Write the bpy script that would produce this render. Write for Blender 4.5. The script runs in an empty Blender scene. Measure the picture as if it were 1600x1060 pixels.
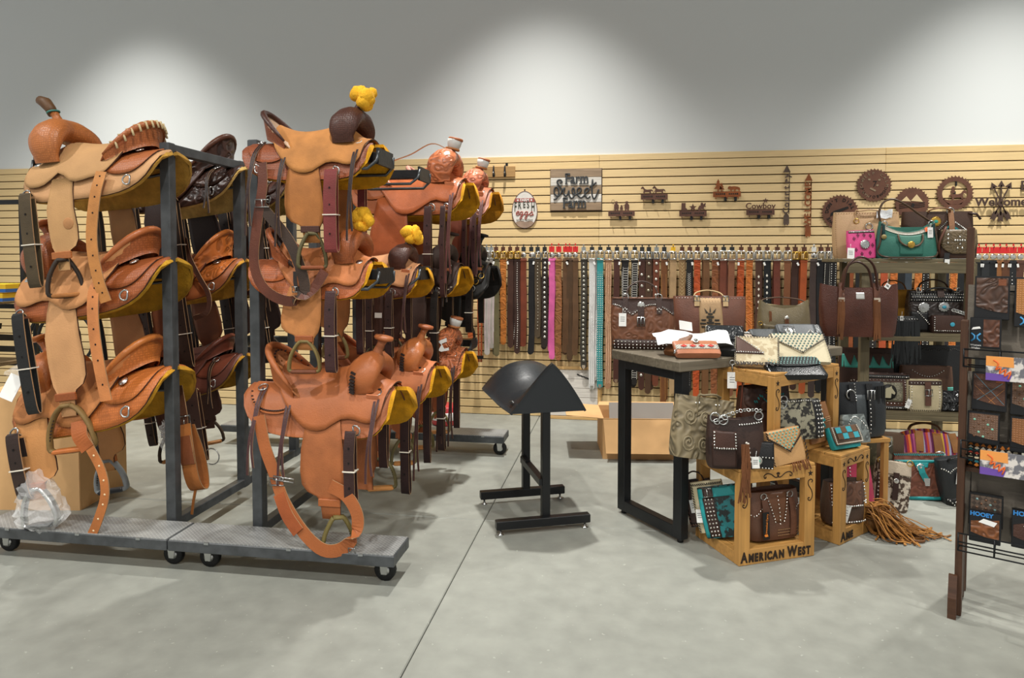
import bpy, math, random
import numpy as np
from mathutils import Vector, Matrix, Euler
rnd = random.Random(7)
S = bpy.context.scene
COL = S.collection
PI = math.pi
# ---------------- camera ----------------
CAMH, YAW, PITCH, FPX, SHY = 1.462, 0.161, 0.0378, 1067.0, -84.3
cd = bpy.data.cameras.new('camera'); cam = bpy.data.objects.new('camera', cd); COL.objects.link(cam)
cam.location = (0, 0, CAMH); cam.rotation_euler = (PI/2-PITCH, 0, YAW)
cd.sensor_width = 36; cd.lens = FPX/1600*36; cd.shift_y = SHY/1600; cd.clip_start = .05
S.camera = cam
# ---------------- world, light, exposure ----------------
S.view_settings.view_transform = 'Standard'; S.view_settings.look = 'None'
S.view_settings.gamma = 1; S.view_settings.use_curve_mapping = False
S.view_settings.exposure = 0.0
wd = bpy.data.worlds.new('world'); S.world = wd; wd.use_nodes = True
wd.node_tree.nodes['Background'].inputs[0].default_value = (1.0, .985, .96, 1)
wd.node_tree.nodes['Background'].inputs[1].default_value = .60
LAMP_W = {5.0: 1050, 1.2: 440, -2.6: 440}
LAMP_Z = 5.3
lamp_spots = [(x, y) for y in (5.0, 1.2, -2.6) for x in (-4.75, -.75, 3.15)]
for i, (x, y) in enumerate(lamp_spots):
    ld = bpy.data.lights.new('ceiling_spot', 'SPOT'); ld.energy = LAMP_W[y]; ld.spot_size = math.radians(80 if y > 4 else 138)
    ld.spot_blend = 1.0 if y > 4 else .5; ld.shadow_soft_size = .09; ld.color = (1, .972, .92)
    lo = bpy.data.objects.new('ceiling_spot', ld); lo.location = (x, y, LAMP_Z); COL.objects.link(lo)
# ---------------- pixel -> point helpers (used to read positions off the plan) ----------------
def ray(px, py, y=None, z=None):
    a = (px-800)/FPX; u = -(py-530-SHY)/FPX
    cp, sp = math.cos(PITCH), math.sin(PITCH); c, s = math.cos(YAW), math.sin(YAW)
    Y = cp+u*sp; Z = u*cp-sp
    d = (a*c-Y*s, a*s+Y*c, Z)
    t = (y/d[1]) if y is not None else (z-CAMH)/d[2]
    return Vector((d[0]*t, d[1]*t, CAMH+d[2]*t))
# ---------------- materials ----------------
def lin(h):
    h = h.lstrip('#'); o = []
    for i in (0, 2, 4):
        c = int(h[i:i+2], 16)/255; o.append(c/12.92 if c <= .04045 else ((c+.055)/1.055)**2.4)
    return tuple(o)
MC = {}
def M(hexc, kind='plain', rough=.55, metal=0., var=.18, sc=1.0, bump=.3, spec=.4, c2=None):
    key = (hexc, kind, rough, metal, var, sc, bump, c2)
    if key in MC: return MC[key]
    m = bpy.data.materials.new('mat_'+kind); m.use_nodes = True; nt = m.node_tree; N = nt.nodes; L = nt.links
    b = N['Principled BSDF']; b.inputs['Roughness'].default_value = rough; b.inputs['Metallic'].default_value = metal
    b.inputs['Specular IOR Level'].default_value = spec
    c = lin(hexc); b.inputs['Base Color'].default_value = (*c, 1)
    MC[key] = m
    if kind == 'plain': return m
    tc = N.new('ShaderNodeTexCoord'); mp = N.new('ShaderNodeMapping'); L.new(tc.outputs['Object'], mp.inputs[0])
    def noise(scale, det=3, vec=None, dist=0):
        n = N.new('ShaderNodeTexNoise'); n.inputs['Scale'].default_value = scale; n.inputs['Detail'].default_value = det
        n.inputs['Distortion'].default_value = dist
        L.new(vec or mp.outputs[0], n.inputs['Vector']); return n
    def ramp(src, p0, p1):
        r = N.new('ShaderNodeMapRange'); r.inputs[1].default_value = p0; r.inputs[2].default_value = p1
        L.new(src, r.inputs[0]); return r.outputs[0]
    def mixc(f, a, bb):
        x = N.new('ShaderNodeMix'); x.data_type = 'RGBA'
        L.new(f, x.inputs[0]); x.inputs[6].default_value = (*a, 1); x.inputs[7].default_value = (*bb, 1); return x.outputs[2]
    dark = tuple(v*(1-var*1.3) for v in c); light = tuple(min(1, v*(1+var)) for v in c)
    hsrc = None; colsrc = None
    if kind == 'leather':
        n1 = noise(9*sc, 4); colsrc = mixc(ramp(n1.outputs[0], .3, .7), dark, light)
        hsrc = noise(160*sc, 2).outputs[0]
    elif kind == 'basket':
        w1 = N.new('ShaderNodeTexVoronoi'); w1.distance = 'CHEBYCHEV'; w1.inputs['Scale'].default_value = 95*sc
        w1.inputs['Randomness'].default_value = .15; L.new(mp.outputs[0], w1.inputs['Vector']); hsrc = w1.outputs['Distance']
        colsrc = mixc(ramp(hsrc, .1, .6), light, dark)
    elif kind == 'tooled':
        n0 = noise(7*sc, 1)
        ad = N.new('ShaderNodeMix'); ad.data_type = 'VECTOR'; ad.inputs[0].default_value = .12
        L.new(mp.outputs[0], ad.inputs[4]); L.new(n0.outputs['Color'], ad.inputs[5])
        v = N.new('ShaderNodeTexVoronoi'); v.feature = 'SMOOTH_F1'; v.inputs['Scale'].default_value = 26*sc
        L.new(ad.outputs[1], v.inputs['Vector'])
        mm = N.new('ShaderNodeMath'); mm.operation = 'SINE'; m2 = N.new('ShaderNodeMath'); m2.operation = 'MULTIPLY'; m2.inputs[1].default_value = 16
        L.new(v.outputs['Distance'], m2.inputs[0]); L.new(m2.outputs[0], mm.inputs[0]); hsrc = mm.outputs[0]
        colsrc = mixc(ramp(hsrc, -.9, .6), dark, light)
    elif kind == 'fleece':
        hsrc = noise(120*sc, 4).outputs[0]; colsrc = mixc(ramp(noise(18*sc, 5).outputs[0], .3, .7), dark, light)
    elif kind == 'wood':
        mp.inputs['Scale'].default_value = (2, 30, 30)
        n1 = noise(2.2*sc, 4, dist=.6); colsrc = mixc(ramp(n1.outputs[0], .3, .7), dark, light); hsrc = n1.outputs[0]
    elif kind == 'woodz':
        mp.inputs['Scale'].default_value = (30, 30, 2)
        n1 = noise(2.2*sc, 4, dist=.6); colsrc = mixc(ramp(n1.outputs[0], .3, .7), dark, light); hsrc = n1.outputs[0]
    elif kind == 'metal':
        n1 = noise(14*sc, 5); colsrc = mixc(ramp(n1.outputs[0], .3, .7), dark, light); hsrc = noise(60*sc, 2).outputs[0]
    elif kind == 'tread':
        w = N.new('ShaderNodeTexBrick'); w.inputs['Scale'].default_value = 22*sc; w.inputs['Mortar Size'].default_value = .03
        w.inputs['Brick Width'].default_value = .8; w.inputs['Row Height'].default_value = .45
        mp.inputs['Rotation'].default_value = (0, 0, .7)
        L.new(mp.outputs[0], w.inputs['Vector']); hsrc = w.outputs['Fac']
        ml = N.new('ShaderNodeMath'); ml.operation = 'MULTIPLY_ADD'; ml.inputs[1].default_value = .55; L.new(hsrc, ml.inputs[0]); L.new(noise(9, 5).outputs[0], ml.inputs[2])
        colsrc = mixc(ramp(ml.outputs[0], .35, 1.1), dark, light)
    elif kind == 'concrete':
        n1 = noise(.7, 7, dist=.9); n2 = noise(9, 7)
        ad = N.new('ShaderNodeMath'); ad.operation = 'ADD'; L.new(n1.outputs[0], ad.inputs[0]); L.new(n2.outputs[0], ad.inputs[1])
        colsrc = mixc(ramp(ad.outputs[0], .7, 1.3), dark, light)
        v = N.new('ShaderNodeTexNoise'); v.inputs['Scale'].default_value = 40; v.inputs['Detail'].default_value = 2; L.new(mp.outputs[0], v.inputs['Vector'])
        sp = ramp(v.outputs[0], .70, .74)
        x = N.new('ShaderNodeMix'); x.data_type = 'RGBA'; L.new(sp, x.inputs[0]); L.new(colsrc, x.inputs[6]); x.inputs[7].default_value = (*[min(1, q*1.35) for q in c], 1)
        colsrc = x.outputs[2]; hsrc = n2.outputs[0]
        rr = N.new('ShaderNodeMapRange'); rr.inputs[3].default_value = rough-.1; rr.inputs[4].default_value = rough+.15
        L.new(n1.outputs[0], rr.inputs[0]); L.new(rr.outputs[0], b.inputs['Roughness'])
    elif kind == 'two':      # mottled two-colour hide / print
        n1 = noise(22*sc, 3); colsrc = mixc(ramp(n1.outputs[0], .47, .53), c, lin(c2)); hsrc = noise(140, 2).outputs[0]
    elif kind == 'checks':
        w = N.new('ShaderNodeTexChecker'); w.inputs['Scale'].default_value = 60*sc
        L.new(mp.outputs[0], w.inputs['Vector']); colsrc = mixc(w.outputs['Fac'], c, lin(c2)); hsrc = w.outputs['Fac']
    elif kind == 'diamond':
        mp.inputs['Rotation'].default_value = (0, PI/4, 0)
        w = N.new('ShaderNodeTexChecker'); w.inputs['Scale'].default_value = 60*sc
        L.new(mp.outputs[0], w.inputs['Vector']); colsrc = mixc(w.outputs['Fac'], c, lin(c2)); hsrc = w.outputs['Fac']
    elif kind == 'stripes':
        sx = N.new('ShaderNodeSeparateXYZ'); L.new(mp.outputs[0], sx.inputs[0])
        mu = N.new('ShaderNodeMath'); mu.operation = 'MULTIPLY'; mu.inputs[1].default_value = 9*sc; L.new(sx.outputs[0], mu.inputs[0])
        fr = N.new('ShaderNodeMath'); fr.operation = 'FRACT'; L.new(mu.outputs[0], fr.inputs[0])
        r = N.new('ShaderNodeValToRGB'); r.color_ramp.interpolation = 'CONSTANT'
        cols = ['a8322c', 'd8792b', '7b2458', 'b2567e', 'c9a13c', '8a2a6a', 'd06a3a', '9fa3b8', '7b2458', 'b8452f', 'a8708c', '5b1d48']
        while len(r.color_ramp.elements) < len(cols): r.color_ramp.elements.new(.5)
        for i, q in enumerate(cols): r.color_ramp.elements[i].position = i/len(cols); r.color_ramp.elements[i].color = (*lin(q), 1)
        L.new(fr.outputs[0], r.inputs[0]); colsrc = r.outputs[0]; hsrc = noise(90, 2).outputs[0]
    elif kind == 'poly':     # plain but slightly bumpy plastic / drywall
        hsrc = noise(60*sc, 3).outputs[0]
    if colsrc: L.new(colsrc, b.inputs['Base Color'])
    if hsrc and bump:
        bp = N.new('ShaderNodeBump'); bp.inputs['Strength'].default_value = bump; bp.inputs['Distance'].default_value = .004
        L.new(hsrc, bp.inputs['Height']); L.new(bp.outputs[0], b.inputs['Normal'])
    return m
def lea(h, **k): return M(h, 'leather', **k)
STEEL = M('b9bab8', 'metal', rough=.28, metal=1., var=.05, bump=.05)
SILVER = M('d9d8d2', 'plain', rough=.25, metal=1.)
BRASS = M('c9a24e', 'plain', rough=.3, metal=1.)
PAPER = M('eeeeea', 'plain', rough=.7)
BLACKM = M('16181a', 'metal', rough=.42, var=.1, bump=.05)
# ---------------- mesh builder ----------------
class MB:
    def __init__(s): s.v = []; s.f = []; s.sm = []; s.mi = []
    def add(s, vs, fs, smooth=False, m=0):
        o = len(s.v); s.v += [tuple(p) for p in vs]
        for f in fs: s.f.append([i+o for i in f]); s.sm.append(smooth); s.mi.append(m)
        return s
    def box(s, sx, sy, sz, at=(0, 0, 0), rot=None, ch=0., m=0):
        """box of full size sx,sy,sz centred at `at`, chamfered by ch"""
        x, y, z = sx/2, sy/2, sz/2
        if ch <= 0:
            vs = [(-x,-y,-z),(x,-y,-z),(x,y,-z),(-x,y,-z),(-x,-y,z),(x,-y,z),(x,y,z),(-x,y,z)]
            fs = [(3,2,1,0),(4,5,6,7),(0,1,5,4),(1,2,6,5),(2,3,7,6),(3,0,4,7)]
        else:
            c = min(ch, x*.9, y*.9, z*.9); vs = []
            for zz, i in ((-z, c), (-z+c, 0), (z-c, 0), (z, c)):
                X, Y = x-i, y-i; k = c*.6
                vs += [(-X+k,-Y,zz),(X-k,-Y,zz),(X,-Y+k,zz),(X,Y-k,zz),(X-k,Y,zz),(-X+k,Y,zz),(-X,Y-k,zz),(-X,-Y+k,zz)]
            fs = [tuple(range(7, -1, -1)), tuple(range(24, 32))]
            for r in range(3):
                for j in range(8):
                    a = r*8+j; b = r*8+(j+1) % 8; fs.append((a, b, b+8, a+8))
        R = rot.to_matrix() if isinstance(rot, Euler) else (Euler(rot).to_matrix() if rot is not None else None)
        out = []
        for p in vs:
            p = Vector(p)
            if R: p = R @ p
            out.append(p+Vector(at))
        return s.add(out, fs, False, m)
    def bar(s, p, q, w, h, up=(0, 0, 1), m=0, ch=0.):
        p = Vector(p); q = Vector(q); d = q-p; L = d.length; d.normalize(); up = Vector(up)
        if abs(d.dot(up)) > .99: up = Vector((0, 1, 0))
        sd = d.cross(up).normalized(); u = sd.cross(d)
        R = Matrix((d, sd, u)).transposed(); t = MB(); t.box(L, w, h, ch=ch)
        return s.add([R @ Vector(v)+(p+q)/2 for v in t.v], t.f, False, m)
    def tube(s, path, r, n=8, closed=False, cap=True, m=0, up=None, asp=1.0):
        P = [Vector(p) for p in path]; k = len(P); rr = r if hasattr(r, '__len__') else [r]*k
        N = None; vs = []
        for i in range(k):
            if closed: t = (P[(i+1) % k]-P[i-1])
            else: t = P[min(i+1, k-1)]-P[max(i-1, 0)]
            t.normalize()
            if up is not None: N = Vector(up)-t*t.dot(Vector(up)); N.normalize()
            elif N is None:
                a = Vector((0, 0, 1)) if abs(t.z) < .9 else Vector((1, 0, 0)); N = (a-t*t.dot(a)).normalized()
            else: N = (N-t*t.dot(N)).normalized()
            B = t.cross(N)
            for j in range(n):
                a = 2*PI*j/n; vs.append(P[i]+N*math.cos(a)*rr[i]+B*math.sin(a)*rr[i]*asp)
        fs = []
        for i in range(k if closed else k-1):
            for j in range(n):
                a = i*n+j; b = i*n+(j+1) % n; i2 = (i+1) % k
                fs.append((a, b, i2*n+(j+1) % n, i2*n+j))
        if cap and not closed: fs += [tuple(range(n-1, -1, -1)), tuple(range((k-1)*n, k*n))]
        return s.add(vs, fs, True, m)
    def strip(s, path, w, th=.004, side=(1, 0, 0), m=0, taper=None, em=None):
        """flat strap: rectangular section, `side` is the width direction"""
        P = [Vector(p) for p in path]; k = len(P); vs = []
        for i in range(k):
            t = (P[min(i+1, k-1)]-P[max(i-1, 0)]).normalized()
            sd = Vector(side[i] if hasattr(side[0], '__len__') else side); sd = (sd-t*t.dot(sd))
            sd = sd.normalized() if sd.length > 1e-6 else Vector((0, 1, 0)); nn = t.cross(sd)
            ww = (w*taper[i] if taper else w)/2; h = th/2
            vs += [P[i]-sd*ww-nn*h, P[i]+sd*ww-nn*h, P[i]+sd*ww+nn*h, P[i]-sd*ww+nn*h]
        fs = [(3, 2, 1, 0), tuple(range(4*k-4, 4*k))]
        for i in range(k-1):
            for j in range(4):
                a = i*4+j; b = i*4+(j+1) % 4; fs.append((a, b, b+4, a+4))
        s.add(vs, fs, False, m)
        if em is not None:
            k0 = len(s.mi)-4*(k-1)
            for q in range(k0, len(s.mi)):
                if (q-k0) % 2 == 1: s.mi[q] = em
        return s
    def grid(s, G, th=0., smooth=True, m=0, cu=False, cv=False, em=None):
        """surface through rows G[i][j]; th = thickness along the normals"""
        ni, nj = len(G), len(G[0]); A = np.array([[tuple(p) for p in r] for r in G], float)
        fs = []
        def idx(i, j): return (i % ni)*nj+(j % nj)
        for i in range(ni if cu else ni-1):
            for j in range(nj if cv else nj-1): fs.append((idx(i, j), idx(i+1, j), idx(i+1, j+1), idx(i, j+1)))
        if not th: return s.add(A.reshape(-1, 3), fs, smooth, m)
        du = np.roll(A, -1, 0)-np.roll(A, 1, 0); dv = np.roll(A, -1, 1)-np.roll(A, 1, 1)
        if not cu: du[0] = A[1]-A[0]; du[-1] = A[-1]-A[-2]
        if not cv: dv[:, 0] = A[:, 1]-A[:, 0]; dv[:, -1] = A[:, -1]-A[:, -2]
        n = np.cross(du, dv); ln = np.linalg.norm(n, axis=2, keepdims=True); n = n/np.maximum(ln, 1e-9)
        B = A+n*th; s.add(A.reshape(-1, 3), [f[::-1] for f in fs] if th > 0 else fs, smooth, m)
        s.add(B.reshape(-1, 3), fs if th > 0 else [f[::-1] for f in fs], smooth, m)
        o = len(s.v)-2*ni*nj; q = []
        ring = []
        if not cu and not cv:
            ring = [idx(i, 0) for i in range(ni)]+[idx(ni-1, j) for j in range(1, nj)]+[idx(i, nj-1) for i in range(ni-2, -1, -1)]+[idx(0, j) for j in range(nj-2, 0, -1)]
            rings = [ring]
        elif cv: rings = [[idx(0, j) for j in range(nj)], [idx(ni-1, j) for j in range(nj)]] if not cu else []
        else: rings = [[idx(i, 0) for i in range(ni)], [idx(i, nj-1) for i in range(ni)]]
        for ring in rings:
            for a, b in zip(ring, ring[1:]+ring[:1]):
                s.f.append([o+a, o+b, o+b+ni*nj, o+a+ni*nj]); s.sm.append(False); s.mi.append(m if em is None else em)
        return s
    def lathe(s, prof, n=16, at=(0, 0, 0), R=None, m=0, smooth=True):
        vs = []; at = Vector(at)
        for r, z in prof:
            for j in range(n):
                a = 2*PI*j/n; p = Vector((r*math.cos(a), r*math.sin(a), z)); vs.append((R @ p if R else p)+at)
        fs = []; k = len(prof)
        for i in range(k-1):
            for j in range(n):
                a = i*n+j; b = i*n+(j+1) % n; fs.append((a, b, b+n, a+n))
        fs += [tuple(range(n-1, -1, -1)), tuple(range((k-1)*n, k*n))]
        return s.add(vs, fs, smooth, m)
    def prism(s, poly, d, O=(0, 0, 0), U=(1, 0, 0), V=(0, 0, 1), m=0):
        """polygon in the U,V plane through O, extruded by d along U x V"""
        O, U, V = Vector(O), Vector(U), Vector(V); W = U.cross(V).normalized(); n = len(poly)
        a = [O+U*p[0]+V*p[1] for p in poly]; vs = a+[p+W*d for p in a]
        fs = [tuple(range(n-1, -1, -1)), tuple(range(n, 2*n))]+[(i, (i+1) % n, (i+1) % n+n, i+n) for i in range(n)]
        return s.add(vs, fs, False, m)
    def ball(s, c, r, nu=10, nv=6, m=0, jit=0.):
        rx, ry, rz = r if hasattr(r, '__len__') else (r, r, r); c = Vector(c); vs = []
        for i in range(1, nv):
            for j in range(nu):
                ph = PI*i/nv; a = 2*PI*j/nu; q = 1+(rnd.uniform(-jit, jit) if jit else 0)
                vs.append(c+Vector((rx*math.sin(ph)*math.cos(a)*q, ry*math.sin(ph)*math.sin(a)*q, rz*math.cos(ph)*q)))
        vs += [c+Vector((0, 0, rz)), c-Vector((0, 0, rz))]; T, Bt = len(vs)-2, len(vs)-1; fs = []
        for i in range(nv-2):
            for j in range(nu):
                a = i*nu+j; b = i*nu+(j+1) % nu; fs.append((a, a+nu, b+nu, b))
        for j in range(nu): fs.append((T, j, (j+1) % nu)); fs.append((Bt, (nv-2)*nu+(j+1) % nu, (nv-2)*nu+j))
        return s.add(vs, fs, True, m)
    def stud(s, c, n, r, m=0):
        """small six-sided dome on direction n"""
        c = Vector(c); n = Vector(n).normalized(); a = n.orthogonal().normalized(); b = n.cross(a)
        vs = [c+(a*math.cos(k*PI/3)+b*math.sin(k*PI/3))*r for k in range(6)]
        vs += [c+n*r*.5+(a*math.cos(k*PI/3)+b*math.sin(k*PI/3))*r*.6 for k in range(6)]+[c+n*r*.75]
        fs = [(k, (k+1) % 6, 6+(k+1) % 6, 6+k) for k in range(6)]+[(6+k, 6+(k+1) % 6, 12) for k in range(6)]
        return s.add(vs, fs, True, m)
    def mesh(s, name, mats):
        me = bpy.data.meshes.new(name); me.from_pydata(s.v, [], s.f); mats = mats if isinstance(mats, (list, tuple)) else [mats]
        for x in mats: me.materials.append(x)
        me.polygons.foreach_set('use_smooth', s.sm); me.polygons.foreach_set('material_index', s.mi); me.update(); return me
    def build(s, name, mats, parent=None, loc=None, rot=None, label=None):
        o = bpy.data.objects.new(name, s.mesh(name, mats)); COL.objects.link(o)
        if parent is not None: o.parent = parent
        if loc is not None: o.location = loc
        if rot is not None: o.rotation_euler = rot
        if label: o['label'] = label
        return o
def thing(name, label, cat, loc=(0, 0, 0), rot=(0, 0, 0), group=None, scale=1.):
    o = bpy.data.objects.new(name, None); COL.objects.link(o); o.empty_display_size = .05
    o.location = loc; o.rotation_euler = rot if hasattr(rot, '__len__') else (0, 0, rot); o.scale = (scale,)*3
    return tag(o, label, cat, group)
def tag(o, label, cat, group=None):
    o['label'] = label; o['category'] = cat
    if group: o['group'] = group
    return o
def struct(o): o['kind'] = 'structure'; return o
def stuff(o): o['kind'] = 'stuff'; return o
def dup(root, loc, rot=None, label=None, group=None):
    r = root.copy(); COL.objects.link(r); r.location = loc
    if rot is not None: r.rotation_euler = rot if hasattr(rot, '__len__') else (0, 0, rot)
    if label: r['label'] = label
    if group: r['group'] = group
    for ch in list(root.children):
        c = ch.copy(); COL.objects.link(c); c.parent = r
        for g in list(ch.children):
            d = g.copy(); COL.objects.link(d); d.parent = c
    return r
def spline(pts, n=6):
    """Catmull-Rom through points (tuples of any length)"""
    P = [np.array(p, float) for p in pts]; P = [2*P[0]-P[1]]+P+[2*P[-1]-P[-2]]; o = []
    for i in range(1, len(P)-2):
        a, b, c, d = P[i-1:i+3]
        for k in range(n):
            t = k/n; o.append(.5*((2*b)+(c-a)*t+(2*a-5*b+4*c-d)*t*t+(-a+3*b-3*c+d)*t**3))
    o.append(P[-2]); return [tuple(x) for x in o]
def text_mesh(txt, size, ext, shear=0., align='CENTER', bold=0.):
    """text as (verts, faces) in the XZ plane facing -Y, centred on the origin"""
    cu = bpy.data.curves.new('lettering', 'FONT'); cu.body = txt; cu.size = size; cu.extrude = ext; cu.shear = shear
    cu.align_x = align; cu.align_y = 'CENTER'; cu.resolution_u = 3; cu.offset = bold
    o = bpy.data.objects.new('lettering', cu); COL.objects.link(o)
    dg = bpy.context.evaluated_depsgraph_get(); dg.update(); me = bpy.data.meshes.new_from_object(o.evaluated_get(dg))
    vs = [(v.co.x, -v.co.z, v.co.y) for v in me.vertices]; fs = [tuple(p.vertices) for p in me.polygons]
    bpy.data.objects.remove(o); bpy.data.curves.remove(cu); bpy.data.meshes.remove(me); return vs, fs
# ---------------- room ----------------
WALLY = 6.28
CONC = M('92948c', 'concrete', rough=.5, var=.13, bump=.06)
floor = struct(bpy.data.objects.new('floor', None)); COL.objects.link(floor)
xs = [-9.0, -4.95, -.76, 3.45, 7.5]; ys = [-4.0, -.5, 3.70, 7.0]
for i in range(4):
    for j in range(3):
        b = MB(); g = .0018; x0, x1, y0, y1 = xs[i]+g, xs[i+1]-g, ys[j]+g, ys[j+1]-g
        b.box(x1-x0, y1-y0, .1, ((x0+x1)/2, (y0+y1)/2, -.05), ch=.004); b.build('floor_slab', CONC, floor)
b = MB(); b.box(17, 11.2, .02, (-.75, 1.5, -.105)); b.build('joint_filler', M('84847d'), floor)
wall = struct(bpy.data.objects.new('wall_back', None)); COL.objects.link(wall)
b = MB(); b.box(16.5, .1, 5.6, (-.75, WALLY+.062, 2.8)); b.build('drywall', M('dfe3e2', 'poly', rough=.8, bump=.03), wall)
b = MB(); b.box(16.5, .006, 2.40, (-.75, WALLY+.010, 1.2)); b.build('slat_backing', M('3a2c16', rough=.9), wall)
SLATM = [M('e4c791', 'wood', rough=.6, var=.05, bump=.03, sc=1.0), M('e7cb97', 'wood', rough=.6, var=.05, bump=.03, sc=1.3)]
TOPZ = 2.41; PITCHZ = .0762
seams = [-7.48, -5.06, -2.64, -.217, 2.2, 4.62]
zt = TOPZ; rows = [(TOPZ-.055, TOPZ)]
z = TOPZ-.055-.006
while z > .02:
    z0 = max(z-PITCHZ+.0095, .004); rows.append((z0, z)); z -= PITCHZ
for k in range(len(seams)-1):
    mm = {}
    for r, (z0, z1) in enumerate(rows):
        key = round(z1-z0, 4)
        if key not in mm:
            w = seams[k+1]-seams[k]-.0016
            b = MB(); b.box(w, .014, z1-z0, ch=.002); mm[key] = b.mesh('slat', SLATM[k % 2])
        o = bpy.data.objects.new('slat', mm[key]); COL.objects.link(o); o.parent = wall
        o.location = ((seams[k]+seams[k+1])/2, WALLY+.001, (z0+z1)/2)
b = MB(); b.box(17, 11.2, .1, (-.75, 1.5, 5.65)); struct(b.build('ceiling', M('6a6c6c', rough=.9)))
def gz(i): return TOPZ-.058-PITCHZ*i      # height of groove i
def onwall(px, py, off=.0): return ray(px, py, y=WALLY-.007-off)
# ---------------- saddle racks ----------------
TUBE = M('4b4e50', 'metal', rough=.42, metal=.15, var=.25, bump=.1)
DECK = M('a0a2a1', 'tread', rough=.40, metal=.15, var=.32, bump=.6, sc=1.5)
RUB = M('101010', rough=.6)
ROWY = (3.10, 3.74, 4.38, 5.02)
LEV = (.86, 1.42, 1.97)
def caster(root, x, y):
    f = MB(); f.box(.06, .06, .006, (x, y, .097)); 
    for s in (-1, 1): f.prism([(-.022, .097), (.022, .097), (.013, .035), (-.013, .035)], .003, (x, y+s*.022, 0), (1, 0, 0), (0, 0, 1))
    R = Matrix.Rotation(PI/2, 3, 'X')
    c = f.build('caster', STEEL, root)
    w = MB(); w.lathe([(.02, -.016), (.044, -.016), (.05, -.010), (.05, .010), (.044, .016), (.02, .016)], 20, (x, y, .05), R); w.build('wheel', RUB, c)
    h = MB(); h.lathe([(.008, -.024), (.024, -.019), (.024, .019), (.008, .024)], 14, (x, y, .05), R); h.build('hub', STEEL, c)
def make_rack(label, px, x0, x1, bx0, bx1, sgn, levs, casters):
    t = thing('saddle_rack', label, 'rack', (0, 0, 0))
    def plat(a, c, ya, yb):
        b = MB(); w = c-a
        b.box(w, .045, .050, ((a+c)/2, ya+.0225, .124), ch=.003); b.box(w, .045, .050, ((a+c)/2, yb-.0225, .124), ch=.003)
        b.box(.044, yb-ya-.09, .049, (a+.0225, (ya+yb)/2, .124), ch=.003); b.box(.044, yb-ya-.09, .049, (c-.0225, (ya+yb)/2, .124), ch=.003)
        f = b.build('platform', TUBE, t)
        d = MB(); d.box(w-.01, yb-ya-.01, .006, ((a+c)/2, (ya+yb)/2, .150)); d.build('tread_plate', DECK, f)
        for q in (.18, .55, .86):
            wl = MB(); wl.box(.022, .006, .010, (a+w*q, ya-.001, .147)); wl.build('weld_tab', M('a9adad', metal=.8, rough=.4), f)
    plat(x0, x1, 2.843, 3.06); plat(bx0, bx1, 4.92, 5.14)
    for (cx, cy) in casters: caster(t, cx, cy)
    for i, y in enumerate(ROWY):
        b = MB(); b.box(.052, .052, 1.94, (px, y, .10+.97), ch=.004); b.build('post', TUBE, t)
    b = MB(); b.box(.048, ROWY[-1]-ROWY[0], .048, (px, (ROWY[0]+ROWY[-1])/2, 2.012), ch=.003); b.build('top_beam', TUBE, t)
    b = MB(); b.box(.048, ROWY[-1]-ROWY[0], .048, (px, (ROWY[0]+ROWY[-1])/2, .127), ch=.003); b.build('bottom_beam', TUBE, t)
    arm = None
    for i, y in enumerate(ROWY):
        for L in levs:
            e = px+sgn*.66
            if arm is None:
                b = MB(); b.box(.64, .05, .05, (sgn*.345, 0, -.03), ch=.003); b.box(.012, .20, .075, (sgn*.66, 0, -.035))
                o = b.build('arm', M('2a2c2e', 'metal', rough=.45, metal=.5, var=.2), t)
                r = MB()
                for s in (-1, 1):
                    r.tube([(sgn*.665, s*.10, -.015), (sgn*.66, s*.112, -.06), (sgn*.62, s*.125, -.095), (sgn*.3, s*.125, -.095), (sgn*.05, s*.07, -.07)], .008, 8)
                rr = r.build('side_rod', M('55595c', 'metal', rough=.35, metal=.8), o); arm = (o, rr)
            else:
                o = arm[0].copy(); COL.objects.link(o); rr = arm[1].copy(); COL.objects.link(rr); rr.parent = o
            o.location = (px, y, L)
    return t
make_rack('left steel saddle rack on casters with saddles facing left', -2.24, -3.14, -2.098, -3.14, -2.15, -1, LEV, [(-3.03, 2.93), (-2.12, 2.93), (-3.0, 5.05), (-2.25, 5.05)])
make_rack('right steel saddle rack on casters with saddles facing the black saddle stand', -1.77, -2.092, -.99, -2.0, -.86, 1, LEV, [(-1.93, 2.93), (-1.06, 2.93), (-1.9, 5.05), (-.90, 4.98)])
# ---------------- western saddles ----------------
RB, THM, SV = .165, 1.28, .34
def prof(a, off=0.):
    s = abs(a); th = min(s/RB, THM); ex = min(max(0, s-RB*THM), SV-RB*THM); ev = max(0, s-SV)
    if ev > 0: th = THM+min(1, ev/.05)*(PI/2-THM)
    t0 = min(s/RB, THM)
    y = RB*math.sin(t0)+ex*math.cos(THM)+off*math.sin(th); z = RB*math.cos(t0)-RB-ex*math.sin(THM)-ev+off*math.cos(th)
    return (math.copysign(y, a), z)
def sm(x): x = max(0, min(1, x)); return x*x*(3-2*x)
def cpatch(mb, x0, x1, top, bot, off, th, sd, nx=18, na=8, lift=None, m=0):
    """piece of leather lying on the barrel between x0..x1 and arc lengths top(x)..bot(x), side sd (+1/-1)"""
    G = []
    for i in range(nx+1):
        t = .5-.5*math.cos(PI*i/nx); x = x0+(x1-x0)*t; a0, a1 = top(x), bot(x); r = []
        for j in range(na+1):
            a = a0+(a1-a0)*j/na; y, z = prof(a*sd, off); 
            if lift: z += lift(x, a)
            r.append((x, y, z))
        G.append(r)
    mb.grid(G, th*sd, m=m, em=1)
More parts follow.
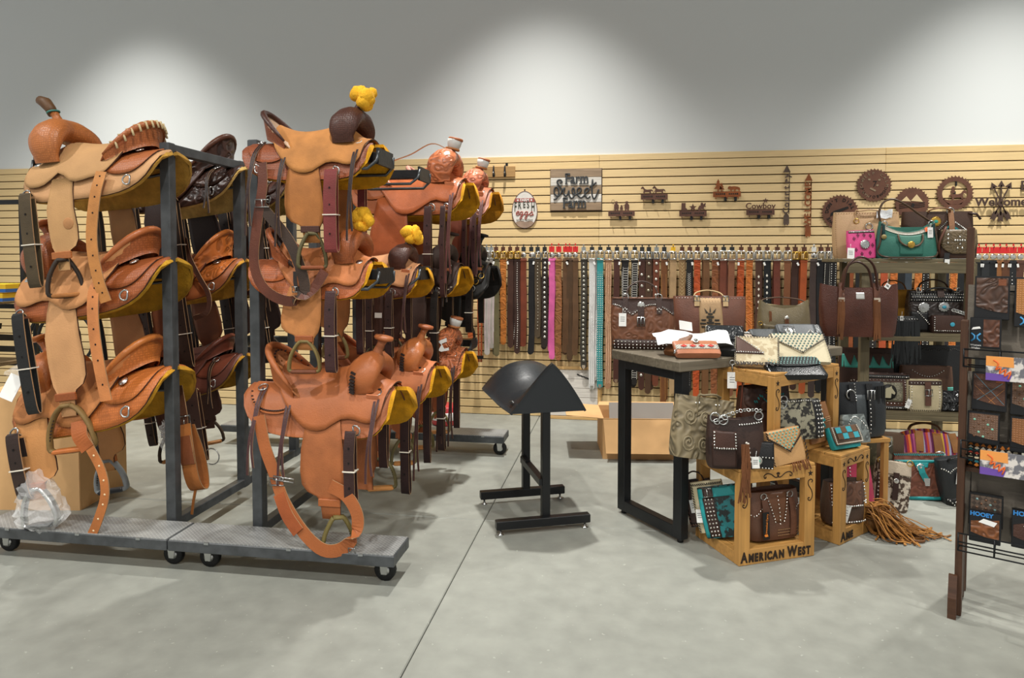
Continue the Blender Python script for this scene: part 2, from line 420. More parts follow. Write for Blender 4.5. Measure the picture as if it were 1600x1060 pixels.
def rpatch(mb, rows, off, th, sd, nc=8, m=0):
    """piece given by rows (a, xleft, xright)"""
    G = []
    for a, l, r in rows:
        y, z = prof(a*sd, off); G.append([(l+(r-l)*j/nc, y, z) for j in range(nc+1)])
    mb.grid(G, -th*sd, m=m, em=1)
def rnd_bot(x0, x1, A, top, pl, pr, tilt=0.):
    c = (x0+x1)/2; h = (x1-x0)/2
    def f(x):
        u = max(-1, min(1, (x-c)/h)); p = pl if u < 0 else pr
        return top+(A+tilt*u-top)*max(0, 1-abs(u)**p)**(1/p)
    return f
def interp(pts):
    X = [p[0] for p in pts]; Yv = [p[1] for p in pts]; sp = spline(pts, 8); X = [p[0] for p in sp]; Yv = [p[1] for p in sp]
    return lambda x: float(np.interp(x, X, Yv))
def ring_pts(c, r, ax, n=14):
    ax = Vector(ax).normalized(); u = ax.orthogonal().normalized(); v = ax.cross(u)
    return [Vector(c)+(u*math.cos(2*PI*k/n)+v*math.sin(2*PI*k/n))*r for k in range(n)]
WAX = M('e7dfcf', rough=.7); EDGE = M('4a3024', rough=.7); PALE = M('a98560', rough=.8)
def pal(seat, skirt, fork, fender, cantle=None, string='45262a', latigo='33201e', fleece='c98f10', dish=None, stir='6d6238', tread='b0753c', roll=None, horn=None):
    return dict(seat=seat, skirt=skirt, fork=fork, fender=fender, cantle=cantle or skirt, string=lea(string, rough=.5), latigo=lea(latigo, rough=.5),
                fleece=M(fleece, 'fleece', rough=.95, bump=.9, var=.22), dish=dish or seat, stir=lea(stir, rough=.6), tread=lea(tread, rough=.5), roll=roll or cantle or skirt, horn=horn or fork)
def stirrup(parent, c, ang, C, w=.075, h=.15, col=None, tread=True):
    """closed loop hanging from c, its plane turned by ang about z"""
    R = Matrix.Rotation(ang, 3, 'Z'); c = Vector(c)
    P = [(-.022, 0, 0), (-w*.55, 0, -h*.16), (-w*.86, 0, -h*.45), (-w, 0, -h*.78), (-w*.82, 0, -h), (w*.82, 0, -h), (w, 0, -h*.78), (w*.86, 0, -h*.45), (w*.55, 0, -h*.16), (.022, 0, 0)]
    pts = [c+R @ Vector(p) for p in spline(P, 4)]
    b = MB(); b.tube(pts+[pts[0]], .019, 8, up=R @ Vector((0, 1, 0)), asp=.55); o = b.build('stirrup', col or C['stir'], parent)
    b = MB(); b.bar(c+R @ Vector((-w*.85, 0, -h)), c+R @ Vector((w*.85, 0, -h)), .052, .02, ch=.006)
    if tread: b.build('tread', C['tread'], o)
    d = MB()
    for k in range(7):
        q = c+R @ Vector((w*(.66+.34*k/7), .011, -h*(.3+.5*k/7))); d.box(.012, .004, .006, q, Euler((0, 0, ang)))
    stuff(d.build('lacing', M('2a1d16', rough=.7), o))
    return o
def strings(root, x, a, sd, C, L=.36, dx=.012, nm='saddle_string', dz=0.):
    for k in (0, 1):
        l = L*(1-.09*k); P = []
        for i in range(6):
            u = i/5; y, z = prof((a+l*u)*sd, .030-.012*max(0, 1-u*3)); P.append((x+dx*k*(1+u)+.008*math.sin(u*5+k), y+sd*.008*u, z))
        b = MB(); b.strip(spline(P, 3), .011, .003, (1, 0, 0), em=1); b.build(nm, [C['string'], PALE], root)
def concho(root, x, a, sd, r=.02, mat=None, ring=False, nm='concho', off=.018):
    y, z = prof(a*sd, off); th = min(a/RB, THM); n = Vector((0, sd*math.sin(th), math.cos(th)))
    b = MB()
    if ring:
        b.tube(ring_pts((x, y, z), r, n), .0035, 6, closed=True)
        b.build('string_ring', mat or STEEL, root)
    else:
        R = n.to_track_quat('Z', 'Y').to_matrix(); b.lathe([(r, 0), (r, .003), (r*.7, .006), (r*.3, .007), (.001, .008)], 14, (x, y, z), R)
        b.build(nm, mat or SILVER, root)
def looped_strap(root, x, a, sd, C, L, w=.045, tie=True, lean=0., name='latigo_strap', mat=None, hole=True):
    """latigo folded into a hanging loop"""
    y, z = prof(a*sd, .014); y += sd*.02
    P = spline([(x, y-sd*.006, z), (x+.004, y+sd*.012, z+.008), (x+lean*.3, y+sd*.022, z-L*.3), (x+lean*.7, y+sd*.020, z-L*.7), (x+lean, y+sd*.012, z-L), (x+lean+.004, y-sd*.012, z-L*1.0), (x+lean*.8, y-sd*.012, z-L*.7), (x+lean*.3, y-sd*.010, z-L*.3), (x, y-sd*.008, z-.01)], 4)
    b = MB(); b.strip(P, w, .005, (1, 0, 0), em=1); o = b.build(name, [mat or C['latigo'], PALE], root)
    if tie:
        b = MB(); b.box(w+.008, .05, .005, (x+lean*.55, y+sd*.004, z-L*.55)); b.build('tie_string', WAX, o)
    if hole:
        b = MB()
        for q in (.2, .42, .8): b.box(.007, .003, .009, (x+lean*q, y+sd*.0245, z-L*q))
        stuff(b.build('punched_hole', M('120c0a', rough=.9), o))
    return o
def dring(root, x, a, sd, r=.018):
    y, z = prof(a*sd, .012); y += sd*.006; b = MB()
    P = [(x-r*.9, y, z+r*.9), (x-r*.2, y+sd*.004, z+r*1.2), (x+r*.9, y+sd*.006, z+r*.5), (x+r, y+sd*.008, z-r*.5), (x+r*.4, y+sd*.006, z-r*1.2), (x-r*.6, y+sd*.004, z-r)]
    b.tube(spline(P+[P[0]], 3), .0042, 6); b.build('rigging_ring', STEEL, root)
def saddle(label, loc, fwd, sc, C, pitch=0., sk=(-.36, .36), skA=.315, horn='bare', fend=dict(x=.05, w=1., L=.44, skew=0.), stir=dict(ang=0.), far=True,
           string_at=((.30, .10), (-.12, .13), (-.27, .09)), string_L=.40, latigo=dict(x=.22, L=.30), jockey=True, slots=True, seatlow=.27, cantle_h=1., big=True, group='western saddles on the racks', rings=True, fork_lace=False, stitch=False, fk=1.):
    sd = -1 if fwd > 0 else 1
    t = thing('western_saddle', label, 'saddle', loc, (0, math.radians(pitch), 0 if fwd > 0 else PI), group, sc)
    t.rotation_mode = 'XYZ'
    x0, x1 = sk
    # fleece lining and skirts
    for s in ((sd, -sd) if far else (sd,)):
        g = .05 if s != sd else .002; b = MB(); cpatch(b, x0-min(g, .012), x1+g, lambda x: .012, rnd_bot(x0-min(g, .012), x1+g, skA+min(g, .012), .012, 3.0, 6), -.022, .017, s)
        b.build('fleece_lining', [C['fleece'], C['fleece']], t)
        b = MB(); cpatch(b, x0, x1, lambda x: .02, rnd_bot(x0, x1, skA, .02, 3.0, 6), -.004, .008, s)
        b.build('skirt', [C['skirt'], EDGE], t)
        if jockey:
            b = MB(); cpatch(b, x0+.03, -.03, lambda x: .03, rnd_bot(x0+.03, -.03, skA*.68, .03, 2.5, 2.2), .006, .006, s)
            b.build('rear_jockey', [C['cantle'], EDGE], t)
    # seat with its jockeys, one piece over both sides
    bot = interp([(-.19, .05), (-.17, .12), (-.10, .20), (-.02, seatlow), (.07, seatlow+.01), (.15, seatlow-.04), (.21, .225), (.28, .24), (.335, .21), (.358, .07)])
    hh = interp([(-.2, .10), (-.14, .075), (-.08, .058), (0, .055), (.09, .066), (.16, .08), (.22, .07), (.3, .012), (.36, 0)])
    b = MB(); G = []
    for i in range(25):
        x = -.19+.55*(.5-.5*math.cos(PI*i/24)); A = bot(x)
        r = []
        for j in range(21):
            a = -A+2*A*j/20; y, z = prof(a, .013); r.append((x, y, z+hh(x)*math.exp(-(a/.11)**2)))
        G.append(r)
    b.grid(G, .007, em=1); b.build('seat', [C['seat'], EDGE], t)
    # cantle: dish, rim roll and back
    n = 17; rim = []; foot = []; back = []
    for i in range(n):
        ph = -1+2*i/(n-1); q = abs(ph)
        y = .158*math.sin(ph*1.38)/math.sin(1.38); zz = -.035+.205*cantle_h*math.cos(ph*1.38)**.85
        rim.append(Vector((-.275+.185*q**2.0, y, zz+.012-.03*q**3)))
        yf, zf = prof(ph*.15, .016); foot.append(Vector((-.06-.06*(1-q**2), yf, zf+.058*math.exp(-(ph*1.2)**2))))
        yb, zb = prof(ph*.155, .014); back.append(Vector((-.255+.165*q**2.0, yb, zb+.02)))
    rows = []
    for k in range(8):
        u = k/7; rows.append([foot[i].lerp(rim[i], u)+Vector((-.028*math.sin(PI*u), 0, -.045*math.sin(PI*u)))*(1-abs(-1+2*i/(n-1))**3) for i in range(n)])
    b = MB(); b.grid(rows, .006); b.build('cantle_dish', C['dish'], t)
    b = MB(); b.grid([[rim[i].lerp(back[i], k/4) for i in range(n)] for k in range(5)], -.006); b.build('cantle_back', C['cantle'], t)
    b = MB(); b.tube(rim, [.006+.011*(1-abs(-1+2*i/(n-1))**4) for i in range(n)], 8); b.build('cantle_roll', C['roll'], t)
    # fork (swell)
    fp = spline([(.232, .118, -.012), (.231, .124, .012), (.232, .122, .045), (.236, .102, .082), (.243, .055, .108), (.246, 0, .114), (.243, -.055, .108), (.236, -.102, .082), (.232, -.122, .045), (.231, -.124, .012), (.232, -.118, -.012)], 3)
    k = len(fp); rr = [.018+.034*sm(1.15-abs(2*i/(k-1)-1)*1.1) for i in range(k)]
    fp = [(p[0], p[1]*(.6+.4*fk), -.01+(p[2]+.01)*fk) for p in fp]; rr = [r*(.5+.5*fk) for r in rr]; b = MB(); P = [Vector(p) for p in fp]; nn = 12; G = []
    for i in range(k):
        tt = (P[min(i+1, k-1)]-P[max(i-1, 0)]).normalized(); X = Vector((1, 0, 0)); X = (X-tt*tt.dot(X)).normalized(); Nn = tt.cross(X)
        fx = (.058+.020*math.sin(PI*min(1, abs(2*i/(k-1)-1)*1.25)))*(.6+.4*fk)
        G.append([P[i]+X*fx*math.cos(2*PI*j/nn)+Nn*rr[i]*math.sin(2*PI*j/nn) for j in range(nn)])
    b.grid(G, cv=True); b.build('fork', C['fork'], t)
    if fork_lace:
        b = MB()
        for s in (-1, 1):
            for q in range(9):
                u = q/8; a = P[int(2+6*u)] if s < 0 else P[k-1-int(2+6*u)]
                dd = Vector((0, a.y, a.z-.04)).normalized(); pp = Vector((a.x-.030, a.y, a.z))+dd*(.036+.002*(q % 2)); b.box(.024, .012, .010, pp, Euler((0, .4, 0)))
        stuff(b.build('fork_lacing', M('241712', rough=.7), t))
    # horn
    dh = .124*(fk-1); hz = .218+dh
    b = MB(); b.tube([(.262, 0, .135+dh), (.268, 0, .165+dh), (.282, 0, .195+dh), (.294, 0, hz)], [.036, .023, .019, .023], 12); ho = b.build('horn', C['horn'], t)
    Rc = Matrix.Rotation(math.radians(12), 3, 'Y')
    if horn in ('bare', 'wrap'):
        b = MB(); b.lathe([(.02, -.012), (.044, -.006), (.047, .002), (.044, .010), (.02, .013), (.001, .0135)], 18, (.298, 0, hz+.008), Rc); b.build('horn_cap', C['roll'] if horn == 'bare' else lea('a5623a'), ho)
    if horn == 'wrap':
        b = MB(); b.lathe([(.026, -.035), (.032, -.033), (.042, .0), (.046, .030), (.03, .032)], 18, (.288, 0, hz-.022), Rc); b.build('horn_wrap', M('c9c9c4', 'leather', rough=.7, var=.08), ho)
        b = MB(); b.lathe([(.042, 0), (.045, .003), (.045, .010), (.042, .013)], 18, (.276, 0, hz-.055), Rc); b.build('wrap_band', lea('b0703c'), ho)
    if horn == 'fleece':
        b = MB()
        for _ in range(9):
            b.ball((.295+rnd.uniform(-.035, .045), rnd.uniform(-.04, .04), hz+.0+rnd.uniform(-.035, .045)), rnd.uniform(.030, .045), 10, 7, jit=.13)
        b.ball((.34, sd*.02, hz-.005), (.03, .03, .036), 10, 7, jit=.15)
        b.build('fleece_horn_cover', M('f0b42c', 'fleece', rough=1, bump=1., var=.15), ho)
    if horn == 'post':
        b = MB(); b.tube([(.298, 0, hz-.01), (.31, 0, hz+.02), (.335, sd*.0, hz+.055), (.37, 0, hz+.075)], [.024, .026, .03, .022], 10); b.build('horn_top', lea('5a3d22'), ho)
        b = MB(); b.tube(ring_pts((.296, 0, hz+.002), .027, (0.2, 0, 1)), .005, 6, closed=True); b.build('horn_tie', M('3a7a72', rough=.6), ho)
    # fenders and stirrups
    for s in ((sd, -sd) if far else (sd,)):
        f = fend; L = f['L']; w = f['w']; X = f['x']; sk_ = f.get('skew', 0)
        rw = []
        for u, l, r in ((0, -.075, .085), (.15, -.085, .09), (.35, -.105, .10), (.55, -.12, .098), (.68, -.118, .09), (.75, -.095, .082), (.79, -.052, .07), (.83, -.04, .060), (.92, -.036, .055), (1.0, -.036, .052)):
            rw.append((.20+L*u, X+l*w+sk_*u, X+r*w+sk_*u))
        b = MB(); rpatch(b, rw, .004, .007, s); fo = b.build('fender', [C['fender'], EDGE], t)
        yb, zb = prof((.20+L*.84)*s, .012)
        b = MB(); b.box(.105, .012, .035, (X+.008+sk_*.86, yb+s*.004, zb), ch=.003); b.build('keeper', C['fork'], fo)
        yb, zb = prof((.20+L)*s, .004)
        if stir and s == sd: stirrup(t, (X+.008+sk_+stir.get('dx', 0), yb+s*.01, zb+.05), stir['ang'], C, col=stir.get('col'), w=stir.get('w', .07), h=stir.get('h', .15))
        elif stir: stirrup(t, (X+.008+sk_, yb+s*.01, zb+.05), stir['ang'], C)
    for (x, a) in string_at:
        concho(t, x, a, sd, .022 if big else .017, ring=rings, off=.02)
        if string_L: strings(t, x, a, sd, C, string_L)
    if slots:
        b = MB(); y, z = prof(.12*sd, .022); ths = .12/RB
        b.prism([(-.03, .035), (.025, .03), (.03, -.01), (.012, -.05), (-.016, -.052), (-.034, -.01)], .005 if sd < 0 else -.005, (x1-.065, y+sd*.004, z-.02), (1, 0, 0), (0, -math.sin(ths)*sd*-.5 if False else sd*.45, .89)); b.build('rope_strap_pad', lea('d08158'), t)
    if stitch:
        b = MB(); Bf = rnd_bot(x0+.03, -.03, skA*.68, .03, 2.5, 2.2)
        for q in range(26):
            x = x0+.042+(.27)*q/25; a = Bf(x)-.014; y, z = prof(a*sd, .0135); b.box(.009, .006, .004, (x, y, z), Euler((sd*-.6, 0, 0)))
        for i in range(2, n-2):
            if (-1+2*i/(n-1))*sd > 0 or True:
                p = rim[i].lerp(foot[i], .22); b.box(.006, .010, .008, p)
        stuff(b.build('buckstitch', M('33201a', rough=.7), t))
    for lx in ([latigo] if isinstance(latigo, dict) else latigo or []):
        dring(t, lx['x']+.02, .27, sd)
        looped_strap(t, lx['x'], .285, sd, C, lx['L'], w=lx.get('w', .05), lean=lx.get('lean', 0), tie=lx.get('tie', True), mat=lx.get('mat'))
    if far and latigo:
        lx = latigo if isinstance(latigo, dict) else latigo[0]
        looped_strap(t, lx['x'], .285, -sd, C, lx['L']*.9, w=.045, tie=False, hole=False)
    dring(t, x0+.13, .25, sd)
    return t
def strap(root, P, w, mat, name='strap', side=(1, 0, 0), holes=0, hm=None, n=5, th=.005, buckle=None, sub=None):
    pts = spline([(p[0], p[1]*.80, p[2]) for p in P], n); b = MB(); b.strip(pts, w, th, side, em=1); o = b.build(name, [mat, PALE], root)
    if holes:
        h = MB(); sdv = Vector(side)
        for k in range(holes):
            i = int((k+.7)/(holes+.4)*(len(pts)-1)); a = Vector(pts[i]); t = Vector(pts[min(i+1, len(pts)-1)])-a; nn = t.cross(sdv).normalized()
            for s in (-1, 1): h.stud(a+nn*s*(th/2), nn*s*.4, .005)
        stuff(h.build('punched_hole', hm or M('1c1210', rough=.9), o))
    return o
def buckle_frame(root, c, w, h, mat=None, rot=(0, 0, 0), nm='buckle'):
    R = Euler(rot).to_matrix(); c = Vector(c); b = MB()
    P = [(-w, 0, -h), (w, 0, -h), (w, 0, h), (-w, 0, h)]
    b.tube([c+R @ Vector(p) for p in P], .004, 6, closed=True); b.tube([c+R @ Vector((0, 0, -h)), c+R @ Vector((0, -.006, h))], .003, 6)
    return b.build(nm, mat or STEEL, root)
# leathers
TAN = lea('bb9060', rough=.75, var=.08); ROUGH = lea('c07c4a', rough=.75, var=.10); ORANGE = lea('a65f33', rough=.48, var=.10)
RUSSET = M('985229', 'basket', rough=.42, var=.22, bump=.5); RUSSET_P = lea('9a542c', rough=.4); SORREL = lea('9c5630', rough=.5, var=.1)
DARKBR = M('4a2a20', 'basket', rough=.45, var=.25, bump=.5); DARKP = lea('43261d', rough=.4); CHOC = lea('3a2720', rough=.7, var=.15)
FLORAL = M('a9603a', 'tooled', rough=.42, var=.25, bump=.6, sc=1.4); BLK = lea('15130f', rough=.5); BLKD = lea('241b19', rough=.5)
OXB = lea('6d2f2b', rough=.4)
A1, A2, A3 = ROWY[0], ROWY[1], ROWY[2]; A4 = ROWY[3]; LB, LM, LT = LEV
dz = .0
# --- right rack, nearest column
t = saddle('large plain tan saddle with black buckstitching, lowest at the near end of right rack', (-1.42, A1, LB), 1, 1.0,
       pal(ORANGE, lea('a15d36', rough=.55), ORANGE, lea('a66237', rough=.6), ORANGE, string='472a2a', latigo='38221f', dish=lea('aa6b3e', rough=.6), roll=ORANGE, horn=lea('a4613a')), fork_lace=True, stitch=True, stir=None, fend=dict(x=.06, w=1., L=.48, skew=.05), latigo=dict(x=.215, L=.30))
stirrup(t, (.15, -.205, -.57), .5, dict(stir=lea('6b5f33'), tread=lea('c07a3a')), w=.07, h=.17)
fl = strap(t, [(-.235, -.25, -.12), (-.20, -.265, -.26), (-.15, -.275, -.38), (-.10, -.29, -.50), (0, -.31, -.63), (.10, -.325, -.70), (.19, -.32, -.69), (.25, -.31, -.62), (.255, -.30, -.54), (.20, -.285, -.46), (.12, -.28, -.42)], .06, ORANGE, 'flank_cinch', side=(.5, 0, .85), n=5)
strap(fl, [(-.125, -.285, -.47), (-.08, -.302, -.56), (-.02, -.318, -.63)], .062, lea('a1532a'), 'cinch_patch', side=(.5, 0, .85))
buckle_frame(fl, (-.135, -.228, -.415), .035, .016); buckle_frame(fl, (-.10, -.232, -.40), .05, .008, rot=(0, .1, 0))
b = MB(); b.tube(ring_pts((.235, -.255, -.70), .022, (0, 1, .2), 4), .003, 6, closed=True); b.build('cinch_ring', STEEL, fl)
t = saddle('russet stamped saddle with yellow fleece horn, middle level at near end of right rack', (-1.465, A1, LM+.035), 1, .82,
       pal(lea('b9703f', rough=.6), M('a75a30', 'basket', rough=.42, var=.22, bump=.5), RUSSET, lea('bd7c46', rough=.7), string='2a1a18', latigo='3a2020', stir='77663a', tread='6d3b22', dish=CHOC), fk=1.15, horn='fleece',
       stir=dict(ang=.15, w=.085, h=.17, dx=.0), fend=dict(x=.02, w=1.1, L=.40), string_at=((.31, .09),), string_L=0, rings=False, latigo=dict(x=.19, L=.42, w=.06), slots=False)
buckle_frame(t, (-.02, -.208, -.16), .02, .015); strap(t, [(-.03, -.24, -.06), (-.02, -.255, -.14), (.02, -.262, -.20)], .022, BLKD, 'tie_down')
t = saddle('brown saddle with rough tan seat and yellow fleece horn, topmost on right rack', (-1.47, A1, LT+.04), 1, .86,
       pal(lea('b4793f', rough=.75), M('8a4b2e', 'basket', rough=.42, var=.25, bump=.5), DARKBR, lea('a86b36', rough=.75), string='2c1a18', latigo='74302e', stir='5a5233', tread='8a4a28', dish=lea('c9a98d', rough=.7), roll=DARKP), fk=1.2, horn='fleece',
       stir=dict(ang=.5, h=.18), fend=dict(x=.02, w=1.0, L=.45, skew=.06), string_at=((.30, .09), (-.10, .12), (-.27, .06)), string_L=.55, latigo=dict(x=.20, L=.40, w=.07), slots=False)
fl = strap(t, [(-.20, -.24, -.12), (-.19, -.26, -.25), (-.22, -.27, -.45), (-.235, -.28, -.66), (-.17, -.285, -.80), (-.03, -.285, -.86), (.09, -.275, -.80), (.16, -.265, -.70)], .055, lea('5c3020', rough=.4), 'flank_cinch', side=(.85, 0, .4))
strap(fl, [(-.20, -.265, -.35), (-.05, -.275, -.52), (.02, -.28, -.66), (.05, -.275, -.80), (-.02, -.28, -.855)], .06, lea('3a2b22'), 'billet', side=(.8, 0, .4))
buckle_frame(fl, (-.185, -.222, -.34), .04, .02)
# --- right rack, second column
t = saddle('small tan-seat saddle with dark fork and yellow fleece, second back, middle row, right rack', (-1.42, A2, LM), 1, .80,
       pal(lea('bd865c', rough=.75), lea('5a3024', rough=.5), DARKBR, lea('4b3026'), string='402422', latigo='33201e', stir='4d4328'), horn='fleece', string_L=.5, latigo=[dict(x=.20, L=.42), dict(x=.06, L=.46, w=.05)], string_at=((.30, .09),), far=True, fend=dict(x=.08, w=.8, L=.5), stir=dict(ang=.3, w=.085, h=.2))
b = MB(); b.box(.05, .003, .035, (.13, -.235, -.33)); b.build('price_sticker', M('c9c5bd'), t)
t = saddle('polished tan saddle with black fork lacing, second back on lowest row of right rack', (-1.39, A2, LB), 1, .96,
       pal(lea('b2683c', rough=.6), SORREL, lea('b56b3b', rough=.3), SORREL, string='3f2422', latigo='2f1d1c', stir='6e6540', tread='c98a4c'), fork_lace=True, string_L=.62, string_at=((.30, .10),), latigo=dict(x=.24, L=.5), fend=dict(x=.08, w=.7, L=.46), stir=dict(ang=.35, w=.085, h=.17))
# --- right rack, third column
t = saddle('large glossy chestnut saddle with white-wrapped horn in the top row of right rack', (-1.40, A3, LT), 1, 1.06,
       pal(lea('b7653c', rough=.32), SORREL, M('b0653f', 'tooled', rough=.35, var=.2, bump=.5), lea('a4552d', rough=.4), string='5a3230', latigo='3c2220'), fk=1.25, horn='wrap', string_L=.62, string_at=((.30, .10),), latigo=[dict(x=.18, L=.48, w=.045), dict(x=.27, L=.5, w=.03, tie=False)], fend=dict(x=-.06, w=1.15, L=.62), seatlow=.30, stir=dict(ang=.2))
strap(t, [(.25, .03, .20), (.15, -.02, .235), (.02, -.04, .17), (-.10, -.05, .13)], .012, lea('b8683c'), 'rope_tie', side=(0, 1, 0))
t = saddle('chocolate suede saddle with white buckstitching in the middle row of right rack', (-1.38, A3, LM), 1, .92,
       pal(CHOC, CHOC, lea('382821', rough=.7), CHOC, string='1d1412', latigo='17120f', roll=CHOC, horn=lea('a58a6a'), stir='332a20'), string_L=.3, string_at=((.29, .08),), rings=False, latigo=dict(x=.22, L=.5), fend=dict(x=.08, w=.8, L=.5), stir=dict(ang=.3))
b = MB(); Bf = rnd_bot(-.36, .36, .315, .02, 3.0, 6)
for q in range(14):
    x = .06+.27*q/13; a = Bf(x)-.03; y, z = prof(-a, .008); b.box(.012, .004, .006, (x, y, z), Euler((0, -.3, 0)))
for q in range(9): b.box(.006, .008, .012, (.270, -.155+.013*q, .05+.009*q))
stuff(b.build('white_buckstitch', M('cfc6b2', rough=.7), t))
t = saddle('floral-tooled saddle with white zigzag inlay on the lowest row of right rack', (-1.36, A3, LB), 1, .94,
       pal(FLORAL, FLORAL, FLORAL, SORREL, string='38221f', latigo='33201e'), horn='wrap', string_L=.62, string_at=((.30, .10), (.22, .14)), latigo=dict(x=.24, L=.45), fend=dict(x=.1, w=.8, L=.44), stir=dict(ang=.3))
b = MB(); b.prism([(0, .05), (.06, .075), (.065, .05), (.03, .035), (.05, 0), (.08, .01), (.085, -.01), (.03, -.02), (.01, -.012), (.03, .028)], .006, (.2, -.165, .03), (1, 0, 0), (0, .3, .95)); b.build('white_brand_inlay', M('d5d5d0', rough=.7), t)
# --- right rack, fourth column
t = saddle('pinkish tan saddle nearest the wall in the top row of right rack', (-1.33, A4, LT), 1, 1.02,
       pal(SORREL, lea('c48a78', rough=.5), M('b8694a', 'tooled', rough=.4, var=.25, bump=.5), lea('8a4a34'), string='5a3636', latigo='4a2a2a', fleece='b67a14'), horn='wrap', string_L=.6, string_at=((.30, .10), (.24, .10)), latigo=[dict(x=.20, L=.55, w=.03, tie=False), dict(x=.27, L=.42, w=.025, tie=False)], far=True, fend=dict(x=.1, w=.8, L=.5), stir=dict(ang=.3))
t = saddle('black trail saddle with brass rings at the wall end of right rack', (-1.33, A4, LM), 1, .98,
       pal(BLK, BLK, BLK, BLK, string='17120f', latigo='1a1412', fleece='1a1714', stir='2a2522', roll=BLK), string_L=0, string_at=((.30, .10), (.32, .18), (.28, .22)), latigo=dict(x=.24, L=.3), skA=.36, fend=dict(x=.1, w=.8, L=.4), stir=dict(ang=.3))
for c in [c for c in t.children if c.name.startswith('string_ring')]: c.data = c.data.copy(); c.data.materials[0] = BRASS
# --- left rack, nearest column (facing left)
t = saddle('pale rough-out saddle with brown post horn, topmost on left rack', (-2.56, A1, LT), -1, 1.0,
       pal(TAN, lea('c39467', rough=.7, var=.08), M('b06a38', 'basket', rough=.42, var=.2, bump=.5), TAN, M('a55f33', 'basket', rough=.42, var=.2, bump=.5), latigo='4a3d28', string='5a3a24', fleece='b98c3a', stir='2f241b', tread='a56b35', dish=SORREL), pitch=5, fk=1.4, horn='post', cantle_h=.8, string_L=0, rings=False, string_at=((.31, .10), (-.22, .06), (-.02, .10)), latigo=dict(x=.29, L=.42, w=.065), seatlow=.22, fend=dict(x=.13, w=.72, L=.45, skew=.0), stir=dict(ang=.7, h=.17), slots=False)
strap(t, [(-.10, .235, -.10), (-.075, .27, -.22), (-.045, .285, -.42), (-.06, .29, -.60), (-.085, .28, -.72)], .058, lea('bd7f43', rough=.5), 'flank_billet', side=(1, 0, 0), holes=9)
b = MB()
for i in range(14):
    ph = -.85+1.7*i/13; q = abs(ph); p0 = Vector((-.275+.185*q**2, .158*math.sin(ph*1.38)/.98, -.023+.205*.8*math.cos(ph*1.38)**.85-.03*q**3)); b.tube([p0+Vector((.014, 0, .012)), p0+Vector((-.016, 0, .012)), p0+Vector((-.024, 0, -.022))], .006, 6)
stuff(b.build('rawhide_lacing', M('c9b48a', rough=.6), t))
b = MB(); b.lathe([(.028, 0), (.028, .002), (.026, .003)], 18, (.09, .205, -.33), Matrix.Rotation(-PI/2, 3, 'X')); b.build('stamped_mark', lea('b98454', rough=.7), t)
t = saddle('russet stamped saddle with pale rough seat, middle level at near end of left rack', (-2.60, A1, LM), -1, 1.08,
       pal(lea('c88d5a', rough=.75, var=.08), RUSSET, RUSSET, lea('c49263', rough=.75, var=.08), RUSSET, latigo='1c1c1c', string='5a3a24', fleece='b88a20', stir='7b6136', tread='b8692f', roll=lea('b5683a', rough=.35)), pitch=8, fk=1.2, horn='bare', cantle_h=.8, string_L=0, rings=False, string_at=((.31, .10), (-.22, .08), (-.06, .14)), latigo=dict(x=.28, L=.42, w=.06), fend=dict(x=.09, w=.85, L=.55, skew=.02), stir=dict(ang=.15, w=.10, h=.2), slots=False)
strap(t, [(-.13, .235, -.06), (-.10, .262, -.12), (-.085, .275, -.25), (-.085, .28, -.42), (-.095, .28, -.60)], .055, lea('c9804a', rough=.5), 'flank_billet', side=(1, 0, 0), holes=8)
t = saddle('orange-tan stamped saddle with plastic-bagged stirrup, lowest at near end of left rack', (-2.615, A1, LB), -1, 1.12,
       pal(lea('bf7c47', rough=.6), M('b5662f', 'basket', rough=.42, var=.2, bump=.45), lea('b5662f', rough=.45), lea('c0864f', rough=.65, var=.08), M('b8692f', 'basket', rough=.42, var=.2, bump=.45), latigo='30211c', string='5a3a24', fleece='b8861c', stir='8f9496', tread='2a2c30', roll=lea('c07338', rough=.3)), pitch=10, cantle_h=.8, string_L=0, rings=False, string_at=((.31, .10), (-.19, .12)), latigo=dict(x=.30, L=.26, w=.065), fend=dict(x=.245, w=.95, L=.37, skew=.0), stir=dict(ang=.1, w=.075, h=.16, col=STEEL), slots=False)
strap(t, [(-.015, .245, -.20), (-.055, .275, -.27), (-.10, .285, -.38), (-.10, .29, -.48), (-.045, .285, -.58), (.02, .27, -.66)], .04, lea('b9703a', rough=.5), 'flank_billet', side=(1, 0, .2), holes=9, hm=M('e0c9a0'))
strap(t, [(-.01, .25, -.16), (-.02, .275, -.22), (-.05, .28, -.28)], .065, lea('a55a2a'), 'billet_keeper', side=(.8, 0, .5))
b = MB(); b.box(.07, .003, .11, (.30, .19, .03), (.3, -.5, 0)); b.build('paper_tag', PAPER, t)
# clear plastic bag around the near stirrup
PLASTIC = M('f2f4f4', 'plain', rough=.15)
pm = bpy.data.materials.new('mat_clear_film'); pm.use_nodes = True; nt = pm.node_tree; bs = nt.nodes['Principled BSDF']
bs.inputs['Base Color'].default_value = (.95, .96, .96, 1); bs.inputs['Roughness'].default_value = .12; bs.inputs['Alpha'].default_value = .26
FILM = pm
def film_bag(root, c, rx, ry, rz, skirt=.5, seed=3, name='plastic_bag'):
    r = random.Random(seed); G = []
    for i in range(15):
        u = i/14; z = rz*(1-2*u); w = math.sin(PI*min(.97, max(.06, u)))**.55*(1+skirt*max(0, u-.55)*2)
        G.append([(c[0]+rx*w*math.cos(a)*(1+r.uniform(-.16, .16)), c[1]+ry*w*math.sin(a)*(1+r.uniform(-.16, .16)), c[2]+z+r.uniform(-.012, .012)) for a in [2*PI*j/20 for j in range(20)]])
    b = MB(); b.grid(G, cv=True, smooth=False); return b.build(name, FILM, root)
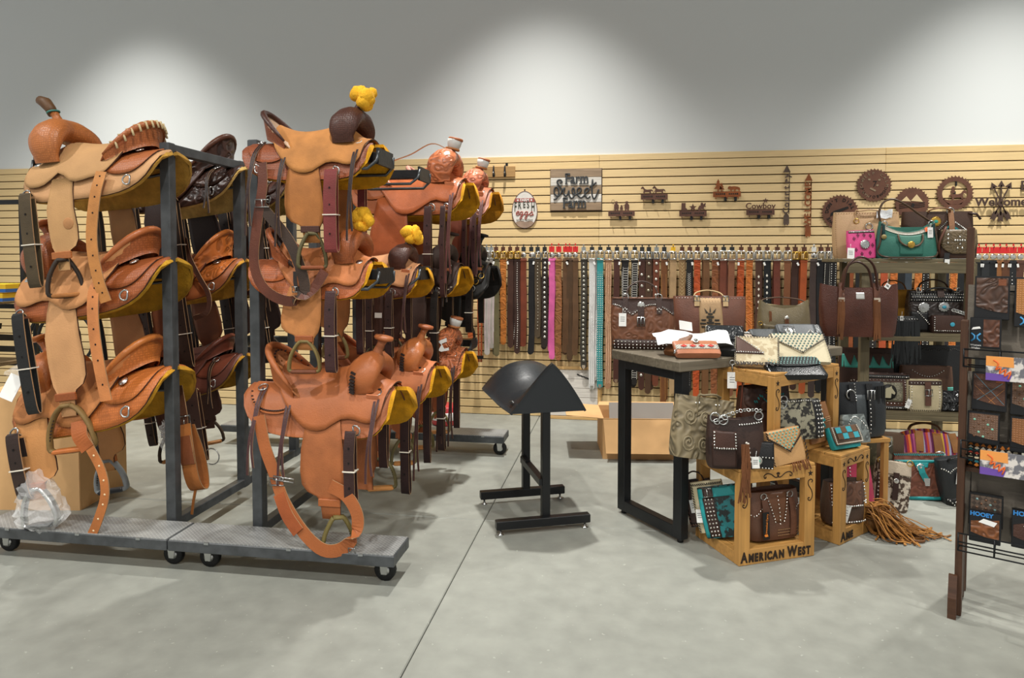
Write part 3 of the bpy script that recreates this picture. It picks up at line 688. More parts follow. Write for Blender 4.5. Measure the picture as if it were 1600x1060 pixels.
film_bag(t, (.25, .205, -.475), .105, .055, .13, 1.0)
strap(t, [(-.30, -.10, -.10), (-.30, -.10, -.22), (-.295, -.10, -.28)], .035, lea('5a3420'), 'cinch_billet'); buckle_frame(t, (-.295, -.075, -.27), .035, .028)
strap(t, [(-.295, -.09, -.28), (-.30, -.07, -.38), (-.30, -.07, -.52), (-.30, -.10, -.585), (-.30, -.15, -.58), (-.30, -.16, -.45), (-.297, -.12, -.29)], .072, lea('b06c36', rough=.5), 'hanging_cinch'); strap(t, [(-.30, -.062, -.33), (-.302, -.058, -.42), (-.302, -.058, -.46)], .068, lea('7d4526'), 'cinch_lining')
strap(t, [(-.29, -.10, -.59), (-.27, -.10, -.64), (-.25, -.10, -.70)], .012, lea('a0622e'), 'cinch_lace'); film_bag(t, (-.12, -.19, -.34), .05, .04, .075, .3, seed=8)
# --- left rack, second column
t = saddle('dark brown tooled saddle on pale fleece, second back in top row of left rack', (-2.545, A2, LT), -1, 1.0,
       pal(DARKP, M('33201a', 'tooled', rough=.35, var=.3, bump=.5), DARKP, lea('2c1c18'), M('3a241c', 'tooled', rough=.35, var=.3, bump=.5), fleece='c2a05c', latigo='2b2018', string='2a1a14', stir='33271c', roll=lea('55301f', rough=.35)), pitch=7, string_L=.3, string_at=((-.22, .08),), latigo=[dict(x=.25, L=.4), dict(x=.0, L=.45, w=.07)], fend=dict(x=.1, w=1., L=.5), stir=dict(ang=.5))
t = saddle('orange saddle with tooled cantle, second back in middle row of left rack', (-2.545, A2, LM), -1, .94,
       pal(lea('9a5228'), M('8f4f28', 'leather', rough=.5), lea('8f4f28'), lea('7a4424'), M('b3642c', 'tooled', rough=.35, var=.2, bump=.5), fleece='b8842a', latigo='2b1c16', string='5a2a1c', stir='40301f', roll=lea('b96a30', rough=.3)), pitch=8, string_L=0, string_at=((-.22, .08),), latigo=[dict(x=.22, L=.4), dict(x=-.02, L=.42, w=.07)], fend=dict(x=.1, w=.9, L=.5), stir=dict(ang=.5))
strap(t, [(-.10, .24, .16), (-.12, .26, .05), (-.17, .27, -.08), (-.22, .275, -.2), (-.20, .28, -.30), (-.10, .27, -.33)], .03, lea('4a2c20'), 'flank_cinch', side=(1, 0, 0))
t = saddle('low dark russet saddle, second back on lowest row of left rack', (-2.545, A2, LB), -1, .92,
       pal(lea('5e3226'), lea('5a3024'), DARKP, lea('4a2a20'), lea('6b3726', rough=.4), fleece='a5761c', latigo='2b1c16', string='221612', stir='3a2a1c', roll=lea('6b3726', rough=.35)), pitch=8, cantle_h=.7, string_L=.3, string_at=((-.22, .10),), latigo=[dict(x=.22, L=.3), dict(x=-.1, L=.42, w=.085, mat=lea('3a231c'))], fend=dict(x=.1, w=.9, L=.4), stir=dict(ang=.5))
b = MB(); P0 = Vector((-.17, .22, -.5)); b.tube(ring_pts(P0+Vector((.0, 0, -.10)), .05, (0, 1, 0), 16), .004, 6, closed=True); b.build('cinch_ring', STEEL, t)
# --- left rack, third column (seen between the posts)
saddle('dark plain saddle third back in the middle row of left rack', (-2.545, A3, LM), -1, .95,
       pal(DARKP, DARKP, DARKP, CHOC, fleece='8a6a20', latigo='1c1512', string='221612', stir='33271c'), pitch=8, string_L=.35, string_at=((-.22, .10),), latigo=[dict(x=.1, L=.45, w=.07), dict(x=-.15, L=.5, w=.06)], fend=dict(x=.05, w=1., L=.5), stir=dict(ang=.5))
saddle('dark stamped saddle third back in the top row of left rack', (-2.545, A3, LT), -1, .95,
       pal(DARKP, DARKBR, DARKP, CHOC, fleece='a98c4a', latigo='1c1512', string='221612', stir='33271c'), pitch=8, string_L=.35, string_at=((-.22, .10),), latigo=[dict(x=.1, L=.5, w=.07), dict(x=-.15, L=.55, w=.06)], fend=dict(x=.05, w=1., L=.55), stir=dict(ang=.5))
# ---------------- wall decor ----------------
RUST = M('5c3e32', 'metal', rough=.7, var=.18, bump=.1); RUSTO = M('8a4c24', 'metal', rough=.7, var=.25, bump=.1)
DARKT = M('2b2622', rough=.8)
def letters(parent, txt, size, c, mat, th=.002, arc=None, stretch=1., shear=0., bold=0., rotz=0., name='lettering', align='CENTER', spaced=1.):
    """flat lettering in the XZ plane at c; arc=(radius, centre angle) bends it along a circle"""
    b = MB()
    if arc is None:
        vs, fs = text_mesh(txt, size, th/2, shear, align, bold)
        cr, sr = math.cos(rotz), math.sin(rotz)
        b.add([(c[0]+(x*cr-z*sr*stretch), c[1]+y, c[2]+(x*sr+z*stretch*cr)) for x, y, z in vs], fs)
    else:
        R, mid, step = arc; n = len(txt)
        for i, chx in enumerate(txt):
            if chx == ' ': continue
            vs, fs = text_mesh(chx, size, th/2, shear, 'CENTER', bold); a = mid-(i-(n-1)/2)*step
            up = 1 if R > 0 else -1; rr = abs(R); ca, sa = math.cos(a), math.sin(a)
            tx, tz = (sa, -ca) if up > 0 else (-sa, ca); nx_, nz_ = (ca, sa) if up > 0 else (-ca, -sa)
            b.add([(c[0]+rr*ca+x*tx+z*stretch*nx_, c[1]+y, c[2]+rr*sa+x*tz+z*stretch*nz_) for x, y, z in vs], fs)
    return stuff(b.build(name, mat, parent))
YW = WALLY-.006
# Farm Sweet Farm plank sign
p = onwall(900, 297); t = thing('plank_sign', 'square wooden plank sign with raised FARM SWEET FARM lettering', 'sign', (p.x, YW-.002, p.z))
Wd, Hd = .462, .375
for i, (h0, h1, cc) in enumerate(((.30, .375, '97826a'), (.225, .30, 'd6d2c8'), (.148, .225, '97826a'), (.072, .148, 'dcd8d0'), (0, .072, '957f66'))):
    b = MB(); b.box(Wd-.002*(i % 2), .018, h1-h0-.003, (0, -.010, (h0+h1)/2-Hd/2), ch=.002); b.build('plank', M(cc, 'wood', rough=.75, var=.16, bump=.2), t)
b = MB(); b.box(Wd+.012, .008, Hd+.012, (0, .001, 0)); b.build('back_board', M('6b5846', 'wood'), t)
LT_ = M('3a3d3f', rough=.6)
for fx, fz in ((.008, .098), (-.012, -.121)): letters(t, 'Farm', .105, (fx, -.026, fz), LT_, .008, bold=.002, stretch=1.22)
for fx, fz in ((.008, .098), (-.012, -.121)):
    b = MB()
    for sx in (-.093, -.018, .035, .062, .09): b.box(.026, .008, .006, (fx+sx, -.026, fz-.043))
    b.box(.03, .008, .006, (fx-.093, -.026, fz+.043)); stuff(b.build('letter_serifs', LT_, t))
def strokes(mb, paths, f, y, r):
    for P in paths: mb.tube([(f(q)[0], y, f(q)[1]) for q in spline(P, 4)], r, 6, up=(0, 1, 0))
b = MB()
strokes(b, [[(230,370),(275,350),(240,300),(180,310),(160,360),(220,440),(270,520),(260,600),(190,680),(110,640),(85,560),(110,480),(160,470),(200,540),(190,640),(140,740),(75,755)],
 [(280,560),(340,480),(310,600),(370,680),(420,620),(440,550),(450,660),(500,735),(560,690),(580,560),(545,490),(515,560),(570,660),(640,630),(700,600),(735,530),(690,490),(635,540),(650,660),(720,725),(790,690),(840,620),(880,590),(915,530),(870,500),(815,560),(830,680),(890,740),(950,690)],
 [(1000,300),(985,500),(990,660),(1040,755),(1090,680),(1145,530)], [(930,475),(1010,430),(1090,370)]], lambda q: ((q[0]-605)/1210*.462, (535-q[1])/970*.375), -.026, .0075)
stuff(b.build('script_lettering', LT_, t))
# egg sign
p = onwall(820, 328); t = thing('egg_sign', 'egg-shaped white metal sign reading FARM FRESH eggs', 'sign', (p.x, YW-.002, p.z))
def egg(k): return [(k*.118*math.sin(a)*(1-.10*math.cos(a)), k*.172*math.cos(a)) for a in [-2*PI*i/40 for i in range(40)]]
b = MB(); b.prism(egg(1.0), .010, (0, 0, 0)); b.build('sign_face', M('dcd8d0', 'leather', rough=.6, var=.10, sc=.6), t)
b = MB(); eg = [q for q in egg(.975) if q[1] < -.108]; eg.sort(key=lambda q: q[0]); b.prism(eg+[(.05, -.100), (.01, -.112), (-.04, -.098)], .0015, (0, -.0102, 0)); b.build('rusted_foot', M('a08774', 'leather', rough=.7, var=.2), t)
b = MB(); e = [Vector((q[0], -.009, q[1])) for q in egg(.985)]; b.tube(e, .004, 6, closed=True); b.build('rusted_rim', M('7a6258', 'metal', var=.3), t)
b = MB(); b.prism([(-.098, .070), (.098, .070), (.082, .105), (-.082, .105)], .002, (0, -.0105, 0)); b.build('red_band', M('9c4a42', 'metal', var=.15), t)
letters(t, 'FARM', .034, (0, -.0132, .088), M('efece6'), .001, bold=.0008)
for s in (-1, 1):
    b = MB(); b.prism([((.013 if i % 2 == 0 else .0055)*math.sin(PI*i/5), (.013 if i % 2 == 0 else .0055)*math.cos(PI*i/5)) for i in range(9, -1, -1)], .001, (s*.063, -.0128, .088)); b.build('star', M('efece6'), t)
for chx, x, hgt, z in (('F', -.085, .090, .024), ('R', -.047, .069, .038), ('E', -.004, .060, .044), ('S', .032, .063, .042), ('H', .078, .088, .023)):
    letters(t, chx, .050, (x, -.0125, z), M('3c3f35'), .001, stretch=hgt/.036, bold=.001)
G1 = [(130,640),(190,620),(205,590),(175,580),(135,620),(140,670),(190,675),(235,640)]
G2 = [(300,600),(265,590),(230,630),(245,670),(290,650),(305,590),(290,690),(265,780),(230,770),(250,720),(310,680),(350,650)]
b = MB(); strokes(b, [G1, G2, [(x+130, y) for x, y in G2], [(470,670),(510,630),(545,590),(565,640),(530,690),(490,690),(560,685),(592,665)]], lambda q: ((q[0]-353)*.000352, (540-q[1])*.000352), -.0125, .0042)
stuff(b.build('red_script', M('9c4a42'), t))
letters(t, 'SOLD HERE', .030, (0, -.0125, -.098), M('6a655c'), .001)
b = MB(); b.box(.012, .012, .02, (0, 0, .178)); b.build('hanger', BLACKM, t)
# coat-hook board partly behind the saddles
p = onwall(772, 269); t = thing('hook_board', 'light wooden board with dark iron hooks beside the white horn wrap', 'hook board', (p.x, YW-.002, p.z))
b = MB(); b.box(.40, .018, .098, (0, -.010, 0), ch=.003); b.build('board', M('b08a57', 'wood', var=.1), t)
for x in (-.12, 0.0, .105):
    b = MB(); b.tube(spline([(x, -.02, .055), (x, -.026, .0), (x+.004, -.03, -.03), (x+.004, -.05, -.045), (x+.004, -.06, -.02)], 4), [.006+.006*math.sin(PI*i/16) for i in range(17)], 6); b.build('hook', BLACKM, t)
    b = MB(); b.ball((x+.004, -.061, -.014), .008, 8, 6); b.build('hook_tip', STEEL, t)
b = MB(); b.box(.022, .01, .03, (.12, .0, .065)); b.build('hanger', BLACKM, t)
# five key racks with cut-out silhouettes
def star(r, n=5, k=.42, rot=0.): return [(r*(1 if i % 2 == 0 else k)*math.sin(rot+PI*i/n), r*(1 if i % 2 == 0 else k)*math.cos(rot+PI*i/n)) for i in range(2*n-1, -1, -1)]
HORSE = [(-.055, .055), (-.062, .045), (-.052, .040), (-.042, .044), (-.036, .030), (-.040, .012), (-.032, -.004), (-.028, .010), (-.022, .014), (.010, .014), (.018, -.004), (.026, .002), (.024, .016), (.030, .026), (.044, .012), (.040, .030), (.028, .038), (-.010, .036), (-.026, .042), (-.038, .060), (-.046, .064)]
BEAR = [(-.05, .02), (-.045, .036), (-.034, .042), (-.022, .038), (.0, .040), (.028, .036), (.044, .028), (.048, .012), (.040, .0), (.034, .004), (.030, .014), (.014, .014), (.010, .0), (.002, .0), (.0, .014), (-.016, .012), (-.020, .0), (-.028, .002), (-.030, .018), (-.042, .016)]
TREE = [(0, .11), (-.014, .082), (-.008, .082), (-.026, .054), (-.014, .054), (-.036, .022), (-.006, .022), (-.006, 0), (.006, 0), (.006, .022), (.036, .022), (.014, .054), (.026, .054), (.008, .082), (.014, .082)]
PERSON = [(-.016, 0), (-.022, .03), (-.020, .055), (-.012, .062), (-.010, .072), (-.018, .074), (-.008, .084), (.006, .084), (.016, .075), (.008, .072), (.010, .062), (.020, .052), (.022, .028), (.016, 0), (.004, .0), (0, .015), (-.004, 0)]
BOOT = [(-.020, .0), (-.018, .07), (.018, .07), (.016, .028), (.030, .016), (.032, 0)]
BRONC = [(-.03, 0), (-.034, .02), (-.022, .045), (-.012, .045), (-.012, .065), (0, .072), (.012, .062), (.010, .052), (.024, .066), (.034, .064), (.028, .046), (.034, .03), (.022, .034), (.014, .022), (.026, .004), (.010, .012), (-.008, .012), (-.014, 0)]
def sil(o, poly, x, z, s=1., m=None, fl=1):
    P = [(q[0]*s*fl, q[1]*s) for q in poly]; a = sum(P[i][0]*P[(i+1) % len(P)][1]-P[(i+1) % len(P)][0]*P[i][1] for i in range(len(P)))
    if a < 0: P = P[::-1]
    b = MB(); b.prism(P, .003, (x, -.030, z)); return b.build('silhouette', m or RUST, o)
def key_rack(px, py, label, mat, deco, w=.235):
    p = onwall(px, py); t = thing('key_rack', label, 'key rack', (p.x, YW, p.z), 0, 'metal key racks on the slat wall')
    b = MB(); b.box(w, .004, .048, (0, -.030, 0)); b.box(w-.03, .03, .004, (0, -.018, -.022)); b.build('plate', mat, t)
    for s in (-1, 1):
        b = MB()
        for q in range(5): b.box(.012, .002, .010+(.006 if q == 4 else 0), (s*.055-.034+.017*q, -.0325, .002))
        stuff(b.build('cut_out', DARKT, t))
    for q in (-1, 0, 1):
        b = MB(); b.tube([(q*w*.4, -.032, -.018), (q*w*.4, -.036, -.036), (q*w*.4, -.048, -.040), (q*w*.4, -.052, -.030)], .003, 6); b.build('key_hook', mat, t)
    for q in (.0, .085):
        b = MB(); b.box(.020, .026, .034, (q-.01, -.014, -.040)); b.build('wall_clip', BLACKM, t)
    deco(t, mat); return t
def d1(t, m): sil(t, PERSON, -.045, .024, 1., m); sil(t, PERSON, .048, .024, 1., m); sil(t, PERSON, 0, .024, .6, m); b = MB(); b.tube([Vector((-.075+.012*math.cos(a), -.03, .105+.018*math.sin(a))) for a in [2*PI*i/12 for i in range(12)]], .002, 5, closed=True); b.tube([(-.07, -.03, .09), (-.055, -.03, .06)], .002, 5); b.tube([(.028, -.03, .075), (.0, -.03, .06)], .002, 5); b.build('lasso', m, t)
def d2(t, m): sil(t, HORSE, -.055, .026, 1.05, m); sil(t, HORSE, .05, .026, 1.1, m); b = MB(); b.tube([(-.012, -.03, .026), (.012, -.03, .06)], .003, 5); b.build('post_stub', m, t)
def d3(t, m): sil(t, BOOT, -.08, .024, 1., m); sil(t, star(.036), 0, .052, 1., m); sil(t, BRONC, .078, .024, 1., m)
def d4(t, m): sil(t, TREE, -.075, .024, 1., m); sil(t, TREE, -.045, .024, .7, m); sil(t, BEAR, .06, .024, 1.1, m)
def d5(t, m):
    letters(t, 'Cowboy', .072, (0, -.030, .052), m, .003, bold=.0015); sil(t, star(.024), .042, .10, 1., m)
key_rack(971, 334, 'rust key rack topped by roping figures, leftmost of the key racks', RUST, d1)
key_rack(1022, 308, 'rust key rack topped by two running horses', RUST, d2)
key_rack(1082, 334, 'rust key rack topped by boot, star and bucking bronco', RUST, d3)
key_rack(1135, 304, 'orange-brown key rack topped by pine trees and bear', RUSTO, d4)
key_rack(1187, 332, 'rust key rack spelling Cowboy with a star on top', RUST, d5)
# two upright arrows with cut-out words
def arrow_sign(px, ytop, ybot, word, label, mat, feather_box):
    a = onwall(px, ytop); c = onwall(px, ybot); H = a.z-c.z
    t = thing('arrow_sign', label, 'sign', (a.x, YW, c.z))
    b = MB(); b.prism([(-.030, H-.065), (.030, H-.065), (0, H)], .003, (0, -.018, 0)); b.build('arrow_head', mat, t)
    b = MB(); b.prism([(-.024, .02), (-.012, .0), (0, .012), (.012, 0), (.024, .02), (.022, .085), (.0, .115), (-.022, .085)], .003, (0, -.018, 0)); b.build('fletching', mat, t)
    b = MB(); b.box(.006, .003, H-.16, (.022, -.0165, H/2+.02)); b.box(.012, .016, .02, (0, -.008, H*.75)); b.build('shaft', mat, t)
    n = len(word); L0 = .105; L1 = H-.07
    for i, chx in enumerate(word):
        letters(t, chx, .075, (0, -.0165, L0+(L1-L0)*(i+.5)/n), mat, .003, rotz=PI/2, bold=.002, stretch=1.0)
    return t
arrow_sign(1229, 258, 353, 'Country', 'tall upright rust arrow sign, left of the two vertical word arrows', M('5a4a40', 'metal', rough=.7, var=.2), 0)
arrow_sign(1263, 271, 371, 'WELCOME', 'tall upright orange-rust arrow sign, right of the two vertical word arrows', RUSTO, 0)
# saw blades
def blade(px, py, r, label, fn, nt=32, hole=0):
    p = onwall(px, py); t = thing('saw_blade', label, 'saw blade', (p.x, YW-.012, p.z), 0, 'rusty saw blade cut-outs')
    out = []
    for i in range(nt):
        a = -2*PI*i/nt; st = 2*PI/nt
        out += [(r*math.cos(a), r*math.sin(a)), (r*.92*math.cos(a-st*.35), r*.92*math.sin(a-st*.35)), (r*.90*math.cos(a-st*.75), r*.90*math.sin(a-st*.75))]
    out = out[::-1]; b = MB()
    if hole:
        n = len(out); inn = [(hole*math.cos(math.atan2(q[1], q[0])), hole*math.sin(math.atan2(q[1], q[0]))) for q in out]
        vs = [(q[0], -.0015, q[1]) for q in out]+[(q[0], -.0015, q[1]) for q in inn]+[(q[0], .0015, q[1]) for q in out]+[(q[0], .0015, q[1]) for q in inn]; fs = []
        for i in range(n):
            j = (i+1) % n; fs += [(i, j, n+j, n+i), (2*n+j, 2*n+i, 3*n+i, 3*n+j), (i, 2*n+i, 2*n+j, j), (n+j, 3*n+j, 3*n+i, n+i)]
        b.add(vs, fs)
    else: b.prism(out, .003, (0, .0015, 0))
    b.build('blade', M('64402f', 'metal', rough=.65, var=.15, bump=.08), t)
    b = MB(); b.box(.016, .014, .03, (0, .009, .0)); b.build('peg', BLACKM, t)
    fn(t, r); return t
GREY = M('8c7a62', rough=.8); CUT = M('1f1a17', rough=.8)
def s1(t, r): letters(t, "WE DON'T DIAL 911", r*.25, (0, -.003, 0), CUT, .002, arc=(r*.68, PI/2, .30), bold=.001); b = MB(); b.prism([(-.08, -.035), (-.05, -.02), (.07, .035), (.06, .05), (-.05, .012), (-.075, -.005)], .002, (0, -.003, -.0)); b.build('pistol_cut_out', CUT, t)
def s2(t, r):
    letters(t, 'KEEP CALM', r*.22, (0, -.003, 0), GREY, .002, arc=(r*.70, PI*.42, .34)); letters(t, 'COWBOY UP', r*.22, (0, -.003, 0), CUT, .002, arc=(-r*.68, -PI*.5, .32))
    letters(t, 'MAN CAVE', r*.2, (0, -.003, 0), GREY, .002, arc=(r*.70, PI*1.08, .24)); letters(t, '7', r*.5, (.005, -.003, .01), CUT, .002)
    for (x, z, a) in ((-.01, -.035, -.5), (.04, .045, .3), (.025, -.0, .5), (-.04, .05, 0)):
        b = MB(); b.box(.05 if z < -.03 else .018, .002, .014, (x, -.003, z), (0, -a, 0)); b.build('cut_out', GREY, t)
def s3(t, r):
    for q in (((-.085, .02), (-.045, .06), (-.01, .015)), ((-.01, .02), (.035, .075), (.085, .01))):
        b = MB(); b.prism([q[0], q[2], q[1]], .002, (0, -.003, 0)); b.build('mountain_cut_out', M('d8bf92', rough=.8), t)
    for z in (-.005, -.02, -.035):
        b = MB(); b.tube([(-.10, -.003, z-.006), (-.03, -.003, z+.004), (.04, -.003, z), (.10, -.003, z+.012)], .0025, 5); b.build('water_line', CUT, t)
    b = MB(); b.prism([(-.012, -.04), (.012, -.035), (.02, -.01), (.004, .005), (-.006, -.02)], .002, (.0, -.0035, 0)); b.build('canoe_cut_out', CUT, t)
def s4(t, r):
    m = M('64402f', 'metal', rough=.65, var=.15, bump=.08)
    H = [(q[0]*1.35, q[1]*1.25) for q in HORSE]; a = MB(); a.prism([(x*-1, z-.09) for x, z in H][::-1] if sum(H[i][0]*H[(i+1) % len(H)][1]-H[(i+1) % len(H)][0]*H[i][1] for i in range(len(H))) > 0 else [(x*-1, z-.09) for x, z in H], .003, (.012, .0015, .035)); a.build('horse_cut_out', m, t)
    a = MB(); a.prism([(-.02, -.02), (.01, -.02), (.012, .005), (.004, .014), (.012, .026), (-.002, .038), (-.014, .028), (-.012, .012)], .003, (-.012, .0015, .02)); a.build('rider_cut_out', m, t)
    a = MB(); a.prism([(-.095, -.045), (-.04, -.06), (.03, -.055), (.09, -.04), (.05, -.095), (-.05, -.095)], .003, (0, .0015, .0)); a.build('ground', m, t)
    a = MB(); a.box(.012, .01, .05, (.01, .006, .085)); a.build('hanger', BLACKM, t)
blade(1312, 332, .155, "round rusty saw blade lettered WE DON'T D, partly behind tan bag", s1)
blade(1365, 290, .145, 'round rusty saw blade with pierced rim lettering, highest of the four blades', s2)
blade(1424, 318, .140, 'round rusty saw blade with mountain cut-out behind the green bag strap', s3)
blade(1491, 302, .148, 'ring-shaped rusty saw blade with a rider on horseback inside', s4, hole=.098)
# crossed Welcome arrows
p = onwall(1562, 316); t = thing('arrow_sign', 'dark metal sign of three crossed arrows with the word Welcome', 'sign', (p.x, YW-.002, p.z))
DK = M('4a372e', 'metal', rough=.7, var=.2)
for k, a in enumerate((-.42, 0, .42)):
    R = Matrix.Rotation(a, 3, 'Y'); b = MB(); y = -.014-.004*k
    b.bar(R @ Vector((0, y, -.11)), R @ Vector((0, y, .14)), .010, .003, up=(0, 1, 0)); ar = b.build('arrow_shaft', DK, t)
    b = MB(); b.prism([tuple((R @ Vector((q[0], 0, q[1]))).xz) for q in ((-.028, .125), (.028, .125), (0, .178))], .003, (0, y+.0015, 0)); b.build('arrow_head', DK, ar)
    b = MB(); b.prism([tuple((R @ Vector((q[0], 0, q[1]))).xz) for q in ((-.018, -.165), (0, -.155), (.018, -.165), (.020, -.10), (.0, -.075), (-.020, -.10))], .003, (0, y+.0015, 0)); b.build('fletching', DK, ar)
letters(t, 'Welcome', .098, (-.005, -.028, -.002), DK, .004, bold=.003)
b = MB(); b.box(.02, .02, .03, (0, -.008, 0)); b.build('hanger', BLACKM, t)
p = onwall(1604, 291); t = thing('letter_sign', 'dark cut-out letter sign at the right edge beside the Welcome arrows', 'sign', (p.x, YW-.002, p.z))
letters(t, 'BLESSED', .11, (.15, -.014, 0), DK, .004, bold=.002); b = MB(); b.box(.3, .008, .012, (.15, -.01, -.045)); b.build('rail', DK, t)
# framed picture leaning at the foot of the wall
p = ray(893, 612, y=WALLY-.09); t = thing('framed_picture', 'light wood framed whitewashed plank picture leaning against the wall behind saddle stand', 'picture', (p.x, WALLY-.085, 0.0), (math.radians(-6), 0, 0))
fw, fh = .50, .48
for (x, z, w, h) in ((-fw/2, fh/2, .028, fh), (fw/2, fh/2, .028, fh), (0, .014, fw, .028), (0, fh-.014, fw, .028)):
    b = MB(); b.box(w, .024, h, (x, 0, z), ch=.003); b.build('frame_rail', M('c9a36a', 'wood', var=.1), t)
for i in range(5):
    b = MB(); b.box(fw-.03, .008, (fh-.06)/5-.003, (0, .004, .032+(fh-.06)/5*(i+.5))); b.build('plank', M('d2cdc4', 'wood', var=.08, rough=.8), t)
b = MB()
for q in range(4): b.box(.03, .003, .012, (.06+.028*q, -.002, fh-.075-.010*q), (0, .5, 0))
stuff(b.build('brush_lettering', M('2c2c2c'), t))
b = MB(); b.box(.006, .02, .3, (.27, .006, .36)); b.build('side_batten', M('c09a60', 'wood'), t)

# ---------------- belts ----------------
# one shared hook mesh, shared tag meshes; each belt is a strap with buckle, keeper, hang tag
HZ = onwall(1000, 384).z
hb = MB(); hb.tube([(0, .01, 0), (0, -.10, .0), (0, -.105, .012)], .003, 6); hb.box(.012, .004, .03, (0, .008, -.005)); HOOKME = hb.mesh('peg_hook', BLACKM)
def buckle_mesh(w, h, mat, kind):
    b = MB(); w *= 1.35; h *= 1.45
    if kind == 'oval': b.lathe([(h*.55, -.003), (h*.55, .002), (h*.4, .005), (.001, .006)], 14, (0, 0, 0), Matrix.Rotation(PI/2, 3, 'X'))
    else:
        b.tube([Vector((w*x, 0, h*z)) for x, z in ((-.9, -1), (.9, -1), (1, -.6), (1, .6), (.75, 1), (-.75, 1), (-1, .6), (-1, -.6))], .0095, 6, closed=True, up=(0, 1, 0), asp=.7); b.tube([(0, -.004, -h), (0, -.008, h*.9)], .003, 5)
    return b.mesh('buckle', mat)
BK = {'silver': buckle_mesh(.021, .023, SILVER, 'sq'), 'brass': buckle_mesh(.020, .021, BRASS, 'sq'), 'oval': buckle_mesh(.026, .030, SILVER, 'oval'), 'bigsq': buckle_mesh(.026, .027, SILVER, 'sq'), 'steel': buckle_mesh(.018, .02, STEEL, 'sq')}
def tag_mesh(h, s=1.):
    s *= 1.3
    b = MB(); b.box(.030*s, .003, .032*s, (0, 0, 0), ch=.001); b.box(.012, .003, .02, (0, 0, .026*s)); return b.mesh('hang_tag', h)
TG = {'black': tag_mesh(M('2a2b2b', rough=.5)), 'brown': tag_mesh(M('5a3524', rough=.6)), 'grey': tag_mesh(M('8d9290', rough=.5)), 'red': tag_mesh(M('d02a2a', rough=.5), 1.25), 'yellow': tag_mesh(M('e6b321', rough=.5)), 'white': tag_mesh(M('d8d8d4', rough=.5))}
prc = MB(); prc.box(.016, .002, .028, (0, 0, 0)); PRICE = prc.mesh('price_tag', PAPER)
tipm = MB(); tipm.prism([(-.014, .02), (-.014, 0), (0, -.022), (.014, 0), (.014, .02)], .008, (0, .004, 0)); TIPME = tipm.mesh('tip', SILVER)
NB = [0]
ORD = ['first', 'second', 'third', 'fourth', 'fifth', 'sixth', 'seventh', 'eighth', 'ninth', 'tenth', 'eleventh', 'twelfth', 'thirteenth', 'fourteenth', 'fifteenth', 'sixteenth', 'seventeenth', 'eighteenth', 'nineteenth', 'twentieth', 'twenty-first', 'twenty-second', 'twenty-third', 'twenty-fourth', 'twenty-fifth', 'twenty-sixth', 'twenty-seventh', 'twenty-eighth', 'twenty-ninth', 'thirtieth', 'thirty-first', 'thirty-second', 'thirty-third', 'thirty-fourth', 'thirty-fifth', 'thirty-sixth', 'thirty-seventh', 'thirty-eighth', 'thirty-ninth', 'fortieth', 'forty-first', 'forty-second', 'forty-third', 'forty-fourth', 'forty-fifth', 'forty-sixth', 'forty-seventh']
def link(name, me, parent, loc, rot=(0, 0, 0)):
    o = bpy.data.objects.new(name, me); COL.objects.link(o); o.parent = parent; o.location = loc; o.rotation_euler = rot; return o
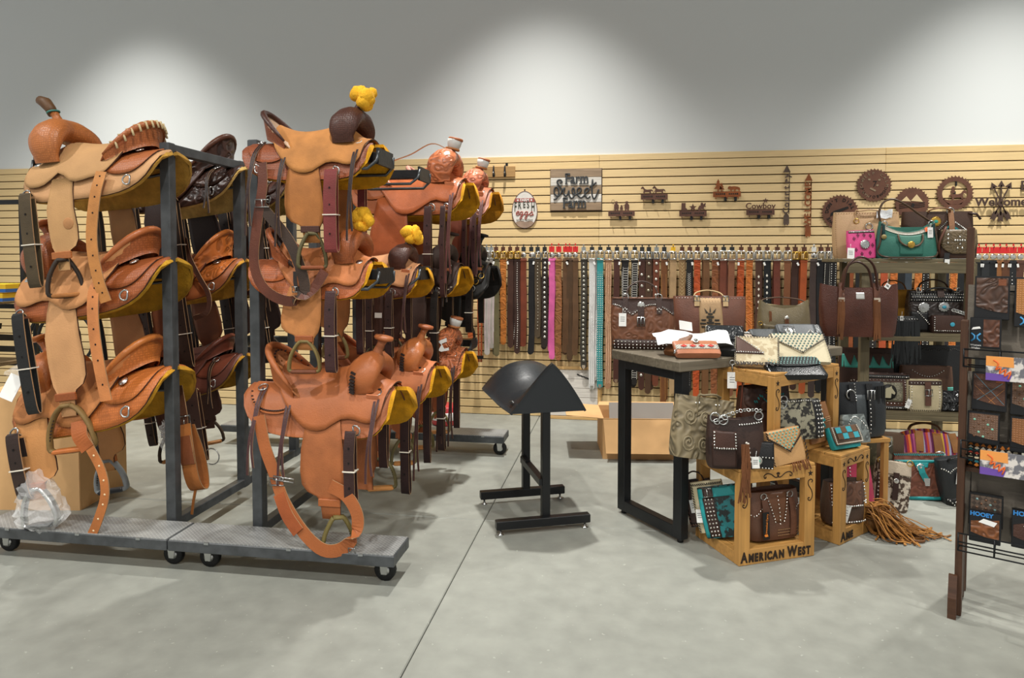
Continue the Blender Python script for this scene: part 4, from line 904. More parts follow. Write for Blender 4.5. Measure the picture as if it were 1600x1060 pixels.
def one_belt(x, y, zb, L, col, deco, bk, tg, label, grp, w=.052, lean=0., tip=False, tagm=True, price=False):
    t = thing('belt', label, 'belt', (x, y, zb), 0, grp); r = rnd
    c1, k = col if isinstance(col, tuple) else (col, 'leather')
    mat = M(c1, k, rough=.5, var=.16) if k != 'lace' else lea(c1)
    ph = r.uniform(0, 6); z0 = -.085
    P = [(0, 0, z0), (0, -.004, z0-.02)]+[(lean*(q/8)**1.5+.003*math.sin(ph+q), -.004*math.sin(q*.8+ph), z0-.02-(L-.1)*q/8) for q in range(1, 9)]
    tp = [1]*(len(P)-1)+[.98]; e = P[-1]; P += [(e[0], e[1], e[2]-.012), (e[0], e[1], e[2]-.02)]; tp += [.7, .15]
    b = MB(); b.strip(P, w, .006, (1, 0, 0), taper=tp); s = b.build('strap', mat, t)
    link('buckle', BK[bk], t, (0, -.006, -.058)); b = MB(); b.box(w+.006, .014, .012, (0, -.002, z0-.022)); b.build('keeper', mat, s)
    if tagm: link('hang_tag', TG[tg], t, (0, -.008, -.004), (0, 0, r.uniform(-.25, .25)))
    if tip: link('tip', TIPME, s, (e[0], e[1]-.001, e[2]-.004))
    if price: link('price_tag', PRICE, t, (.022*r.choice((-1, 1)), -.012, z0-.045), (0, r.uniform(-.5, .5), 0))
    if deco:
        kind, dc = deco[0], deco[1]; step = deco[2] if len(deco) > 2 else .02; d = MB(); n = int((L-.14)/step)
        def at(zz):
            q = (z0-.02-zz)/(L-.1)*8; q = max(0, min(8, q)); return lean*(q/8)**1.5+.003*math.sin(ph+q), -.004*math.sin(q*.8+ph)
        for i in range(n):
            zz = z0-.045-step*i; xx, yy = at(zz)
            if kind == 'stud': d.stud((xx, yy-.003, zz), (0, -1, 0), .005)
            elif kind == 'stud2':
                for s_ in (-1, 1): d.stud((xx+s_*w*.3, yy-.003, zz), (0, -1, 0), .004)
            elif kind == 'stud3':
                for s_ in (-1, 0, 1): d.stud((xx+s_*w*.34, yy-.003, zz), (0, -1, 0), .0045)
            elif kind == 'concho': d.lathe([(.013, 0), (.012, .004), (.001, .006)], 8, (xx, yy-.003, zz), Matrix.Rotation(PI/2, 3, 'X'))
            elif kind == 'diam': d.prism([(-.009, 0), (0, -.014), (.009, 0), (0, .014)], .002, (xx, yy-.003, zz))
            elif kind == 'lace':
                for s_ in (-1, 1): d.box(.004, .002, step*.6, (xx+s_*w*.38, yy-.004, zz), (0, s_*.3, 0))
            elif kind == 'ladder': d.box(w*.8, .002, .003, (xx, yy-.004, zz)); [d.box(.003, .002, step*.7, (xx+s_*w*.42, yy-.004, zz-step/2)) for s_ in (-1, 1)]
            elif kind == 'zig': [d.box(.0025, .002, step*1.1, (xx+s_*w*.12, yy-.004, zz), (0, s_*.7, 0)) for s_ in (-1, 1)]
        stuff(d.build('ornament', M(dc, rough=.35, metal=.6 if kind.startswith('stud') or kind == 'concho' else 0), s))
    return t
HK = [0]
def hook_of_belts(px, ybot, col, deco, bk, tg, desc, where, grp, py=384, n=2, **kw):
    p = onwall(px, py, .10); zb = p.z-.028; e = ray(px, ybot, y=p.y); L = zb-e.z
    h = bpy.data.objects.new('peg_hook', HOOKME); COL.objects.link(h); h.location = (p.x, WALLY-.008, p.z-.012)
    tag(h, 'peg carrying '+desc+', '+where, 'hook', 'belt pegs on the slat wall')
    one_belt(p.x, p.y+.012, zb, L, col, deco, bk, tg, desc+', '+where, grp, **kw)
    kw = dict(kw); kw['price'] = False; kw['lean'] = rnd.uniform(-.035, .035); kw['tagm'] = False
    for k in range(1, n):
        one_belt(p.x+rnd.uniform(-.012, .02), p.y+.012+.018*k, zb, L*rnd.uniform(.88, 1.02), col, deco if k < 2 else None, bk, tg, 'spare '+desc+' hanging behind '+where, grp, **kw)
BR = 'main row of belts on the slat wall'
B = [(760, 551, 'b9b4ac', ('stud2', 'e9c9d4', .012), 'silver', 'grey', 'pale rhinestone belt'), (767.5, 541, 'b3aca2', ('stud2', 'f0d5e0', .012), 'silver', 'grey', 'grey rhinestone belt'),
(775, 553, '6e6647', None, 'brass', 'brown', 'olive snakeskin belt'), (786, 535, ('b06a2c', 'tooled'), None, 'brass', 'brown', 'orange tan tooled belt'), (797, 540, '43291f', None, 'brass', 'brown', 'dark brown suede belt'),
(808, 549, '37221b', ('stud', 'd9d5cc', .02), 'brass', 'brown', 'dark brown silver-studded belt'), (818, 538, '70341f', None, 'oval', 'black', 'reddish brown belt'), (830, 549, '1b1a1b', None, 'oval', 'black', 'plain black belt'),
(840, 524, '4f4231', ('stud', 'c9c4b5', .03), 'steel', 'black', 'olive brown studded belt'), (851, 540, '2c211d', ('concho', 'c5c2ba', .045), 'steel', 'black', 'black-brown belt with spaced studs'), (862, 558, 'd2609b', None, 'oval', 'red', 'bright pink belt'),
(873, 560, ('8b5a35', 'tooled'), None, 'oval', 'red', 'light brown stamped belt'), (884, 548, '5c4028', None, 'oval', 'red', 'plain mid-brown belt'), (890, 560, '4d3722', None, 'oval', 'red', 'dark olive brown belt'), (899, 552, '5f442c', None, 'oval', 'red', 'brown grained belt'),
(912, 573, '3b372f', ('concho', 'a8a69a', .04), 'silver', 'grey', 'charcoal belt with round grommets'), (925, 605, 'c9c9c6', ('stud3', 'f2f2f0', .011), 'bigsq', 'black', 'sparkling silver belt'), (938, 603, '2e8f91', ('stud3', 'd7d2c6', .02), 'bigsq', 'black', 'turquoise and black studded belt'),
(951, 604, 'a47c5c', ('stud3', 'd9b79a', .012), 'bigsq', 'black', 'tan rhinestone belt'), (964, 595, '4a2a22', None, 'silver', 'black', 'dark red-brown belt with silver tip'), (978, 600, '1d1c1c', ('ladder', 'e6e4dd', .022), 'bigsq', 'black', 'black belt with white ladder lacing'), (992, 598, '1f1d1c', ('ladder', 'dcd9d0', .02), 'bigsq', 'black', 'black belt with cream ladder lacing'),
(1003.5, 606, '46291f', ('concho', 'c9c7bd', .1), 'steel', 'black', 'brown belt with silver conchos'), (1014, 612, '4c3524', ('concho', 'a8a08c', .12), 'steel', 'black', 'walnut belt with dull conchos'), (1026, 600, '6b3a26', ('concho', 'd0ccc0', .07), 'steel', 'grey', 'scalloped red-brown concho belt'), (1038, 628, '6e4424', ('lace', 'b98548', .014), 'steel', 'black', 'orange-laced brown belt'),
(1052, 612, 'a98c66', None, 'silver', 'yellow', 'cream belt with yellow hang tag'), (1066, 618, '8c6f4a', ('zig', 'c9b183', .03), 'silver', 'brown', 'tan belt with diamond stitching'), (1078, 610, '1f1e1e', ('zig', 'e4e0d6', .018), 'silver', 'brown', 'black belt with white zigzag'), (1090, 622, ('a8481f', 'tooled'), None, 'silver', 'brown', 'orange-red tooled belt'), (1104, 616, '6d4a2c', None, 'silver', 'black', 'brown tan-edged belt'),
(1118, 614, ('7c4a2a', 'tooled'), None, 'silver', 'brown', 'tan brown stamped belt'), (1131, 620, '703c2a', None, 'bigsq', 'black', 'red-brown smooth belt'), (1144, 616, '84553c', None, 'bigsq', 'black', 'light red-brown belt'), (1158.5, 620, ('a3491e', 'tooled'), None, 'bigsq', 'brown', 'dark-tooled orange belt'), (1172, 618, ('b3642a', 'tooled'), ('lace', 'd79a54', .02), 'silver', 'brown', 'bright orange tooled belt with pale edges'),
(1186, 612, '4b2f22', ('diam', 'e3dccb', .055), 'bigsq', 'brown', 'brown belt with ivory diamonds'), (1199, 612, '16191b', ('diam', 'e6e2d6', .05), 'bigsq', 'brown', 'black belt with ivory diamonds'), (1215, 610, '673426', None, 'bigsq', 'brown', 'plain mahogany belt'), (1231, 614, ('7a4c30', 'basket'), None, 'bigsq', 'brown', 'basket-stamped brown belt'), (1243, 606, ('3a231b', 'basket'), None, 'brass', 'brown', 'dark stamped belt with brass buckle'),
(1257, 612, 'a14e26', None, 'brass', 'brown', 'smooth orange belt with brass buckle'), (1272, 618, '3f332f', None, 'oval', 'white', 'wide grey-brown belt with oversized buckle'), (1283, 610, '17181a', None, 'silver', 'brown', 'plain black leather belt'), (1294, 612, '1b1a19', ('lace', 'd8d4c8', .015), 'silver', 'brown', 'black belt with white edge stitching'), (1303, 606, '161516', ('stud2', 'd5d3cc', .02), 'silver', 'black', 'black double-studded belt')]
for i, q in enumerate(B):
    hook_of_belts(q[0], q[1], q[2], q[3], q[4], q[5], q[6], ORD[i]+' hook from the left', BR, tip=q[6] in ('sparkling silver belt', 'turquoise and black studded belt', 'dark red-brown belt with silver tip', 'charcoal belt with round grommets'), price=i % 3 == 1, w=.053)
B2 = [(1318, '231d1b', None, 'black'), (1330, '8a4a26', None, 'brown'), (1343, '1c1b1b', None, 'black'), (1356, '5e3a24', None, 'brown'), (1368, '2a2624', ('stud', 'cfccc2', .03), 'black studded'), (1383, 'b2502c', None, 'red-orange'), (1398, ('b8662c', 'tooled'), None, 'tooled orange'), (1410, '15171a', None, 'jet black'), (1422, '39424b', None, 'blue-grey'), (1437, ('b96b2e', 'tooled'), None, 'stamped orange'), (1449, '1c1a19', ('stud2', 'd0cdc4', .02), 'black double-studded'), (1462, '9a8a66', None, 'olive tan'), (1472, ('b4602e', 'tooled'), None, 'tooled rust'), (1480, '222024', None, 'charcoal'), (1492, ('b9672c', 'tooled'), ('lace', 'dc9b52', .02), 'edge-laced orange'), (1504, '1a1b1d', None, 'dull black')]
for i, q in enumerate(B2):
    hook_of_belts(q[0], 606+4*(i % 4), q[1], q[2], 'silver', 'brown', q[3]+' belt', ORD[i]+' hook behind the bag shelves', 'belts behind the bag shelves', py=382, n=1, w=.055, price=i % 4 == 0)
B3 = [(1530, '1d1f20', None, 'black'), (1541, '27292b', None, 'charcoal'), (1553, '16181a', None, 'jet black'), (1563, '8a5a32', None, 'tan'), (1573, '5d3a25', None, 'brown'), (1584, '1f2123', ('stud', 'c9c7c0', .03), 'black studded'), (1596, '5a3a2c', None, 'red-brown')]
for i, q in enumerate(B3):
    hook_of_belts(q[0], 604, q[1], q[2], 'oval', 'red', q[3]+' belt with red hang tag', ORD[i]+' hook right of the shelves', 'red-tagged belts at the right', py=385, n=1, w=.058, price=True)
# orange tie straps hanging beside the saddles
for i, (px, y0, y1, c) in enumerate(((735, 430, 540, 'b4592a'), (750, 440, 566, '9a4a22'))):
    a = ray(px, y0, y=WALLY-.12); e = ray(px, y1, y=WALLY-.12); t = thing('leather_strap', ['pair of orange leather straps hanging nearest the saddles', 'narrow rust strap with small buckles just left of the rhinestone belts'][i], 'strap', (a.x, a.y, a.z))
    L = a.z-e.z
    for k in (0, 1):
        b = MB(); b.strip([(-.014+.028*k, 0, 0), (-.016+.03*k, -.006, -L*.5), (-.012+.022*k, 0, -L)], .024-.006*i, .005); b.build('strap', M(c, 'tooled', rough=.5), t)
    b = MB(); b.box(.06, .02, .03, (0, -.004, -L*.94)); b.build('clasp', BLACKM, t); b = MB(); b.tube([(0, -.008, .0), (0, .11, .0)], .003, 6); b.build('peg', BLACKM, t)
# ---------------- black saddle stand ----------------
SB = M('0f1012', 'metal', rough=.38, var=.1, bump=.04); POLY = M('24272a', 'poly', rough=.36, bump=.15)
ang = math.radians(22); c = (-.503, 3.82, 0)
t = thing('saddle_stand', 'black saddle-shaped display stand on square tube legs in the open floor', 'saddle stand', c, ang+PI/2+PI)
# local x towards the viewer (horn end), y to the right of the picture
G = []
def arch(x, hw, top, bot, pw, sk=0., n=21):
    r = []
    for i in range(n):
        u = -1+2*i/(n-1); v = u-sk*(1-u*u); r.append((x, hw*u+.03, bot+(top-bot)*(1-abs(v)**pw if abs(v) < 1 else 0)))
    return r
for q in ((-.36, .255, .80, .675, 2.2), (-.345, .26, .835, .672, 2.3), (-.30, .26, .845, .670, 2.3), (-.22, .255, .83, .666, 2.2), (-.12, .245, .775, .658, 2.0), (-.03, .235, .735, .65, 1.9), (.05, .225, .735, .645, 1.7), (.12, .218, .785, .643, 1.45, .05), (.18, .215, .865, .643, 1.3, .09), (.215, .214, .908, .643, 1.2, .10), (.235, .212, .903, .643, 1.2, .10)):
    G.append(arch(*q))
b = MB(); b.grid(G, -.012); b.build('saddle_form', POLY, t)
e = G[-1]; b = MB(); b.add([(.232, p[1], p[2]-.002) for p in e]+[(.220, p[1], p[2]-.002) for p in e], [tuple(range(len(e)-1, -1, -1)), tuple(range(len(e), 2*len(e)))]+[(i, i+1, i+1+len(e), i+len(e)) for i in range(len(e)-1)]+[(len(e)-1, 0, len(e), 2*len(e)-1)]); b.build('front_plate', POLY, t)
e = G[0]; b = MB(); b.add([(-.352, p[1], p[2]-.002) for p in e]+[(-.342, p[1], p[2]-.002) for p in e], [tuple(range(len(e))), tuple(range(2*len(e)-1, len(e)-1, -1))]+[(i+1, i, i+len(e), i+1+len(e)) for i in range(len(e)-1)]); b.build('rear_plate', POLY, t)
for (x, u) in ((.16, -.80), (-.33, -.86)):
    b = MB(); y = .22*u+.03; b.box(.05, .006, .014, (x, y-.012, .69 if x > 0 else .70), (.7, -.3, .1)); b.build('strap_slot', STEEL, t)
for x in (.235, -.235):
    b = MB(); b.box(.044, .044, .60, (x-(.03 if x > 0 else 0), .02, .345), ch=.003); p = b.build('leg', SB, t)
    b = MB(); b.box(.046, .52, .046, (x, 0, .055), ch=.003); f = b.build('foot_bar', SB, t)
    for s in (-1, 1):
        b = MB(); b.lathe([(.018, 0), (.018, .004), (.006, .010), (.006, .034)], 12, (x, s*.235, 0)); b.build('levelling_foot', STEEL, f)
b = MB(); b.bar((-.22, 0, .26), (.22, 0, .26), .036, .036); b.bar((-.215, .0, .27), (-.10, .0, .27), .03, .03); b.build('stretcher', SB, t)
# ---------------- open cardboard box ----------------
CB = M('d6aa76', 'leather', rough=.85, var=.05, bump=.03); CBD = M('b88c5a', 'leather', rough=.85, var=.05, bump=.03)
def carton(label, loc, rot, w, d, h, flaps, lining=None):
    t = thing('cardboard_box', label, 'box', loc, rot)
    for nm, sx, sy, at in (('side_panel', w, .006, (0, -d/2, h/2)), ('side_panel', w, .006, (0, d/2, h/2)), ('side_panel', .006, d, (-w/2, 0, h/2)), ('side_panel', .006, d, (w/2, 0, h/2))):
        b = MB(); b.box(sx, sy, h, at); b.build(nm, CB, t)
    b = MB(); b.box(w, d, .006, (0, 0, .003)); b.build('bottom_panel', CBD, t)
    for (o, a1, a2, L) in flaps:       # hinge point pair and drop direction
        b = MB(); a1, a2, L = Vector(a1), Vector(a2), Vector(L); n = (a2-a1).cross(L).normalized()*.004
        vs = [a1, a2, a2+L-(a2-a1)*.02, a1+L+(a2-a1)*.02]; vs += [v+n for v in vs]
        b.add(vs, [(3, 2, 1, 0), (4, 5, 6, 7), (0, 1, 5, 4), (1, 2, 6, 5), (2, 3, 7, 6), (3, 0, 4, 7)]); b.build('flap', CB, t)
    return t
w, d, h = .62, .46, .30
t = carton('open cardboard box with flaps spread, on the floor below the belts', (.145, 5.26, 0), math.radians(7), w, d, h,
       [(0, (-w/2, -d/2, h), (w/2, -d/2, h), (0, -.09, -.235)), (0, (-w/2, d/2, h), (-w/2, -d/2, h), (-.27, 0, .02)), (0, (w/2, -d/2, h), (w/2, d/2, h), (.16, 0, -.12)), (0, (w/2, d/2, h), (-w/2, d/2, h), (0, .04, .02))])
b = MB(); b.box(.50, .012, .20, (.02, d/2-.10, h-.06), (-.25, 0, 0)); b.build('grey_board', M('9c9a94', rough=.8), t)
b = MB(); b.box(.05, .09, .003, (w/2+.02, .02, .002)); 
# ---------------- cartons and shelving at the left edge ----------------
t = carton('tall closed cardboard box behind the lower left saddle', (-3.42, 3.66, 0), math.radians(8), .56, .46, .69, [])
b = MB(); b.box(.56, .46, .008, (0, 0, .692)); b.build('lid', CB, t)
b = MB(); b.box(.57, .055, .002, (0, 0, .6975)); b.build('packing_tape', M('b89a6c', rough=.3), t)
t = thing('wrapped_bundle', 'clear plastic wrapped bundle lying on the tall cardboard box', 'bundle', (-3.42, 3.64, .70), .2)
G = []; r = random.Random(5)
for i in range(11):
    x = -.24+.048*i; k = math.sin(PI*(i+.6)/11.2)**.4
    G.append([(x+r.uniform(-.01, .01), .15*k*math.cos(a)*r.uniform(.85, 1.1), .075+.072*k*math.sin(a)*r.uniform(.8, 1.15)) for a in [2*PI*j/14 for j in range(14)]])
b = MB(); b.grid(G, cv=True, smooth=False); b.build('plastic_wrap', FILM, t)
b = MB(); b.ball((0, 0, .07), (.20, .11, .055), 14, 8, jit=.1); b.build('contents', M('b9bcc0', 'leather', rough=.5), t)
t = thing('coiled_rope', 'black coiled hoses hanging behind the lower left saddle', 'coil', (-4.3, 4.55, .85))
for k in range(4):
    b = MB(); b.tube([(-.12+.07*k+(.14+.02*k)*math.cos(a), .03*k, (.17+.01*k)*math.sin(a)) for a in [2*PI*i/24 for i in range(24)]], .012, 8, closed=True); b.build('coil', M('17181a', rough=.35), t)
b = MB(); b.box(.5, .03, .03, (0, .05, .19)); b.build('hanger', BLACKM, t); b = MB(); b.box(.03, .03, 1.05, (-.2, .08, -.325)); b.box(.25, .3, .02, (-.2, .08, -.84)); b.build('stand', BLACKM, t)
t = thing('display_shelving', 'dark metal frame with a wooden shelf at the left edge', 'shelving', (-5.21, 4.95, 0))
for x in (-.5, .05):
    for y in (-.2, .25):
        b = MB(); b.box(.04, .04, 1.98, (x, y, .99), ch=.003); b.build('post', BLACKM, t)
for z in (1.96, 1.05, .55):
    for y in (-.2, .25):
        b = MB(); b.box(.55, .035, .04, (-.225, y, z)); b.build('rail', BLACKM, t)
for z in (1.10, .58):
    b = MB(); b.box(.60, .50, .03, (-.225, .025, z), ch=.003); b.build('shelf_board', M('6e5a40', 'wood'), t)
for i in range(3):
    b = MB(); b.bar((-.2+.12*i, -.25, .95-.1*i), (-.15+.14*i, .2, .88-.1*i), .03, .05); b.build('bracket', BLACKM, t)
for r_ in range(2):
    for k in range(4):
        t = thing('product_box', 'yellow and blue carton, '+['first', 'second', 'third', 'fourth'][k]+' from the left in the '+['lower', 'upper'][r_]+' row at left edge', 'box', (-5.36+.125*k+.03*r_, 4.86, 1.116+.075*r_), 0, 'yellow and blue cartons at the left edge')
        b = MB(); b.box(.115, .2, .07, (0, 0, .036), ch=.002); b.build('carton', M('e0b422', rough=.5), t)
        b = MB(); b.box(.116, .202, .028, (0, 0, .018)); b.build('blue_band', M('2a5fa8', rough=.5), t)
t = thing('plastic_tub', 'red and white plastic tub on the floor behind the far saddles', 'tub', (-1.55, 5.85, 0))
b = MB(); b.lathe([(.10, 0), (.12, .01), (.13, .16), (.12, .17)], 20); b.build('body', M('c23b3f', rough=.4), t)
b = MB(); b.lathe([(.1265, .05), (.132, .06), (.134, .11), (.128, .12)], 20); b.build('label_band', M('e6e2e0', rough=.5), t)
# ---------------- long table with black steel legs ----------------
TZ = .945; TA = math.radians(38)
TW = M('6f6656', 'wood', rough=.6, var=.22, bump=.15, sc=.8); BRW = M('6a6048', 'wood', rough=.65, var=.22, bump=.15); BRZ = M('6a6048', 'woodz', rough=.65, var=.22, bump=.15)
t = thing('display_table', 'rustic wooden table on black steel frame legs, covered with wallets', 'table', (.285, 3.50, 0), TA)
TL, TD = 1.27, .565
for k in range(3):
    b = MB(); b.box(TL, TD/3-.003, .052, (TL/2, TD/3*(k+.5), TZ-.026), ch=.004); b.build('top_plank', TW, t)
for x in (.06, TL-.06):
    for y in (.05, TD-.05):
        b = MB(); b.box(.05, .062, TZ-.053-.02, (x, y, (TZ-.053)/2+.01), ch=.003); l = b.build('leg', BLACKM, t)
        b = MB(); b.lathe([(.016, 0), (.016, .012), (.01, .022)], 10, (x, y, 0)); b.build('levelling_foot', M('101010'), l)
    b = MB(); b.box(.05, TD-.10-.062, .062, (x, TD/2, .051), ch=.003); b.build('floor_rail', BLACKM, t)
    b = MB(); b.box(.05, TD-.10-.062, .05, (x, TD/2, TZ-.079), ch=.003); b.build('top_rail', BLACKM, t)
def tp(u, v, z=0.): # point on the table top: u along its length, v across
    c, s = math.cos(TA), math.sin(TA); return (.285+u*c-v*s, 3.50+u*s+v*c, TZ+z)
# ---------------- wooden crates ----------------
PINE = M('b98a4b', 'wood', rough=.55, var=.14, bump=.08, sc=.7); PINEZ = M('b98a4b', 'woodz', rough=.55, var=.14, bump=.08, sc=.7); BRAND = M('2a1d12', rough=.8)
SCR = spline([(.006, -.006), (.011, .002), (.004, .010), (-.009, .004), (-.010, -.016), (.006, -.044), (.011, -.072), (.002, -.094), (-.010, -.090), (-.009, -.080), (-.003, -.082)], 3)
def crate(label, loc, rot, w, d, h, post=.06, txt=None, txs=.07, deco=True, shelf=True, tall=False):
    t = thing('wooden_crate', label, 'crate', loc, rot)
    for x in (post/2, w-post/2):
        for y in (.02, d-.02):
            b = MB(); b.box(post, .04, h-.002, (x, y, h/2), ch=.002); p = b.build('post', PINEZ, t)
            if y < .1 and deco:
                b = MB(); b.prism(star(.016), .0008, (x, -.0002, h-.035))
                b.tube([(x+q[0]*1.15, -.0005, h-.075+q[1]) for q in SCR], .0026, 4, up=(0, 1, 0))
                stuff(b.build('burned_mark', BRAND, p))
    rl = .055
    for y in (.02, d-.02):
        b = MB(); b.box(w-2*post, .036, rl, (w/2, y, h-rl/2), ch=.002); p = b.build('rail', PINE, t)
        if y < .1 and deco:
            b = MB()
            for q in (-.02, .02): b.tube([(w/2+q+(-a[1]-.02)*(-1 if q < 0 else 1)*.8, .0015, h-rl/2+a[0]) for a in SCR], .0026, 4, up=(0, 1, 0))
            stuff(b.build('burned_mark', BRAND, p))
        b = MB(); b.box(w-2*post, .036, .075, (w/2, y, .0375), ch=.002); b.build('rail', PINE, t)
    for x in (.02, w-.02):
        for z, hh in ((h-rl/2, rl), (.03, .06)):
            b = MB(); b.box(.036, d-.08, hh, (x, d/2, z), ch=.002); b.build('rail', PINE, t)
    n = 4
    for k in range(n):
        b = MB(); b.box(w-.005, d/n-.004, .014, (w/2, d/n*(k+.5), h+.007), ch=.002)
        b.build('top_slat', PINE, t)
        if shelf: b = MB(); b.box(w-.08, (d-.08)/n-.004, .012, (w/2, .04+(d-.08)/n*(k+.5), .055)); b.build('floor_slat', PINE, t)
    if txt:
        x = .012; k_ = 1.0
        tw = 0
        for chx in txt:
            if chx == ' ': tw += .022; continue
            tw += max(v[0] for v in text_mesh(chx.upper(), txs*(1. if chx.isupper() else .78), .0006, 0, 'LEFT', .003)[0])+.006
        k_ = min(1., (w-.03)/tw)
        for chx in txt:
            if chx == ' ': x += .022*k_; continue
            big = chx.isupper() and txt.index(chx) in (0, txt.find(' ')+1); s = txs*(1. if big else .78)
            vs, f = text_mesh(chx.upper(), s, .0006, 0, 'LEFT', .003); wd = max(v[0] for v in vs)*k_
            b = MB(); b.add([(v[0]*k_+x, v[1]-.0008, v[2]+.037-(.0 if big else .005)) for v in vs], f); stuff(b.build('stencil_letter', BRAND, t)); x += wd+.006*k_
    return t
crate('pine crate stencilled AMERICAN WEST, frontmost on the floor below the table', (.552, 3.325, 0), math.radians(25.7), .43, .38, .45, txt='American West', txs=.068)
crate('pine crate with letters AME on its foot rail, right of the stencilled crate', (1.10, 3.655, 0), math.radians(46), .30, .36, .45, txt='Ame', txs=.062)
crate('wide pine crate standing on top of the two lower crates', (.742, 3.515, .466), math.radians(44), .585, .345, .415, post=.055)
# ---------------- bag shelving ----------------
t = thing('bag_shelf', 'grey-brown plank shelving full of handbags against the belt wall', 'shelf', (1.535, 4.76, 0))
SW, SD = .66, .42
for x in (.03, SW):
    for y in (.0, SD):
        b = MB(); b.box(.056, .046, 1.44 if x < .1 else 1.44, (x, y+.02, .72), ch=.003); b.build('post', BRZ, t)
for z, x0, x1 in ((1.465, -.12, .70), (.985, .02, .69), (.47, .02, .69)):
    for k in range(3):
        b = MB(); b.box(x1-x0, .155, .022, ((x0+x1)/2, .005+.16*k+.06, z-.011), ch=.002); b.build('shelf_plank', BRW, t)
    b = MB(); b.box(x1-x0-.06, .02, .07 if z > 1.4 else .03, ((x0+x1)/2, -.012, z-.058 if z > 1.4 else z-.036), ch=.002); b.build('shelf_edge', BRW, t)
# ---------------- wallet rack at the right ----------------
RA = math.radians(-27.5); DKW = M('4a3020', 'woodz', rough=.4, var=.2, bump=.06); DKX = M('4a3020', 'wood', rough=.4, var=.2, bump=.06); WIRE = M('26282a', rough=.35, metal=.5)
t = thing('wallet_rack', 'dark brown wooden A-frame rack with wire baskets of boxed wallets', 'rack', (1.375, 3.03, 0), RA)
WR = t; RW = .95
for x in (0, RW):
    b = MB(); b.box(.026, .058, 1.215, (x, .0, .6075), ch=.003); b.build('front_post', DKZ if False else DKW, t)
    b = MB(); b.box(.028, .046, 1.60, (x, .26, .80), ch=.003); b.build('rear_post', DKW, t)
    for y in (.085, .155):
        b = MB(); b.box(.024, .03, .40 if y < .1 else .46, (x, y, .24), ch=.002); b.build('side_slat', DKW, t)
    b = MB(); b.prism([(-.075, 0), (-.075, .085), (-.045, .17), (-.030, .17), (-.030, 0)], .03, (x-.032, 0, 0), (0, 1, 0), (0, 0, 1)); b.build('foot', DKX, t)
    for z in (.92, .60):
        b = MB(); b.box(.022, .24, .06, (x, .13, z), ch=.002); b.build('side_rail', DKX, t)
BZ = (1.03, .665, .295)
for z, y in zip(BZ, (.02, -.01, -.04)):
    b = MB()
    b.box(RW, .008, .31, (RW/2, y+.13, z+.17), (-.12, 0, 0)); bp = b.build('backing_panel', M('6f675c', 'leather', rough=.6), t)
    b = MB()
    for zz in (.0, .035, .07): b.tube([(-.0, y-.05, z+zz), (RW, y-.05, z+zz)], .0032, 6)
    for yy in (.0, .06): b.tube([(0, y-.05+yy, z), (RW, y-.05+yy, z)], .003, 6)
    for k in range(9):
        x = RW*k/8; b.tube([(x, y-.05, z+.072), (x, y-.05, z), (x, y+.09, z), (x, y+.12, z+.07)], .003, 6)
    b.tube([(.03, y+.115, z+.07), (.03, y+.12, z+.30), (RW-.03, y+.12, z+.30), (RW-.03, y+.115, z+.07)], .0035, 6)
    b.build('wire_basket', WIRE, t)
def wr(u, y, z):
    c, s = math.cos(RA), math.sin(RA); return (1.375+u*c-y*s, 3.03+u*s+y*c, z)
b = MB(); b.box(RW-.03, .22, .016, (RW/2, .13, .60)); b.build('shelf', DKX, WR)
def wallet_box(label, u, y, z, w, h, kind, col, c2=None, tilt=-.12, logo=None, strip_=False):
    t = thing('boxed_wallet', label, 'wallet', wr(u, y, z), (tilt, 0, RA), 'boxed wallets in the wire baskets')
    BX = M('17181a', rough=.3)
    b = MB(); b.box(w, .026, h, (0, .0, h/2), ch=.002); b.build('carton', BX, t)
    x0 = -w/2+.006+(w*.38 if strip_ else 0); x1 = w/2-.006
    m = M(col, kind, rough=.4, var=.22, sc=1.2, bump=.5, c2=c2) if c2 else M(col, kind, rough=.4, var=.22, sc=1.2, bump=.5)
    z0 = .008 if strip_ or kind == 'x' else h*.16; zt = h-.008
    if not strip_:   # curved lower edge of the window
        P = [(x0, zt)]+[(x0+(x1-x0)*k/10, z0+h*.13*(1-math.sin(PI/2*k/10))) for k in range(11)]+[(x1, zt)]
    else: P = [(x0, zt), (x0, z0), (x1, z0), (x1, zt)]
    b = MB(); b.prism(P, .004, (0, -.013, 0)); wl = b.build('wallet', m, t)
    if logo:
        b = MB(); cx, cz, s = (-w*.30, h*.35, .016) if strip_ else (x0+.03, h*.12, .016)
        for sx in (-1, 1): b.tube([(cx+sx*s, -.0145, cz+s), (cx+sx*s*.3, -.0145, cz+s*.35), (cx+sx*s*.3, -.0145, cz-s*.35), (cx+sx*s, -.0145, cz-s)], .0035, 5, up=(0, 1, 0))
        stuff(b.build('blue_emblem', M('4a9ad0'), t))
        if strip_:
            b = MB(); b.prism([(cx-.016, cz+.03), (cx+.016, cz+.036), (cx+.012, cz+.044), (cx-.010, cz+.040)], .001, (0, -.0135, 0)); b.build('white_emblem', PAPER, t)
            letters(t, 'Women', .011, (cx, -.0138, cz-.032), PAPER, .0006); letters(t, 'Wallet', .011, (cx, -.0138, cz-.044), PAPER, .0006)
    return t, wl
W1, x = wallet_box('boxed dark brown floral-tooled wallet, top left of the wire baskets', .085, .085, 1.215, .118, .178, 'tooled', '4b3428')
b = MB(); b.box(.026, .003, .026, (.034, -.0165, .152)); b.build('brand_patch', lea('7a4426'), W1)
wallet_box('boxed basket-weave tan wallet with blue emblem at the top right edge', .222, .085, 1.19, .125, .20, 'basket', 'a8713c', logo=True)
wallet_box('boxed brown tooled wallet with white and blue emblems, in front on the top basket', .068, .035, 1.10, .105, .125, 'tooled', '5a3726', strip_=True, logo=True)
